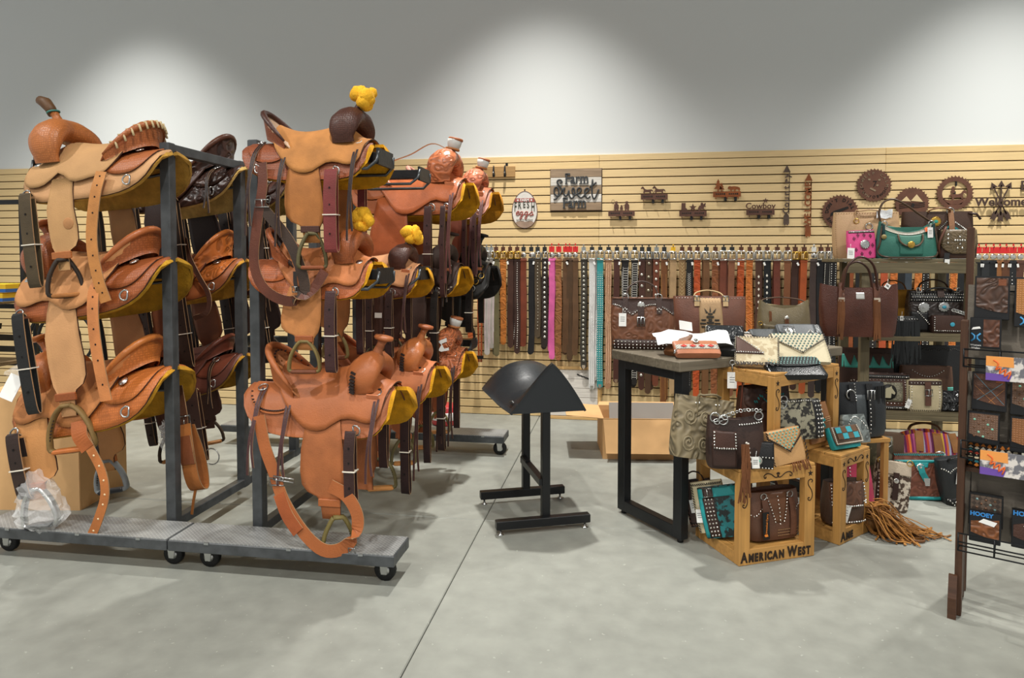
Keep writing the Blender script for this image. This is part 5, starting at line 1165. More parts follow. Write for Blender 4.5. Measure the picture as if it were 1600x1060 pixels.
def card(label, u, y, z, w, h):
    t = thing('printed_card', label, 'card', wr(u, y, z), (-.03, 0, RA), 'bright printed cards on the baskets')
    b = MB(); b.box(w, .003, h, (0, 0, h/2)); b.build('sheet', M('d8d2cc', 'two', c2='6f6f75', rough=.4, sc=1.2, bump=0), t)
    b = MB(); b.prism([(-w/2, h*.60), (-w*.05, h*.58), (-w*.06, h), (-w/2, h)], .001, (0, -.0018, 0)); b.build('orange_print', M('e79a4e'), t)
    b = MB(); b.prism([(-w/2, 0), (-w*.12, 0), (-w*.08, h*.26), (-w/2, h*.3)], .001, (0, -.0018, 0)); b.build('purple_print', M('6a4aa0'), t)
    b = MB(); b.tube([(q[0]*w-w/2, -.003, q[1]*h) for q in spline([(.12, .85), (.2, .7), (.16, .45), (.24, .55), (.22, .3), (.32, .5), (.30, .2), (.40, .42), (.36, .1)], 3)], .003, 5, up=(0, 1, 0)); stuff(b.build('orange_script', M('e2692c'), t))
    b = MB(); b.prism([(w*.20, h*.35), (w*.49, h*.30), (w*.49, h*.68), (w*.22, h*.66)], .004, (0, -.0018, 0)); b.build('leather_swatch', lea('8a5528'), t)
    return t
card('orange and purple printed card clipped to the top wire basket', .175, -.045, .985, .20, .095)
card('orange and purple printed card clipped to the middle wire basket', .165, -.075, .615, .20, .095)
wa, wl = wallet_box('boxed brown plaid-embossed wallet in the middle basket, upper left', .085, .055, .845, .118, .155, 'leather', '5b3a2a')
for k, (p0, p1, cc) in enumerate((((-.05, .145), (.05, .03), '5c7f8c'), ((-.05, .10), (.02, .03), 'a06a3a'), ((-.04, .04), (.05, .12), '5c7f8c'), ((-.0, .035), (.05, .09), 'a06a3a'))):
    b = MB(); b.bar((p0[0], -.0175, p0[1]), (p1[0], -.0175, p1[1]), .002, .001, up=(0, 1, 0)); b.build('embossed_line', M(cc), wa)
b = MB(); b.box(.028, .003, .026, (.036, -.0172, .128)); b.build('brand_patch', lea('7a4426'), wa)
def gems(t, w, h, z0, n=3, col='8ed0b8', step=.03):
    b = MB(); m = MB()
    for i in range(-n, n+1):
        for j in range(0, 2*n+2):
            x = i*step+(step/2 if j % 2 else 0); z = z0+j*step*.55
            if abs(x) < w/2-.014 and z < h-.014: (b if (i+j) % 3 == 0 else m).stud((x, -.017, z), (0, -1, 0), .0048)
    stuff(b.build('turquoise_gem', M(col, rough=.25), t)); stuff(m.build('rivet', M('6b4a34', rough=.4), t))
wb, wl = wallet_box('boxed brown wallet with turquoise studs in the middle basket, lower left', .070, .015, .715, .108, .128, 'basket', '6e5240'); gems(wb, .108, .128, .03)
wc, wl = wallet_box('boxed brown wallet with turquoise studs at the right edge of the middle basket', .215, .055, .84, .12, .155, 'basket', '6e5240'); gems(wc, .12, .155, .05)
wallet_box('boxed brown basket-stamped wallet at the right edge of the middle basket', .215, .015, .70, .115, .14, 'basket', '8a5a34')
wallet_box('boxed small dark studded wallet behind the middle basket wires', .255, -.03, .64, .09, .07, 'checks', '3b2f28', c2='6a5a4a', strip_=True)
wd_, wl = wallet_box('boxed dark lattice-stamped wallet in the bottom basket, at the left', .085, .03, .375, .115, .13, 'diamond', '3f342c', c2='5b4c40'); gems(wd_, .115, .13, .04, col='7fa0a0')
we, wl = wallet_box('boxed tan tooled wallet with white card and blue lettering in the bottom basket', .085, -.022, .325, .105, .125, 'tooled', '7a4a2a')
b = MB(); b.prism([(-.05, .080), (.05, .100), (.05, .122), (-.05, .122)], .001, (0, -.0175, 0)); b.build('black_header', M('17181a', rough=.3), we); letters(we, 'HOOEY', .022, (-.012, -.019, .110), M('2f7fc4'), .0008, bold=.001); b = MB(); b.prism([(-.022, .080), (.03, .070), (.04, .088), (-.005, .096)], .001, (0, -.019, 0)); b.build('white_card', PAPER, we)
wf, wl = wallet_box('boxed plain dark brown wallet with round white emblem in the bottom basket', .228, .0, .325, .115, .15, 'leather', '4a3026')
b = MB(); b.lathe([(.020, 0), (.020, .002), (.001, .0022)], 18, (.015, -.0165, .045), Matrix.Rotation(PI/2, 3, 'X')); b.build('round_emblem', M('cfc6b8'), wf)
b = MB(); b.prism([(-.055, .088), (.055, .125), (.055, .147), (-.055, .147)], .001, (0, -.0175, 0)); b.build('black_header', M('17181a', rough=.3), wf); letters(wf, 'HOOEY', .024, (-.012, -.019, .134), M('2f7fc4'), .0008, bold=.001); b = MB(); b.prism([(-.02, .088), (.05, .085), (.052, .110), (.0, .112)], .001, (0, -.0185, 0)); b.build('white_card', PAPER, wf)
b = MB()
for sx in (-1, 1): b.tube([(.015+sx*.010, -.0195, .055), (.015+sx*.003, -.0195, .049), (.015+sx*.003, -.0195, .041), (.015+sx*.010, -.0195, .035)], .002, 5, up=(0, 1, 0))
stuff(b.build('dark_emblem', M('3a2a22'), wf))
wg, wl = wallet_box('boxed tan wallet with turquoise streak above the bottom basket at the right edge', .275, .05, .44, .12, .17, 'leather', 'b07038')
b = MB(); b.tube([(-.03, -.018, .07), (0, -.019, .06), (.04, -.018, .075)], .004, 5); b.build('turquoise_inlay', M('3fb0a4'), wg)
# aztec pouch on the rack shelf
t = thing('aztec_pouch', 'small pouch woven in orange, teal and cream aztec bands on the rack shelf', 'pouch', wr(.105, .06, .609), (0, 0, RA))
b = MB(); G = []
for i in range(9):
    z = .108*i/8; k = .8+.2*math.sin(PI*i/8); G.append([(.092*math.cos(a)*(1 if abs(math.cos(a)) < .99 else 1), .03*k*math.sin(a), z) for a in [2*PI*j/24 for j in range(24)]])
b.grid(G, cv=True); b.add([p for p in G[-1]], [tuple(range(24))]); b.build('body', M('2b2622', 'leather'), t)
for z, h, cc in ((.098, .014, 'c9762c'), (.084, .010, 'd8cdb8'), (.073, .008, '2f8a92'), (.062, .008, 'b5432f'), (.048, .016, 'd8c9a8'), (.030, .012, '2f7f8c'), (.015, .012, 'c9762c')):
    b = MB(); n = 8
    for k in range(n):
        x0 = -.085+.17*k/n; w = .17/n*.8; y = -.030*math.sqrt(max(0, 1-((x0+w/2)/.092)**2))-.003
        b.prism([(x0, z-h/2), (x0+w*.5, z-h*.9 if k % 2 else z-h/2), (x0+w, z-h/2), (x0+w*.5, z+h/2)], .002, (0, y+.002, 0))
    stuff(b.build('woven_band', M(cc, rough=.8), t))
b = MB(); b.box(.17, .03, .005, (0, 0, .108)); b.build('zip', M('2a2420'), t)
t = thing('small_purse', 'small black studded purse beside the aztec pouch on the rack shelf', 'purse', wr(.08, .16, .609), (0, 0, RA))
b = MB(); b.ball((0, 0, .07), (.07, .035, .07), 14, 9); b.build('body', M('1a1a1a', rough=.35), t)
b = MB()
for k in range(9): b.stud((-.06+.015*k, -.03*math.sqrt(max(.05, 1-((-.06+.015*k)/.07)**2))-.004, .10), (0, -1, .3), .006)
stuff(b.build('stud_trim', SILVER, t))
# ---------------- handbags, wallets, clutches ----------------
class Bag:
    def __init__(s, name, label, cat, loc, rot, W, H, D, mat, taper=1., dtop=.35, n=4., bulge=.04, dip=0., sag=0., group=None, cap=True, nt=12, na=36):
        s.t = thing(name, label, cat, loc, rot, group); s.W, s.H, s.D, s.tp, s.dt, s.n, s.bg, s.dip, s.sag = W, H, D, taper, dtop, n, bulge, dip, sag; s.mat = mat
        G = []
        for i in range(nt+1):
            t = i/nt; r = []
            e = 1 if 0 < i else .96
            for j in range(na):
                a = 2*PI*j/na; ca, sa = math.cos(a), math.sin(a); x = math.copysign(abs(ca)**(2/n), ca); y = math.copysign(abs(sa)**(2/n), sa)
                r.append((s.hw(t)*x*e, s.hd(t)*y*e, s.z(x, t)))
            G.append(r)
        b = MB(); b.grid(G, cv=True)
        b.add(G[0], [tuple(range(na-1, -1, -1))]); 
        if cap:
            inn = [(p[0]*.97, p[1]*.8, p[2]-.015) for p in G[-1]]; b.add(list(G[-1])+inn, [(j, (j+1) % na, na+(j+1) % na, na+j) for j in range(na)]+[tuple(range(na, 2*na))])
        s.body = b.build('body', mat, s.t)
    def hw(s, t): return s.W/2*(1+(s.tp-1)*t)*(1+s.bg*math.sin(PI*t))
    def hd(s, t): return max(.004, s.D/2*((1-t)+t*s.dt+.22*math.sin(PI*t)))
    def z(s, x, t): return s.H*t+s.dip*(x*x)*t*t-s.sag*(1-x*x)*t*t
    def P(s, x, t, off=0.):
        x_ = max(-.999, min(.999, x)); y = -s.hd(t)*(1-abs(x_)**s.n)**(1/s.n)
        return Vector((s.hw(t)*x, y-off, s.z(x, t)))
    def patch(s, name, L, R, t0, t1, mat, off=.002, th=.003, nr=8, nc=10, parent=None):
        """panel on the front between heights t0..t1; L, R are functions or numbers in -1..1"""
        G = []
        for i in range(nr+1):
            t = t0+(t1-t0)*i/nr; l = L(i/nr) if callable(L) else L; r = R(i/nr) if callable(R) else R
            G.append([s.P(l+(r-l)*j/nc, t, off) for j in range(nc+1)])
        b = MB(); b.grid(G, th, em=0); return b.build(name, mat, parent or s.t)
    def band(s, t0, t1, mat, name='band', off=.002): return s.patch(name, -.97, .97, t0, t1, mat, off, nr=2, nc=16)
    def flap(s, shape, t0, mat, off=.007, name='flap', w=.96, th=.004):
        """flap from the top edge; shape(v in 0..1 down the flap) -> half width fraction"""
        return s.patch(name, lambda u: -w*shape(1-u), lambda u: w*shape(1-u), t0, .995, mat, off, th, nr=12, nc=12)
    def studs(s, pts, r=.005, mat=None, off=.004, name='stud'):
        b = MB()
        for x, t in pts: b.stud(s.P(x, t, off), (0, -1, 0), r)
        return stuff(b.build(name, mat or SILVER, s.t))
    def stitch(s, pts, mat, ln=.010, w=.003, off=.006, ang=.6, name='whipstitch'):
        b = MB()
        for k, (x, t) in enumerate(pts): b.box(w, .003, ln, s.P(x, t, off), (0, ang if x > 0 else -ang, 0))
        return stuff(b.build(name, mat, s.t))
    def concho(s, x, t, r, mat=None, off=.008, name='concho', gem=None):
        b = MB(); c = s.P(x, t, off); b.lathe([(r, 0), (r, .003), (r*.75, .006), (r*.5, .005), (.001, .009)], 16, c, Matrix.Rotation(PI/2, 3, 'X'))
        for k in range(12): b.stud(c+Vector((r*.88*math.cos(k*PI/6), -.003, r*.88*math.sin(k*PI/6))), (0, -1, 0), r*.14)
        o = b.build(name, mat or SILVER, s.t)
        if gem: g = MB(); g.ball(c+Vector((0, -.007, 0)), (r*.4, .005, r*.34), 10, 6); g.build('stone', M(gem, rough=.25), o)
        return o
    def handle(s, x, h, mat, w=.018, front=True, lean=0., tt=.97, drop=.0, name='handle', flat=True, fall=0.):
        y = (-1 if front else 1); a = s.P(-x, tt, .004); c = s.P(x, tt, .004)
        if not front: a.y *= -1; c.y *= -1
        P = [a+Vector((0, 0, -drop)), a+Vector((0, y*.003, .01)), a+Vector((s.hw(1)*x*.25, y*.01+lean*.4+fall*.6, h*.72)), (a+c)/2+Vector((0, y*.012+lean+fall, h)), c+Vector((-s.hw(1)*x*.25, y*.01+lean*.4+fall*.6, h*.72)), c+Vector((0, y*.003, .01)), c+Vector((0, 0, -drop))]
        b = MB()
        if flat: b.strip(spline(P, 5), w, .006, (0, 1, 0)) if False else b.tube(spline(P, 5), w*.5, 8, up=(0, 1, 0), asp=.45)
        else: b.tube(spline(P, 5), w*.4, 8)
        return b.build(name, mat, s.t)
    def fringe(s, x0, x1, t, L, mat, n=14, off=.008, name='fringe', sway=.01, w=.006):
        b = MB()
        for k in range(n):
            x = x0+(x1-x0)*k/max(1, n-1); a = s.P(x, t, off+rnd.uniform(0, .006)); l = L*rnd.uniform(.82, 1.05)
            b.strip([a, a+Vector((rnd.uniform(-sway, sway)*.4, -.004, -l*.4)), a+Vector((rnd.uniform(-sway, sway), -.003, -l))], w, .003, (1, 0, 0))
        return stuff(b.build(name, mat, s.t))
    def tag(s, x, t, w=.03, h=.045, rot=0., off=.012):
        b = MB(); c = s.P(x, t, off); b.box(w, .0015, h, c, (0, rot, 0)); b.build('price_tag', PAPER, s.t)
        o = MB()
        for k in range(3): o.box(w*.6, .0008, .0025, c+Vector((0, -.0012, h*(.2-.15*k))), (0, rot, 0))
        stuff(o.build('tag_print', M('55585a'), s.t)); o = MB(); o.tube([c+Vector((0, 0, h*.45)), c+Vector((.004, .004, h*.45+.03))], .001, 4); o.build('tag_string', PAPER, s.t)
    def ring(s, x, t, r=.014, mat=None, off=.008):
        b = MB(); b.tube(ring_pts(s.P(x, t, off), r, (0, 1, 0), 14), r*.18, 6, closed=True); return b.build('ring', mat or STEEL, s.t)
    def belt(s, x, t0, t1, w, mat, name='strap', off=.010):
        b = MB(); b.strip([s.P(x, t0+(t1-t0)*k/6, off) for k in range(7)], w, .005, (1, 0, 0)); return b.build(name, mat, s.t)
    def buckle(s, x, t, w, h, mat=None, off=.015): return buckle_frame(s.t, s.P(x, t, off), w/2, h/2, mat)
    def poly(s, pts, mat, name='inlay', off=.003, th=.0015):
        """flat inlay polygon given in (x metres, t) coordinates"""
        P = [s.P(p[0], p[1], off) for p in pts]; n = len(P); b = MB(); vs = P+[p+Vector((0, -th, 0)) for p in P]
        ar = sum(P[i].x*P[(i+1) % n].z-P[(i+1) % n].x*P[i].z for i in range(n)); fs = [tuple(range(n, 2*n)), tuple(range(n-1, -1, -1))]
        if ar < 0: fs = [f[::-1] for f in fs]
        b.add(vs, fs+[(i, (i+1) % n, (i+1) % n+n, i+n) for i in range(n)]); return b.build(name, mat, s.t)
def line(x0, t0, x1, t1, n): return [(x0+(x1-x0)*k/(n-1), t0+(t1-t0)*k/(n-1)) for k in range(n)]
def loop(pts, n):
    o = []
    for i in range(len(pts)): o += line(*pts[i], *pts[(i+1) % len(pts)], n+1)[:-1]
    return o
def curve(f, n): return [f(k/(n-1)) for k in range(n)]
def env(v): return 1. if v < .25 else max(.06, 1-(v-.25)/.75*.94)      # envelope flap
def rndf(v): return 1. if v < .55 else max(.35, (1-((v-.55)/.45)**2.6*.65))
def X(px, y, py=560): return ray(px, py, y=y).x
BRN = lea('5a3a2c', rough=.42); DBR = lea('38241d', rough=.42); BKL = lea('1b1b1c', rough=.4, var=.1); CREAM = lea('d8cdb2', rough=.55, var=.08); TURQ = lea('1f8d8f', rough=.5); CARAM = lea('b98a5a', rough=.55); FR = lea('6a3f20', rough=.65)
GB = 'handbags'
# --- on the long table, back row
q = Bag('tote_bag', 'brown tooled tote with studded dark trim standing at the left end of the table', 'handbag', (X(1003, 4.02), 4.02, TZ), .0, .345, .295, .13, M('6e4630', 'tooled', rough=.4, var=.09, bump=.45, sc=.9), taper=1.02, dtop=.55, sag=.0)
q.band(.0, .20, DBR); q.studs([(x, t) for t in (.035, .095, .155) for x in np.linspace(-.9, .9, 16)], .005)
sc = lambda u: .62+.16*abs(math.sin(u*PI*2.))
G = [[q.P(-.97+1.94*i/24, (1-.985)*0+.985-(.985-(.66+.20*abs(math.cos(PI*1.5*(i/24)))))*j/4, .003) for j in range(5)] for i in range(25)]
b = MB(); b.grid(G, -.003); b.build('scalloped_yoke', DBR, q.t); q.studs([(-.97+1.94*i/34, .675+.20*abs(math.cos(PI*1.5*(i/34)))) for i in range(1, 34)], .0045, off=.006)
q.belt(-.05, .50, .86, .035, DBR, 'tab'); q.concho(-.05, .86, .022); q.buckle(-.05, .55, .04, .05)
for x in (-.55, .52): q.belt(x, .70, 1.0, .03, DBR, 'handle_tab'); q.ring(x, 1.02, .018); q.studs([(x, .74), (x, .80), (x-.06, .78), (x+.06, .78)], .005, off=.015)
q.handle(.53, .10, DBR, .02, front=False, fall=.05); q.tag(-.62, .58, .042, .075)
q = Bag('tote_bag', 'brown leather tote with black geometric emblem on a tan panel', 'handbag', (X(1107, 4.33), 4.33, TZ), .0, .385, .29, .14, lea('6d4535', rough=.38), taper=1.12, dtop=.4)
q.patch('tan_panel', lambda u: -.30, lambda u: .30+.10*(1-u), .02, .97, lea('a98a64', rough=.55)); BE = M('2c2a24', rough=.7)
for (x0, x1, t0, t1) in ((-.06, .06, .62, .66), (-.10, .10, .56, .60), (-.05, .05, .49, .54), (-.25, -.12, .50, .53), (.12, .25, .50, .53), (-.28, -.12, .43, .46), (.12, .28, .43, .46), (-.10, .10, .44, .48), (-.25, -.12, .36, .39), (.12, .25, .36, .39), (-.06, .06, .38, .42), (-.10, .10, .31, .35), (-.05, .05, .24, .28)):
    q.poly([(x0, t0), (x1, t0), (x1, t1), (x0, t1)], BE, 'emblem_bar', off=.006)
for pts in (((-.02, .68), (.02, .68), (0, .80)), ((-.12, .66), (-.05, .66), (-.16, .76)), ((.05, .66), (.12, .66), (.16, .76))): q.poly(pts, BE, 'emblem_point', off=.006)
for x in (-.36, .42): q.belt(x, .80, 1.02, .03, lea('b59a70'), 'handle_tab'); q.buckle(x, .96, .035, .03)
q.studs([(x, .965) for x in np.linspace(-.92, .92, 24)], .003); q.handle(.40, .04, lea('b59a70'), .022, front=False, fall=.05)
q = Bag('shoulder_bag', 'olive bronze hobo bag with arrow-stamped lower panel on the table', 'handbag', (X(1223, 4.42), 4.42, TZ), .0, .31, .235, .12, lea('6b5f45', rough=.28), taper=.92, dtop=.45, dip=.035, sag=.02)
q.patch('stamped_panel', -.9, .9, .04, .50, lea('5d523b', rough=.4)); AR = M('2f2a20', rough=.7)
for x in (-.62, -.35, -.08): q.poly([(x-.07, .30), (x+.07, .30), (x, .44)], AR, 'arrow'); q.poly([(x-.015, .10), (x+.015, .10), (x+.015, .30), (x-.015, .30)], AR, 'arrow_shaft')
for (a, c) in (((.25, .10), (.75, .44)), ((.75, .10), (.25, .44))): q.poly([(a[0]-.02, a[1]), (a[0]+.02, a[1]), (c[0]+.02, c[1]), (c[0]-.02, c[1])], AR, 'crossed_arrow')
q.concho(.05, .72, .013); q.fringe(.0, .10, .69, .14, FR, 7); q.fringe(-.62, -.56, .85, .13, FR, 3); q.handle(.86, .03, lea('4a3524'), .018, front=False, fall=.05)
q.ring(-.93, .5, .012, BRASS)
q = Bag('tote_bag', 'large glossy brown tote with fringe strips hanging by its handles from shelf post', 'handbag', (X(1339, 4.60), 4.60, .975), .0, .43, .335, .09, lea('4d2c22', rough=.26, var=.22, bump=.5), taper=1.06, dtop=.5, sag=.03)
for x in (-.48, .42): q.belt(x, .74, 1.1, .034, M('5a3626', 'tooled', rough=.4), 'tooled_tab'); q.belt(x, .70, .78, .036, lea('a89c8c', rough=.3), 'metal_tip'); q.fringe(x-.08, x+.06, .74, .25, lea('6b401f', rough=.6), 12, w=.008)
q.patch('badge', -.10, .12, .76, .90, SILVER); q.handle(.44, .20, lea('3d2219', rough=.35), .03); q.handle(.40, .17, lea('3d2219', rough=.35), .03, front=False)
q.tag(.70, 1.0, .03, .03, .6)
# --- lying on the table
def lying(name, label, u, v, W, H, D, mat, rz=0., tilt=-82, z=0., loc=None, cat='wallet', **k):
    return Bag(name, label, cat, loc or tp(u, v, z+D*.55), (math.radians(tilt), 0, TA+rz), W, H, D, mat, dtop=.9, bulge=.0, n=k.pop('n', 6.), **k)
q = lying('wallet', 'plain brown accordion wallet leaning at the front left of the table', .10, .17, .10, .16, .03, lea('6e4526', rough=.45), rz=-1.25, tilt=-60)
for k in range(4): 
    b = MB(); b.box(.094, .003, .15, (0, -.012+.008*k, .09)); b.build('card_fold', lea('5a3820'), q.t)
q = lying('wallet', 'tan zip wallet with red and white aztec band at the front corner', .155, .03, .235, .105, .035, lea('ad6f50', rough=.45), rz=-.50, tilt=-58)
q.patch('woven_band', -.95, .95, .30, .62, M('c9bfb0', 'checks', c2='8f9794', sc=2.2, rough=.8), off=.003)
for x in (-.6, -.2, .2, .6): q.poly([(x-.16, .46), (x, .36), (x+.16, .46), (x, .56)], M('b83e34', rough=.8), 'woven_diamond', off=.007)
q.concho(0, .85, .016); b = MB(); b.tube([(-.115, -.02, .02), (-.125, -.03, .005), (-.13, -.025, -.01)], .006, 6); b.build('zip_pull', STEEL, q.t)
t = thing('paper_sheet', 'crumpled white paper sheet lying over the wallets on the table', 'paper', tp(.24, .17, .085), (.30, 0, TA-.5))
G = []; r = random.Random(11)
for i in range(10):
    G.append([((-.20+.045*i), (-.075+.03*j), .012*math.sin(i*1.1+j)+r.uniform(-.004, .004)+.012*(j/5)) for j in range(6)])
b = MB(); b.grid(G, .0015, smooth=False); b.build('sheet', M('e9ebec', rough=.45), t)
b = MB(); b.box(.09, .002, .05, (-.02, .07, .05), (-.6, .3, .4)); b.build('folded_tag', PAPER, t)
q = lying('wristlet', 'small black wristlet with woven red end hanging over the table edge', .36, .015, .16, .085, .035, BKL, rz=-.95, tilt=-70)
q.patch('woven_end', .35, .95, .08, .92, M('cfc8bd', 'checks', c2='6d7274', sc=2.4), off=.003); q.poly([(.5, .5), (.66, .25), (.82, .5), (.66, .75)], M('c0402f'), 'woven_diamond', off=.007); q.studs([(x, .93) for x in np.linspace(-.8, .9, 10)], .004)
t = thing('hang_tag', 'white price tag with metal clasp dangling from the table front corner', 'tag', tp(.335, -.028, -.01), TA-.6)
b = MB(); b.tube(ring_pts((0, 0, -.012), .012, (0, 1, 0), 12), .003, 6, closed=True); b.tube([(0, 0, -.02), (.002, 0, -.055)], .004, 6); b.build('clasp', STEEL, t)
b = MB(); b.box(.048, .0015, .085, (0, 0, -.105)); b.build('card', PAPER, t)
b = MB()
for k in range(3): b.box(.026, .001, .003, (0, -.0013, -.09-.012*k))
stuff(b.build('tag_print', M('6a6d70'), t))
b = MB(); b.tube(spline([(.03, 0, -.02), (.05, -.004, -.09), (.052, 0, -.17), (.046, 0, -.24), (.05, .002, -.3)], 4), .004, 6); b.build('wrist_strap', lea('6d3a2a'), t)
q = lying('clutch', 'black glossy tooled flap clutch with side lacing in the middle of table', .46, .14, .21, .15, .045, BKL, rz=-.72, tilt=-48); q.flap(rndf, .25, M('222426', 'tooled', rough=.25, bump=.6)); q.concho(0, .42, .016, M('303234', rough=.3)); q.studs([(x, .97) for x in np.linspace(-.9, .9, 16)], .004); q.stitch(line(-.96, .05, -.96, .95, 10), M('caa', rough=.6) if False else CREAM, .006)
q = lying('wallet', 'grey studded wallet strip behind the black glossy clutch', .52, .40, .22, .06, .03, DBR, rz=-.25, tilt=-60); q.studs([(x, t) for x in np.linspace(-.9, .9, 20) for t in (.35, .65)], .004)
q = lying('wallet', 'beige croc wallet with jewelled borders behind the cow-hair clutch', .64, .22, .21, .105, .03, lea('a89a88', rough=.4), rz=-.45, tilt=-50)
for tt in (.12, .88): q.band(tt-.1, tt+.1, M('5c564e', 'leather', rough=.4)); q.studs([(x, tt) for x in np.linspace(-.9, .9, 20)], .0045)
q = lying('wallet', 'dark chain-trimmed wallet behind the crumpled paper', .40, .42, .20, .05, .03, DBR, rz=-.55, tilt=-60); q.studs([(x, .5) for x in np.linspace(-.95, .95, 18)], .006, STEEL)
q = lying('clutch', 'brown and white cow-hair envelope clutch leaning off the table front', .55, -.02, .22, .18, .03, M('c2b799', 'two', c2='ab9b7c', rough=.7, sc=1.2, bump=.2), rz=-.85, tilt=-44, loc=tuple(ray(1182, 572, y=3.66)))
q.patch('brown_triangle', lambda u: -.95, lambda u: .35-1.25*u, .34, .98, lea('4a2f24'), off=.004); q.studs(line(-.9, .38, .25, .38, 12)+line(.3, .4, -.85, .95, 12), .0045, off=.008); q.stitch(loop([(-.96, .03), (.96, .03), (.96, .97), (-.96, .97)], 14), M('2a2320'), .012); q.fringe(-.9, .9, .02, .02, M('2a2320'), 18)
q = lying('clutch', 'cream envelope clutch dotted with turquoise, black whipstitched, on the table', .76, -.01, .29, .185, .03, lea('c6bb9c', rough=.55, var=.05), rz=-.56, tilt=-44, loc=tuple(ray(1256, 568, y=3.80)))
q.flap(env, .28, lea('ccc2a6', rough=.55, var=.05), off=.006); q.studs([(x*(1 if (t < 0) else 1), t) for i, t in enumerate(np.linspace(.42, .95, 7)) for x in np.linspace(-.85, .85, 13)+(.065 if i % 2 else 0) if abs(x) < .96*env((.995-t)/.715)-.06], .0055, M('49706c', rough=.4), off=.012)
q.stitch(line(-.97, .78, 0, .29, 14)+line(0, .29, .97, .78, 14)+line(-.97, .05, -.97, .95, 12)+line(.97, .05, .97, .95, 12), M('1d1c1b'), .012, .004, off=.012)
q = lying('clutch', 'black glossy clutch with turquoise-studded flap on top of wide crate', .72, -.155, .30, .145, .035, lea('1c1d1f', rough=.25, var=.05), rz=-.45, tilt=-62, n=4., loc=tuple(ray(1250, 590, y=3.60)))
q.flap(rndf, .42, M('1f2222', 'diamond', rough=.5, c2='2b3030', sc=1.2)); q.studs([(x, t) for i, t in enumerate(np.linspace(.52, .93, 5)) for x in np.linspace(-.85, .85, 16)+(.05 if i % 2 else 0)], .004, M('7fa8a2', rough=.4), off=.013)
q = lying('wallet', 'grey-black wallet at the back right of the table beside the concho wallet', .90, .22, .21, .10, .03, lea('3a3d3f', rough=.45), rz=-.5, tilt=-48); q.flap(rndf, .3, lea('44484a', rough=.45))
q = lying('wallet', 'grey leather wallet with large silver buckle concho near the right table end', 1.02, .10, .23, .135, .035, lea('4a4e51', rough=.45, var=.08), rz=-.55, tilt=-45); q.flap(rndf, .35, lea('505457', rough=.45, var=.08)); q.concho(-.45, .55, .024); q.buckle(-.45, .55, .06, .065); q.studs(line(.3, .3, .6, .6, 7)+line(.6, .6, .9, .3, 7)+line(-.9, .06, .9, .06, 16), .005, off=.012); q.poly([(-.42, .02), (-.28, .02), (-.28, .25), (-.42, .25)], TURQ, 'turquoise_tab', off=.012)
q = lying('wallet', 'small black wallet with square silver filigree plate, rightmost on the table', 1.17, .12, .13, .12, .04, lea('1f2123', rough=.3), rz=-.55, tilt=-48); q.flap(rndf, .2, lea('222426', rough=.3)); q.patch('filigree_plate', -.62, .62, .32, .92, M('8d8f90', 'tooled', rough=.3, metal=.6, sc=3, bump=.6), off=.013)
q = lying('wallet', 'brown tooled wallet under the grey wallets at the back of the table', .83, .44, .20, .08, .03, M('7a5540', 'tooled', rough=.4), rz=-.45, tilt=-62)
# --- on the front crate
CZ = .466
q = Bag('tote_bag', 'taupe tote embossed with large swirls leaning at the left on front crate', 'handbag', (.375, 3.455, CZ+.01), (math.radians(-6), math.radians(10), math.radians(24)), .30, .30, .09, M('7f735a', 'tooled', rough=.45, var=.2, bump=.9, sc=.75), taper=1.06, dtop=.5, n=7, bulge=.02)
q.handle(.35, .03, lea('75694f'), .022, front=True, drop=.08, fall=-.04); q.studs([(x, .9) for x in (-.4, -.3, .3, .4)], .006); q.concho(.55, .55, .02, lea('7a4a24'))
for k in range(6):
    cx, ct = (-.6+.55*(k % 3), .25+.42*(k//3)); b = MB(); b.tube([q.P(cx+.0022*0+(.03+.20*i/20)*math.cos(i*.62), ct+(.02+.12*i/20)*math.sin(i*.62), .001) for i in range(21)], .0045, 6); stuff(b.build('embossed_swirl', M('8a7e64', rough=.45), q.t))
q = Bag('handbag', 'dark brown cow-hair handbag with silver chain handle on the front crate', 'handbag', (.535, 3.385, CZ), (0, 0, math.radians(10)), .26, .23, .10, M('38261f', 'two', c2='2a1b16', rough=.6, sc=.5), taper=1.0, dtop=.4, dip=.02)
q.patch('front_pocket', -.92, -.05, .05, .52, DBR, off=.012, th=.006); q.flap(lambda v: rndf(v)*.0+.0 if False else .48, .40, DBR) if False else None
q.patch('pocket_flap', lambda u: -.9, lambda u: -.08, .42, .78, lea('442b22', rough=.4), off=.020); q.studs(line(-.86, .45, -.12, .45, 10)+line(-.86, .45, -.86, .74, 6)+line(-.12, .45, -.12, .74, 6), .0048, off=.026)
b = MB()
for k in range(12):
    u = k/11; c = q.P(-.75+1.6*u, .99, .014)+Vector((0, 0, .0+.09*math.sin(PI*u)*.4-.015+.05*u)); b.tube(ring_pts(c, .014 if k < 4 else .008, (0, .8, .6 if k % 2 else -.6), 10), .0026, 5, closed=True)
b.build('chain_handle', STEEL, q.t); q.ring(.82, 1.02, .02); q.ring(-.80, 1.0, .022); q.ring(-.5, .98, .022)
q.studs([(x, t) for t in (.90,) for x in np.linspace(.1, .9, 10)], .005); q.concho(.72, .18, .02, gem='5fb39c'); q.fringe(.05, .30, .55, .27, FR, 18, off=.035, sway=.025); b = MB(); b.prism([(.0, 0), (.05, .0), (.05, .005), (.0, .005)], .002, q.P(.2, .62, .02)); 
for k in range(5): q.studs([(.28+.02*k, .55-.09*k), (.34+.02*k, .53-.09*k)], .006, M('dedad0'), off=.012)
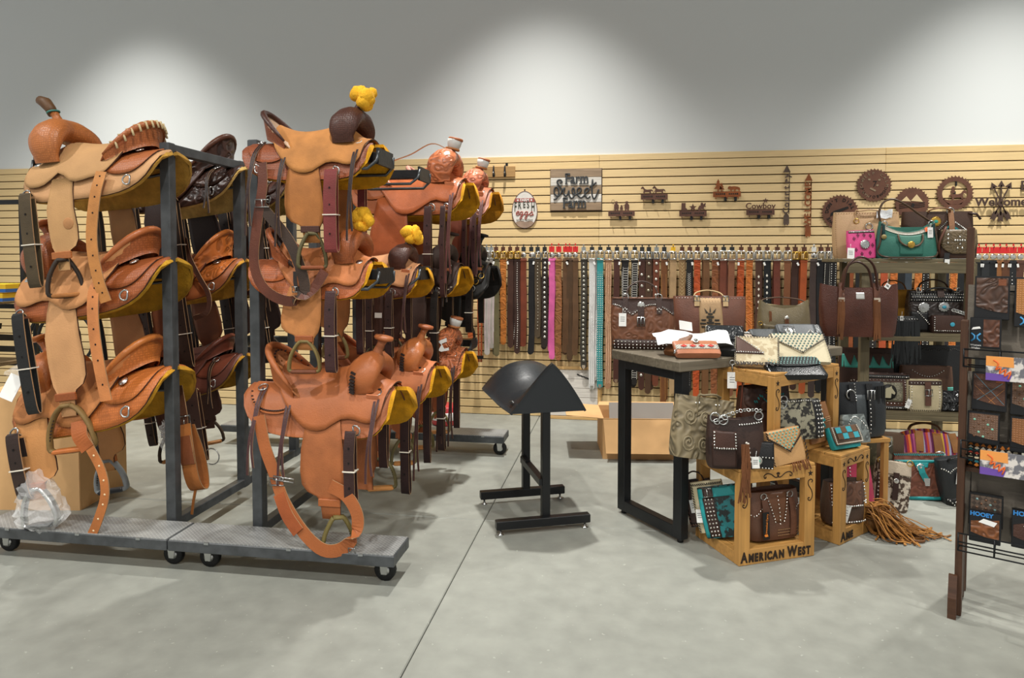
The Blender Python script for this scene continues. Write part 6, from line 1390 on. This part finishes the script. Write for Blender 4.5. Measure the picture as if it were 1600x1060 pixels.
q = Bag('purse', 'tiny black studded flap purse with white tag on the front crate edge', 'handbag', (.665, 3.385, CZ), (0, 0, math.radians(-10)), .10, .125, .05, BKL, n=7); q.flap(lambda v: 1., .42, BKL); q.studs(line(-.85, .46, .85, .46, 7)+line(-.85, .06, .85, .06, 7)+line(-.88, .1, -.88, .9, 8), .004, off=.012); q.tag(-.62, .28, .034, .055, -.1, off=.03); q.concho(-.75, .75, .014, gem='5fb39c')
q = Bag('clutch', 'tan envelope clutch with turquoise dots and black whipstitching leaning on front crate', 'handbag', (.80, 3.475, CZ), (math.radians(-16), math.radians(-5), math.radians(30)), .21, .165, .045, lea('bd9260', rough=.55, var=.06), dtop=.8, n=6)
q.flap(env, .34, lea('c39a6a', rough=.55, var=.05), off=.008); q.studs([(x, t) for i, t in enumerate(np.linspace(.46, .95, 7)) for x in np.linspace(-.82, .82, 9)+(.08 if i % 2 else 0) if abs(x) < .96*env((.995-t)/.655)-.07], .005, M('62a89e', rough=.3), off=.014)
q.stitch(line(-.95, .80, 0, .35, 12)+line(0, .35, .95, .80, 12)+line(-.96, .04, -.96, .95, 12)+line(.96, .04, .96, .95, 10), M('201d1b'), .014, .004, off=.014); q.fringe(.0, .9, .02, .05, FR, 8)
# --- inside and behind the wide crate
q = Bag('handbag', 'dark brown satchel with turquoise embroidery inside the wide crate, at the back', 'handbag', (.74, 3.78, .535), (0, 0, math.radians(30)), .30, .26, .10, lea('4a2f22'), dtop=.6); q.flap(rndf, .5, M('3a251c', 'tooled')); q.stitch([(x, .75+.06*math.sin(x*14)) for x in np.linspace(-.6, .6, 16)], TURQ, .02, .006); q.buckle(0, .9, .05, .016, BRASS)
q = Bag('handbag', 'black and silver paisley bag with studded black edge behind the crate post', 'handbag', (.90, 3.70, .535), (math.radians(-6), 0, math.radians(22)), .26, .20, .10, M('8a8672', 'two', c2='25231f', rough=.5, sc=1.6), dtop=.5)
q.patch('black_edge', .55, .97, .02, .98, BKL); q.studs([(x, t) for x in (.66, .80, .92) for t in np.linspace(.06, .94, 9)], .005, off=.006); q.ring(-.7, 1.02, .02); q.ring(-.78, .9, .02); q.studs([(x, .97) for x in np.linspace(-.9, .5, 14)], .005)
q = Bag('pouch', 'caramel pouch with turquoise feather stitching inside the wide crate at right', 'handbag', (1.03, 3.79, .50), (math.radians(-10), math.radians(-4), math.radians(38)), .17, .20, .05, lea('8f623c', rough=.6), n=7, dtop=.8)
q.stitch([(.1+.22*math.cos(a)*r_, .55+.18*math.sin(a)*r_) for a in np.linspace(0, 2*PI, 8)[:-1] for r_ in (.4, .75, 1.1)], TURQ, .014, .006, ang=.0); q.stitch([(x, .55+.05*k) for k in (-1, 0, 1) for x in (-.6, -.45, -.3, .5, .65, .8)], M('c9a070'), .003, .014, ang=0)
q = Bag('handbag', 'black leather bag with silver ring straps and long black fringe beside shelf post', 'handbag', (1.31, 4.12, .46), (0, 0, math.radians(20)), .34, .30, .12, lea('25282b', rough=.4), dtop=.5); q.fringe(.55, .92, .95, .26, M('141414', rough=.6), 16); q.belt(.3, .2, 1.0, .04, BKL, 'buckled_strap'); q.buckle(.3, .80, .045, .05); q.studs(line(.24, .1, .24, .7, 9), .0045, off=.016); q.belt(-.35, .7, 1.0, .035, BKL); q.ring(-.4, .82, .026); q.studs(line(-.2, .7, -.2, 1., 7), .0045); q.patch('grey_panel', -.2, .15, .05, .8, lea('474d50', rough=.5))
t = thing('crate_box', 'wooden stand holding the black fringed bag behind the right crate', 'box', (1.30, 4.16, 0), math.radians(20)); b = MB()
for x in (-.15, .15):
    for y in (-.09, .09): b.box(.03, .03, .44, (x, y, .22))
    
b = MB(); b.box(.34, .22, .02, (0, 0, .44)); b.build('stand_top', PINE, t)
for x in (-.15, .15):
    for y in (-.09, .09): b = MB(); b.box(.03, .03, .43, (x, y, .215)); b.build('leg', PINEZ, t)
q = Bag('wallet', 'turquoise and brown checkered wallet on top of the right crate', 'wallet', (1.165, 3.79, .468), (math.radians(-24), 0, math.radians(33)), .19, .115, .04, TURQ, dtop=.8, n=7)
q.flap(lambda v: 1. if v < .8 else .97, .16, lea('5c4838', rough=.5), off=.012, w=.99)
for i in range(4):
    for j in range(2):
        x = -.78+.39*i; q.poly([(x+.01, .40+.28*j), (x+.38, .40+.28*j), (x+.38, .66+.28*j), (x+.01, .66+.28*j)], M('3fa3b0', rough=.5) if (i+j) % 2 else lea('6a4e38'), 'leather_square', off=.018)
q.stitch(line(-.92, .22, .92, .22, 20)+line(-.94, .25, -.94, .95, 10)+line(.94, .25, .94, .95, 10), M('c9c0b0'), .006, .006, off=.018, ang=.8)
q = Bag('purse', 'small grey tooled purse behind the checkered wallet', 'handbag', (1.25, 3.92, .468), (math.radians(-12), 0, math.radians(20)), .17, .15, .06, M('6c7371', 'tooled', rough=.35, var=.3), dtop=.5, taper=.8); q.studs(curve(lambda u: (-.8+1.6*u, .5+.42*math.sin(PI*u)), 16), .004)
# --- inside the front crate
RZ1 = math.radians(25.7)
def c1(u, v): return (.552+u*math.cos(RZ1)-v*math.sin(RZ1), 3.325+u*math.sin(RZ1)+v*math.cos(RZ1))
x, y = c1(.265, .13)
q = Bag('tote_bag', 'brown tote with scalloped studded yoke and orange-lettered black tag in front crate', 'handbag', (x, y, .075), (0, 0, RZ1), .285, .235, .14, lea('5f4030', rough=.5), taper=1.02, dtop=.55)
q.patch('yoke', lambda u: -.12-.28*u, lambda u: .18+.30*u, .38, .97, lea('67442f', rough=.45)); q.studs(line(-.14, .40, -.38, .95, 10)+line(.2, .40, .46, .95, 10)+[(x, .62+.08*math.sin(x*9)) for x in np.linspace(-.95, -.45, 8)]+[(x, .62+.08*math.sin(x*9)) for x in np.linspace(.5, .95, 8)]+line(.05, .35, .05, .9, 8), .0042, off=.007)
for x in (-.5, .55): q.belt(x, .1, .86, .032, lea('5a3a2a', rough=.5), 'tab'); q.ring(x, .92, .016)
q.handle(.52, .09, lea('55372a'), .022, front=False, fall=.02); b = MB(); c = q.P(-.55, .36, .016); b.box(.036, .002, .135, c, (0, -.06, 0)); b.build('black_tag', M('141414', rough=.4), q.t)
letters(q.t, 'Concealed Carry', .0155, (c.x+.002, c.y-.002, c.z+.006), M('e2852f'), .0006, rotz=PI/2-.06, name='tag_lettering'); b = MB(); b.prism([(-.012, -.055), (.006, -.050), (.012, -.062), (-.004, -.064)], .001, (c.x, c.y-.0015, c.z+.01)); b.build('orange_mark', M('e2852f'), q.t)
q.stitch([(x, t) for t in (.10, .16, .22) for x in np.linspace(.0, .9, 12)], M('8a6a4a'), .003, .010, off=.003, ang=0)
# left opening of the front crate: bags facing left
for nm, lb, u, v, W, H, D, mt, tilt in (('handbag', 'turquoise and black brocade bag with studded brown strip, in the front crate side', .045, .165, .24, .245, .06, M('1d6f73', 'two', c2='16201f', rough=.45, sc=1.3), 0), ('handbag', 'cream bag with black whipstitched edges, in the front crate side', .03, .235, .20, .25, .05, lea('cdc09c', rough=.6), 0), ('handbag', 'dark brown bag with braided strap and two white tags, in the front crate side', .02, .32, .18, .235, .06, lea('2d211d', rough=.45), 0)):
    x, y = c1(u, v); q = Bag(nm, lb, 'handbag', (x, y, .078), (math.radians(-10), math.radians(-14), RZ1-math.radians(38)), W*.8, H, D, mt, dtop=.7, n=6)
    if 'turquoise' in lb:
        q.patch('turquoise_top', -.97, .97, .80, .98, TURQ); q.patch('studded_strip', -.75, -.2, .02, .80, DBR); q.studs([(a, t) for a in (-.63, -.47, -.31) for t in np.linspace(.06, .76, 10)], .0055, off=.007); q.belt(-.45, .82, 1.0, .05, DBR, 'buckle_strap'); q.buckle(-.45, .9, .04, .04)
        q.patch('turquoise_edge', -.97, -.78, .02, .8, TURQ)
    elif 'cream' in lb: q.stitch(line(-.9, .04, -.9, .95, 18)+line(-.9, .95, .9, .95, 16), M('221d1a'), .012, .004); q.tag(-.7, .35, .034, .065, .1, off=.02)
    else: q.tag(-.4, .45, .034, .065, .0, off=.02); q.handle(.6, .05, lea('3a2720'), .018); q.stitch(loop([(-.9, .05), (.9, .05), (.9, .95), (-.9, .95)], 10), lea('6a4a38'), .010, .005); q.belt(-.6, .1, 1.0, .03, lea('3a2720'), 'braided_strap')
# --- inside and around the right crate
q = Bag('handbag', 'brown studded satchel with tooled panels inside the right crate', 'handbag', (1.155, 3.81, .075), (0, 0, math.radians(20)), .21, .22, .11, lea('4b382c', rough=.45), dtop=.6); q.flap(rndf, .4, M('5a3c2c', 'tooled', rough=.4)); q.studs(curve(lambda u: (-.88+1.76*u, .46 if .1 < u < .9 else .55), 16)+line(-.9, .5, -.9, .95, 7)+line(.9, .5, .9, .95, 7)+line(-.9, .08, .9, .08, 14), .005, off=.014); q.tag(-.3, .3, .05, .09, .3)
q = Bag('handbag', 'bright pink bag with studded panels behind the right crate post', 'handbag', (1.31, 4.07, .0), (0, math.radians(-5), math.radians(25)), .22, .36, .09, lea('c93f63', rough=.5), dtop=.4, taper=.85); q.patch('black_edge', -.95, -.78, .05, .95, BKL); q.studs(line(-.7, .1, -.5, .9, 16)+line(.0, .1, .1, .9, 14), .005)
t = thing('fringe_bag', 'heap of long tan leather fringe spilling onto the floor by right crate', 'handbag', (1.30, 3.86, 0), 0)
b = MB(); b.ball((.02, .06, .06), (.10, .08, .075), 14, 8); b.build('body', lea('7a5228', rough=.6), t)
r = random.Random(9); FC = [lea('9c6a30', rough=.6), lea('7d5226', rough=.6), lea('b07c3e', rough=.6)]
for m_ in range(3):
    b = MB()
    for k in range(60):
        a = r.uniform(-1.1, .7); L = r.uniform(.08, .26)*(1.25 if abs(a+.1) < .35 else .85); x0, y0 = r.uniform(-.04, .06), r.uniform(-.03, .09); z0 = r.uniform(.09, .155); cu = r.uniform(-.05, .05)
        dx, dy = math.cos(a), math.sin(a)*.7; px_, py_ = -dy, dx
        b.strip(spline([(x0, y0, z0), (x0+dx*L*.35+px_*cu, y0+dy*L*.35+py_*cu, z0*r.uniform(.75, 1.02)), (x0+dx*L*.75+px_*cu*1.4, y0+dy*L*.75+py_*cu*1.4, .012+.05*r.random()), (x0+dx*L*1.05, y0+dy*L*1.05, .008+.003*m_), (x0+dx*L*1.2-px_*cu, y0+dy*L*1.2-py_*cu, .006)], 3), .0085, .003, (px_, py_, 0))
    stuff(b.build('fringe', FC[m_], t))
b = MB(); b.tube(spline([(.12, -.06, .02), (.19, -.11, .012), (.24, -.10, .010), (.25, -.05, .010), (.20, -.02, .012)], 5), .008, 6, up=(0, 0, 1), asp=.5); b.build('looped_strap', lea('6a4422'), t)
# --- on the floor to the right
q = Bag('handbag', 'cowhide-print crossbody with studded dark band and cream flap on the floor', 'handbag', (X(1389, 4.22, 760), 4.22, 0), (math.radians(-8), math.radians(7), math.radians(-2)), .185, .29, .07, M('c9bfae', 'two', c2='4a3a2e', rough=.6, sc=1.8), dtop=.6, n=7)
q.patch('studded_band', -.95, -.35, .03, .74, DBR); q.studs([(a, t) for i, a in enumerate((-.84, -.68, -.52, -.40)) for t in np.linspace(.06, .70, 9)+(.03 if i % 2 else 0)], .006, off=.007); q.flap(lambda v: 1., .74, lea('b9ac98', rough=.6)); q.belt(.1, .25, .78, .03, DBR, 'tab'); q.concho(.1, .62, .016); q.ring(-.85, .98, .016, BRASS); q.ring(.85, 1.0, .016, BRASS); q.patch('dark_tab', -.95, -.5, .80, .97, DBR, off=.012)
q = Bag('handbag', 'brown suede and camouflage bag with studs, on the floor by shelf post', 'handbag', (X(1378, 4.55, 700), 4.55, .10), (0, math.radians(3), math.radians(4)), .22, .28, .11, lea('4e3a28', rough=.7), dtop=.6); q.patch('camo_panel', -.2, .3, .05, .95, M('6a6450', 'two', c2='3c3626', rough=.6, sc=.8)); q.studs(line(-.35, .1, -.3, .95, 14), .004); q.ring(.0, .8, .022); q.patch('camo_side', -.96, -.55, .3, .95, M('5a5238', 'two', c2='38321f', sc=.8, rough=.7))
t = thing('display_box', 'low wooden riser under the brown camouflage bag', 'box', (X(1378, 4.55, 700), 4.57, 0), 0); b = MB(); b.box(.24, .16, .098, (0, 0, .049), ch=.003); b.build('riser', BRW, t)
q = Bag('duffel_bag', 'duffel bag woven in pink, orange and purple stripes with tan straps', 'bag', (X(1452, 4.78, 700), 4.80, .10), 0, .47, .245, .20, M('a8322c', 'stripes', rough=.8, sc=.72, bump=.3), dtop=.5, n=2.6, taper=.88, dip=-.05)
for x in (-.38, .58): q.belt(x, .55, 1.06, .045, lea('8f5f2e', rough=.6), 'leather_tab')
q.patch('leather_flap', .0, .24, .05, .99, lea('8f5f2e', rough=.6), off=.006); q.concho(.12, .42, .038, STEEL); q.handle(.46, .05, lea('6a4526'), .03, front=False)
t = thing('display_box', 'low wooden riser under the striped duffel bag', 'box', (X(1452, 4.78, 700), 4.82, 0), 0); b = MB(); b.box(.42, .2, .098, (0, 0, .049), ch=.003); b.build('riser', BRW, t)
q = Bag('handbag', 'red-brown tooled crossbody with turquoise trim and silver buckle on the floor', 'handbag', (X(1441, 4.46, 740), 4.46, 0), (math.radians(-9), math.radians(-3), math.radians(-2)), .285, .275, .06, M('6e4131', 'tooled', rough=.45, var=.15, bump=.4), dtop=.7, n=8)
q.band(.0, .07, TURQ); q.patch('top_band', -.97, .97, .80, .86, TURQ, off=.004, nr=2); q.stitch([(x, .975) for x in np.linspace(-.95, .95, 26)]+line(-.95, .1, -.95, .8, 14), TURQ, .014, .005); q.patch('turquoise_tab', lambda u: -.18-.06*u, lambda u: .26+.06*u, .70, .80, TURQ, off=.006)
b = MB(); b.strip([q.P(-.02, .74, .012), q.P(.02, .58, .014), q.P(.16, .42, .012)], .035, .005, (1, 0, .2)); b.build('buckle_strap', TURQ, q.t); q.concho(-.02, .70, .024); b = MB(); b.prism([(-.018, .02), (.018, .02), (.012, -.025), (-.012, -.025)], .004, q.P(.16, .40, .012)); b.build('strap_tip', SILVER, q.t); q.tag(-.92, .55, .03, .075); q.studs(line(-.82, .12, -.82, .5, 8)+line(.88, .1, .80, .75, 14), .004)
q = Bag('handbag', 'black bucket tote with studded scallops and white tag on the floor', 'handbag', (X(1499, 4.42, 740), 4.42, 0), (0, math.radians(-8), math.radians(6)), .18, .28, .12, lea('26282a', rough=.4), dtop=.6, taper=1.15); q.band(.02, .2, BKL); q.studs([(x, .05+.13*abs(math.sin(x*5))) for x in np.linspace(-.9, .9, 20)]+[(x, .74+.1*abs(math.cos(x*3))) for x in np.linspace(-.9, .9, 20)], .005); q.tag(-.1, .62, .045, .07, .2); q.handle(.5, .03, BKL, .02, fall=-.01)
# --- bottom board of the shelving
SZ = .47
q = Bag('handbag', 'brown bag with silver horse-head emblem plate on the lower shelf', 'handbag', (X(1382, 4.85, 610), 4.85, SZ), .0, .285, .235, .11, lea('4a2f24', rough=.42), dtop=.6, n=6)
q.band(.88, .98, BKL); q.band(.02, .12, BKL); q.studs([(x, t) for t in (.93, .07) for x in np.linspace(-.92, .92, 22)], .0045, off=.006); q.patch('emblem_plate', -.62, .62, .25, .78, M('77725f', 'tooled', rough=.4, sc=2.4, var=.3), off=.004); q.studs(loop([(-.74, .2), (.74, .2), (.74, .84), (-.74, .84)], 10), .004)
b = MB(); b.lathe([(.052, 0), (.052, .002), (.001, .0025)], 24, q.P(0, .52, .012), Matrix.Rotation(PI/2, 3, 'X')); b.build('emblem_disc', M('1f1c19'), q.t)
c = q.P(.0, .52, .0165); b = MB(); b.prism([(x_*1.2, z_*1.25) for x_, z_ in [(-.022, -.03), (.012, -.03), (.014, -.005), (.030, -.012), (.034, -.002), (.016, .022), (.014, .034), (.006, .026), (-.012, .022), (-.026, .004)]], .002, c); b.build('horse_head', M('b0a98c', rough=.4), q.t)
q = Bag('handbag', 'cream cowhide flap bag with dark buckled strap on the lower shelf', 'handbag', (X(1442, 4.82, 610), 4.82, SZ), .08, .215, .205, .07, lea('b8ab8a', rough=.65, var=.12), n=7, dtop=.7); q.patch('dark_top', -.95, .95, .84, .98, DBR); q.belt(.1, .2, .95, .036, BRN, 'buckled_strap'); q.buckle(.1, .62, .045, .04); q.stitch(line(-.93, .05, -.93, .8, 14)+line(.93, .05, .93, .8, 14)+line(-.9, .04, .9, .04, 16), M('2c241e'), .010, .004); q.studs(line(-.78, .1, -.78, .8, 9)+line(.78, .1, .78, .8, 9)+[(x, .91) for x in np.linspace(-.8, .8, 10)], .0042, off=.005); q.tag(-.98, .25, .03, .06, .35)
q = Bag('handbag', 'brown handbag with studded curved straps behind the cream flap bag', 'handbag', (X(1446, 5.0, 590), 5.0, SZ), 0, .32, .27, .10, lea('5d402f'), dtop=.5); q.studs(curve(lambda u: (-.6+1.2*u, .9-.15*math.sin(PI*u)), 14), .005); q.patch('turquoise_patch', .72, .96, .3, .5, M('5fb3a6'))
q = Bag('clutch', 'black glossy tooled clutch leaning at right end of the lower shelf', 'handbag', (X(1483, 4.82, 620), 4.82, SZ), (math.radians(-25), 0, 0), .19, .135, .06, M('1a1a1b', 'tooled', rough=.2, bump=.8), dtop=.5); q.flap(rndf, .35, M('1c1c1e', 'tooled', rough=.2, bump=.8))
q = Bag('handbag', 'dark brown bag with turquoise scalloped inlay behind the left shelf post', 'handbag', (X(1352, 5.02, 600), 5.02, SZ), 0, .34, .38, .12, lea('3a251c'), dtop=.5); q.patch('turquoise_inlay', -.95, .95, .66, .90, M('4aa596', rough=.5)); 
for x in (-.7, -.35, 0, .35, .7): q.poly([(x-.2, .92), (x+.2, .92), (x+.05, .70), (x-.05, .76)], lea('40281d'), 'scallop', off=.008)
q.concho(-.55, .30, .03, lea('5d3728')); q.stitch(curve(lambda u: (-.55+.22*math.cos(2*PI*u), .30+.14*math.sin(2*PI*u)), 14), M('cfc6b2'), .006, .006)
q = Bag('handbag', 'black bag with scalloped lace-edged flaps behind the brown bags', 'handbag', (X(1452, 5.06, 560), 5.08, SZ), 0, .46, .40, .09, BKL, dtop=.5); q.studs([(x, .92+.03*abs(math.sin(x*12))) for x in np.linspace(-.95, .95, 40)], .004, M('4a4a48'))
# --- middle board
SZ2 = .985
q = Bag('handbag', 'black handbag with studded bands and round star conchos on the middle shelf', 'handbag', (X(1462, 4.88, 480), 4.88, SZ2), 0, .345, .27, .13, M('2a211d', 'tooled', rough=.35), dtop=.5, n=5)
q.band(.74, .96, BKL); q.studs([(x, t) for i, t in enumerate((.78, .85, .92)) for x in np.linspace(-.93, .93, 24)+(.04 if i % 2 else 0)], .0045, off=.006); q.concho(-.55, .60, .036, STEEL); q.concho(.12, .62, .034, STEEL, gem='3f93a8'); q.patch('dark_side', -.97, -.4, .03, .5, BKL, off=.006); q.studs(line(-.75, .50, -.25, .1, 12), .0055, off=.012); q.handle(.55, .08, DBR, .024, front=False); q.handle(.45, .03, BKL, .03); q.belt(.05, .85, 1.05, .04, DBR, 'tab')
for x in (-.7, .6): q.buckle(x, 1.02, .03, .03)
q = Bag('purse', 'small brown purse with turquoise flower concho on the middle shelf', 'handbag', (X(1481, 4.79, 500), 4.79, SZ2), 0, .195, .115, .05, lea('3d2820'), n=7, dtop=.8); q.flap(lambda v: 1., .12, lea('41291f')); q.studs(line(-.92, .16, .92, .16, 16)+line(-.92, .2, -.92, .9, 7)+line(.92, .2, .92, .9, 7), .0045, off=.013); q.concho(.12, .52, .014, M('3f9fb8', rough=.3))
b = MB()
for k in range(9):
    c = q.P(.2+.09*k, 1.05+.02*k, .016)+Vector((0, 0, .03-.005*k)); b.tube(ring_pts(c, .011, (.3, .8, .5 if k % 2 else -.5), 8), .0026, 5, closed=True)
b.build('chain_strap', STEEL, q.t)
q = Bag('shoulder_bag', 'black bag with long black leather fringe on the middle shelf', 'handbag', (X(1411, 4.80, 520), 4.80, SZ2-.005), 0, .16, .11, .07, BKL, dtop=.6); q.fringe(-.9, .9, .75, .27, M('15181a', rough=.5), 34, off=.02, w=.009, sway=.02); q.studs(line(-.9, .85, .9, .85, 10), .005); q.tag(-.3, .9, .02, .03)
q = Bag('handbag', 'mustard suede bag partly hidden behind the large brown fringed tote', 'handbag', (X(1398, 5.0, 480), 5.0, SZ2), 0, .26, .27, .10, lea('a9771f', rough=.8), dtop=.4); q.handle(.6, .07, lea('6a4a24'), .02, front=False)
# --- top board
SZ3 = 1.467
q = Bag('tote_bag', 'large pale tan tote with ring handles at the left of top shelf', 'handbag', (X(1352, 4.98, 370), 4.98, SZ3), 0, .395, .315, .12, lea('b5946e', rough=.45, var=.06), taper=1.04, dtop=.4); q.stitch(line(-.96, .05, -.96, .97, 20)+line(-.96, .97, .9, .97, 24), M('8a6c4a'), .006, .003); q.ring(.02, .68, .022); q.ring(-.35, .8, .016, BRASS); q.handle(.36, .02, lea('c3a27c', rough=.45), .024, front=True, fall=-.04, drop=.09)
b = MB(); G = [[(.05+.02*i, -.05-.004*math.sin(j+i), .27+.014*j+.006*math.sin(i*1.7)) for j in range(5)] for i in range(6)]; b.grid(G, .001, smooth=False); b.build('tissue_paper', M('eef0f2', rough=.6), q.t)
q = Bag('wallet', 'hot pink cut-out wallet with oval silver concho on the top shelf', 'wallet', (X(1347, 4.80, 385), 4.80, SZ3), (math.radians(-6), math.radians(-2), math.radians(6)), .17, .185, .045, lea('d64a86', rough=.5, var=.08), n=7, dtop=.8); q.band(.90, .98, lea('4a3a36')); q.studs([(x, .94) for x in np.linspace(-.9, .9, 16)], .004); q.concho(.12, .48, .030, STEEL)
for (x, t) in ((-.6, .7), (-.3, .82), (.6, .78), (.7, .45), (-.5, .3), (.5, .18), (-.1, .15), (.15, .82)):
    for k in range(4): q.poly([(x+.10*math.cos(k*PI/2+a_), t+.075*math.sin(k*PI/2+a_)) for a_ in (-.5, 0, .5)]+[(x, t)], M('6a2044'), 'cut_out', off=.002)
q.tag(-.95, .18, .045, .07, .1, off=.014)
q = Bag('shoulder_bag', 'teal green suede hobo bag with gold turnlock and tall brown strap', 'handbag', (X(1415, 4.80, 385), 4.80, SZ3), 0, .355, .225, .12, lea('2f6a5c', rough=.6, var=.14), taper=.92, dtop=.4, sag=.055, dip=.02, n=4)
q.patch('pocket', -.32, .44, .10, .70, lea('2f6a5c', rough=.6, var=.14), off=.006, th=.006); q.patch('pocket_flap', lambda u: -.30-.10*u, lambda u: .36+.10*u, .42, .80, lea('37705f', rough=.6, var=.12), off=.014); b = MB(); b.tube([q.P(x, t, .019) for x, t in spline([(-.40, .80), (-.36, .58), (-.2, .43), (.02, .38), (.28, .42), (.42, .58), (.46, .80)], 4)], .006, 6); b.build('flap_piping', lea('5b4a38'), q.t); q.concho(.02, .44, .022, BRASS, off=.022)
b = MB(); b.grid([[q.P(-.90+1.8*i/16, .97-.13*j/3, .004) for j in range(4)] for i in range(17)], -.003); b.build('croc_yoke', M('9a9486', 'leather', rough=.3), q.t)
b = MB(); b.tube([q.P(x, t, .006) for x, t in spline([(-.93, .95), (-.95, .5), (-.92, .08), (0, .03), (.92, .08), (.95, .5), (.93, .95)], 5)], .006, 6); b.build('piping', lea('4a3a2c'), q.t)
P = spline([(-.155, 0, .235), (-.165, 0, .30), (-.14, 0, .365), (-.08, 0, .385), (.0, 0, .345), (.08, 0, .285), (.15, 0, .235)], 6); b = MB(); b.tube(P, .011, 8, up=(0, 1, 0), asp=.6); b.build('strap', lea('4b3828', rough=.4), q.t)
for x in (-.86, .86): q.ring(x, 1.0, .017)
for sx in (-.92, .90): q.fringe(sx-.05, sx+.05, .95, .15, M('14393a', rough=.6), 6, off=.012)
q.tag(.72, .78, .032, .065, -.05, off=.02); q.poly([(.58, .85), (.68, .85), (.68, 1.0), (.58, 1.0)], M('d6602c'), 'orange_label', off=.016); b = MB(); b.lathe([(.016, 0), (.016, .002), (.001, .003)], 14, q.P(-.86, .62, .012), Matrix.Rotation(PI/2, 3, 'X')); b.build('leather_disc', lea('8a7a4a'), q.t)
q = Bag('tote_bag', 'brown suede tote with turquoise oval concho and studded chevron on top shelf', 'handbag', (X(1463, 5.0, 370), 5.0, SZ3), 0, .40, .315, .12, lea('3f2a1f', rough=.75), taper=1.08, dtop=.4); q.patch('pink_panel', -.4, .95, .02, .55, lea('b08a74', rough=.55))
q.stitch(line(-.4, .52, -.1, .45, 10)+line(-.1, .45, .25, .68, 12)+line(.35, .68, .9, .40, 16), TURQ, .012, .010); q.studs(line(-.35, .62, -.1, .56, 8)+line(-.1, .56, .2, .78, 9)+line(.4, .78, .92, .5, 14), .005, off=.006); q.concho(-.12, .78, .034, BRASS, gem='3fae9a'); q.belt(.32, .55, 1.0, .034, lea('8a6142'), 'handle_tab'); q.ring(.32, 1.0, .022); q.ring(.32, .55, .015); q.handle(.3, .03, lea('8a6142'), .022, fall=-.02)
b = MB(); b.tube([(.18, -.02, .30), (.23, -.03, .295), (.255, -.03, .26)], .008, 6); b.build('zip_pull', DBR, q.t)
q = Bag('purse', 'brown tooled flap purse with studded cross pattern at right of top shelf', 'handbag', (X(1494, 4.80, 385), 4.80, SZ3), (0, 0, math.radians(-4)), .21, .185, .08, lea('3a2419', rough=.6), n=7, dtop=.8); q.flap(rndf, .16, M('5f5038', 'tooled', rough=.45, sc=1.6), off=.010); q.studs([(0, .62), (.12, .62), (-.12, .62), (0, .74), (0, .5), (.25, .62), (-.25, .62), (.12, .36), (-.12, .36), (-.62, .82), (-.62, .68), (-.62, .54), (.62, .82), (.62, .68)], .0065, off=.016)
b = MB(); b.tube(spline([(-.10, -.02, .02), (-.12, -.06, .09), (-.09, -.05, .17), (-.07, -.03, .20)], 5), .008, 6); b.build('strap', lea('5a3424'), q.t); b = MB(); b.box(.030, .003, .07, (-.075, -.062, .0), (0, .05, 0)); b.build('tag_sleeve', M('2a2b2c'), q.t); b = MB(); b.box(.028, .002, .03, (-.073, -.066, -.02), (0, .05, 0)); b.build('price_tag', PAPER, q.t)
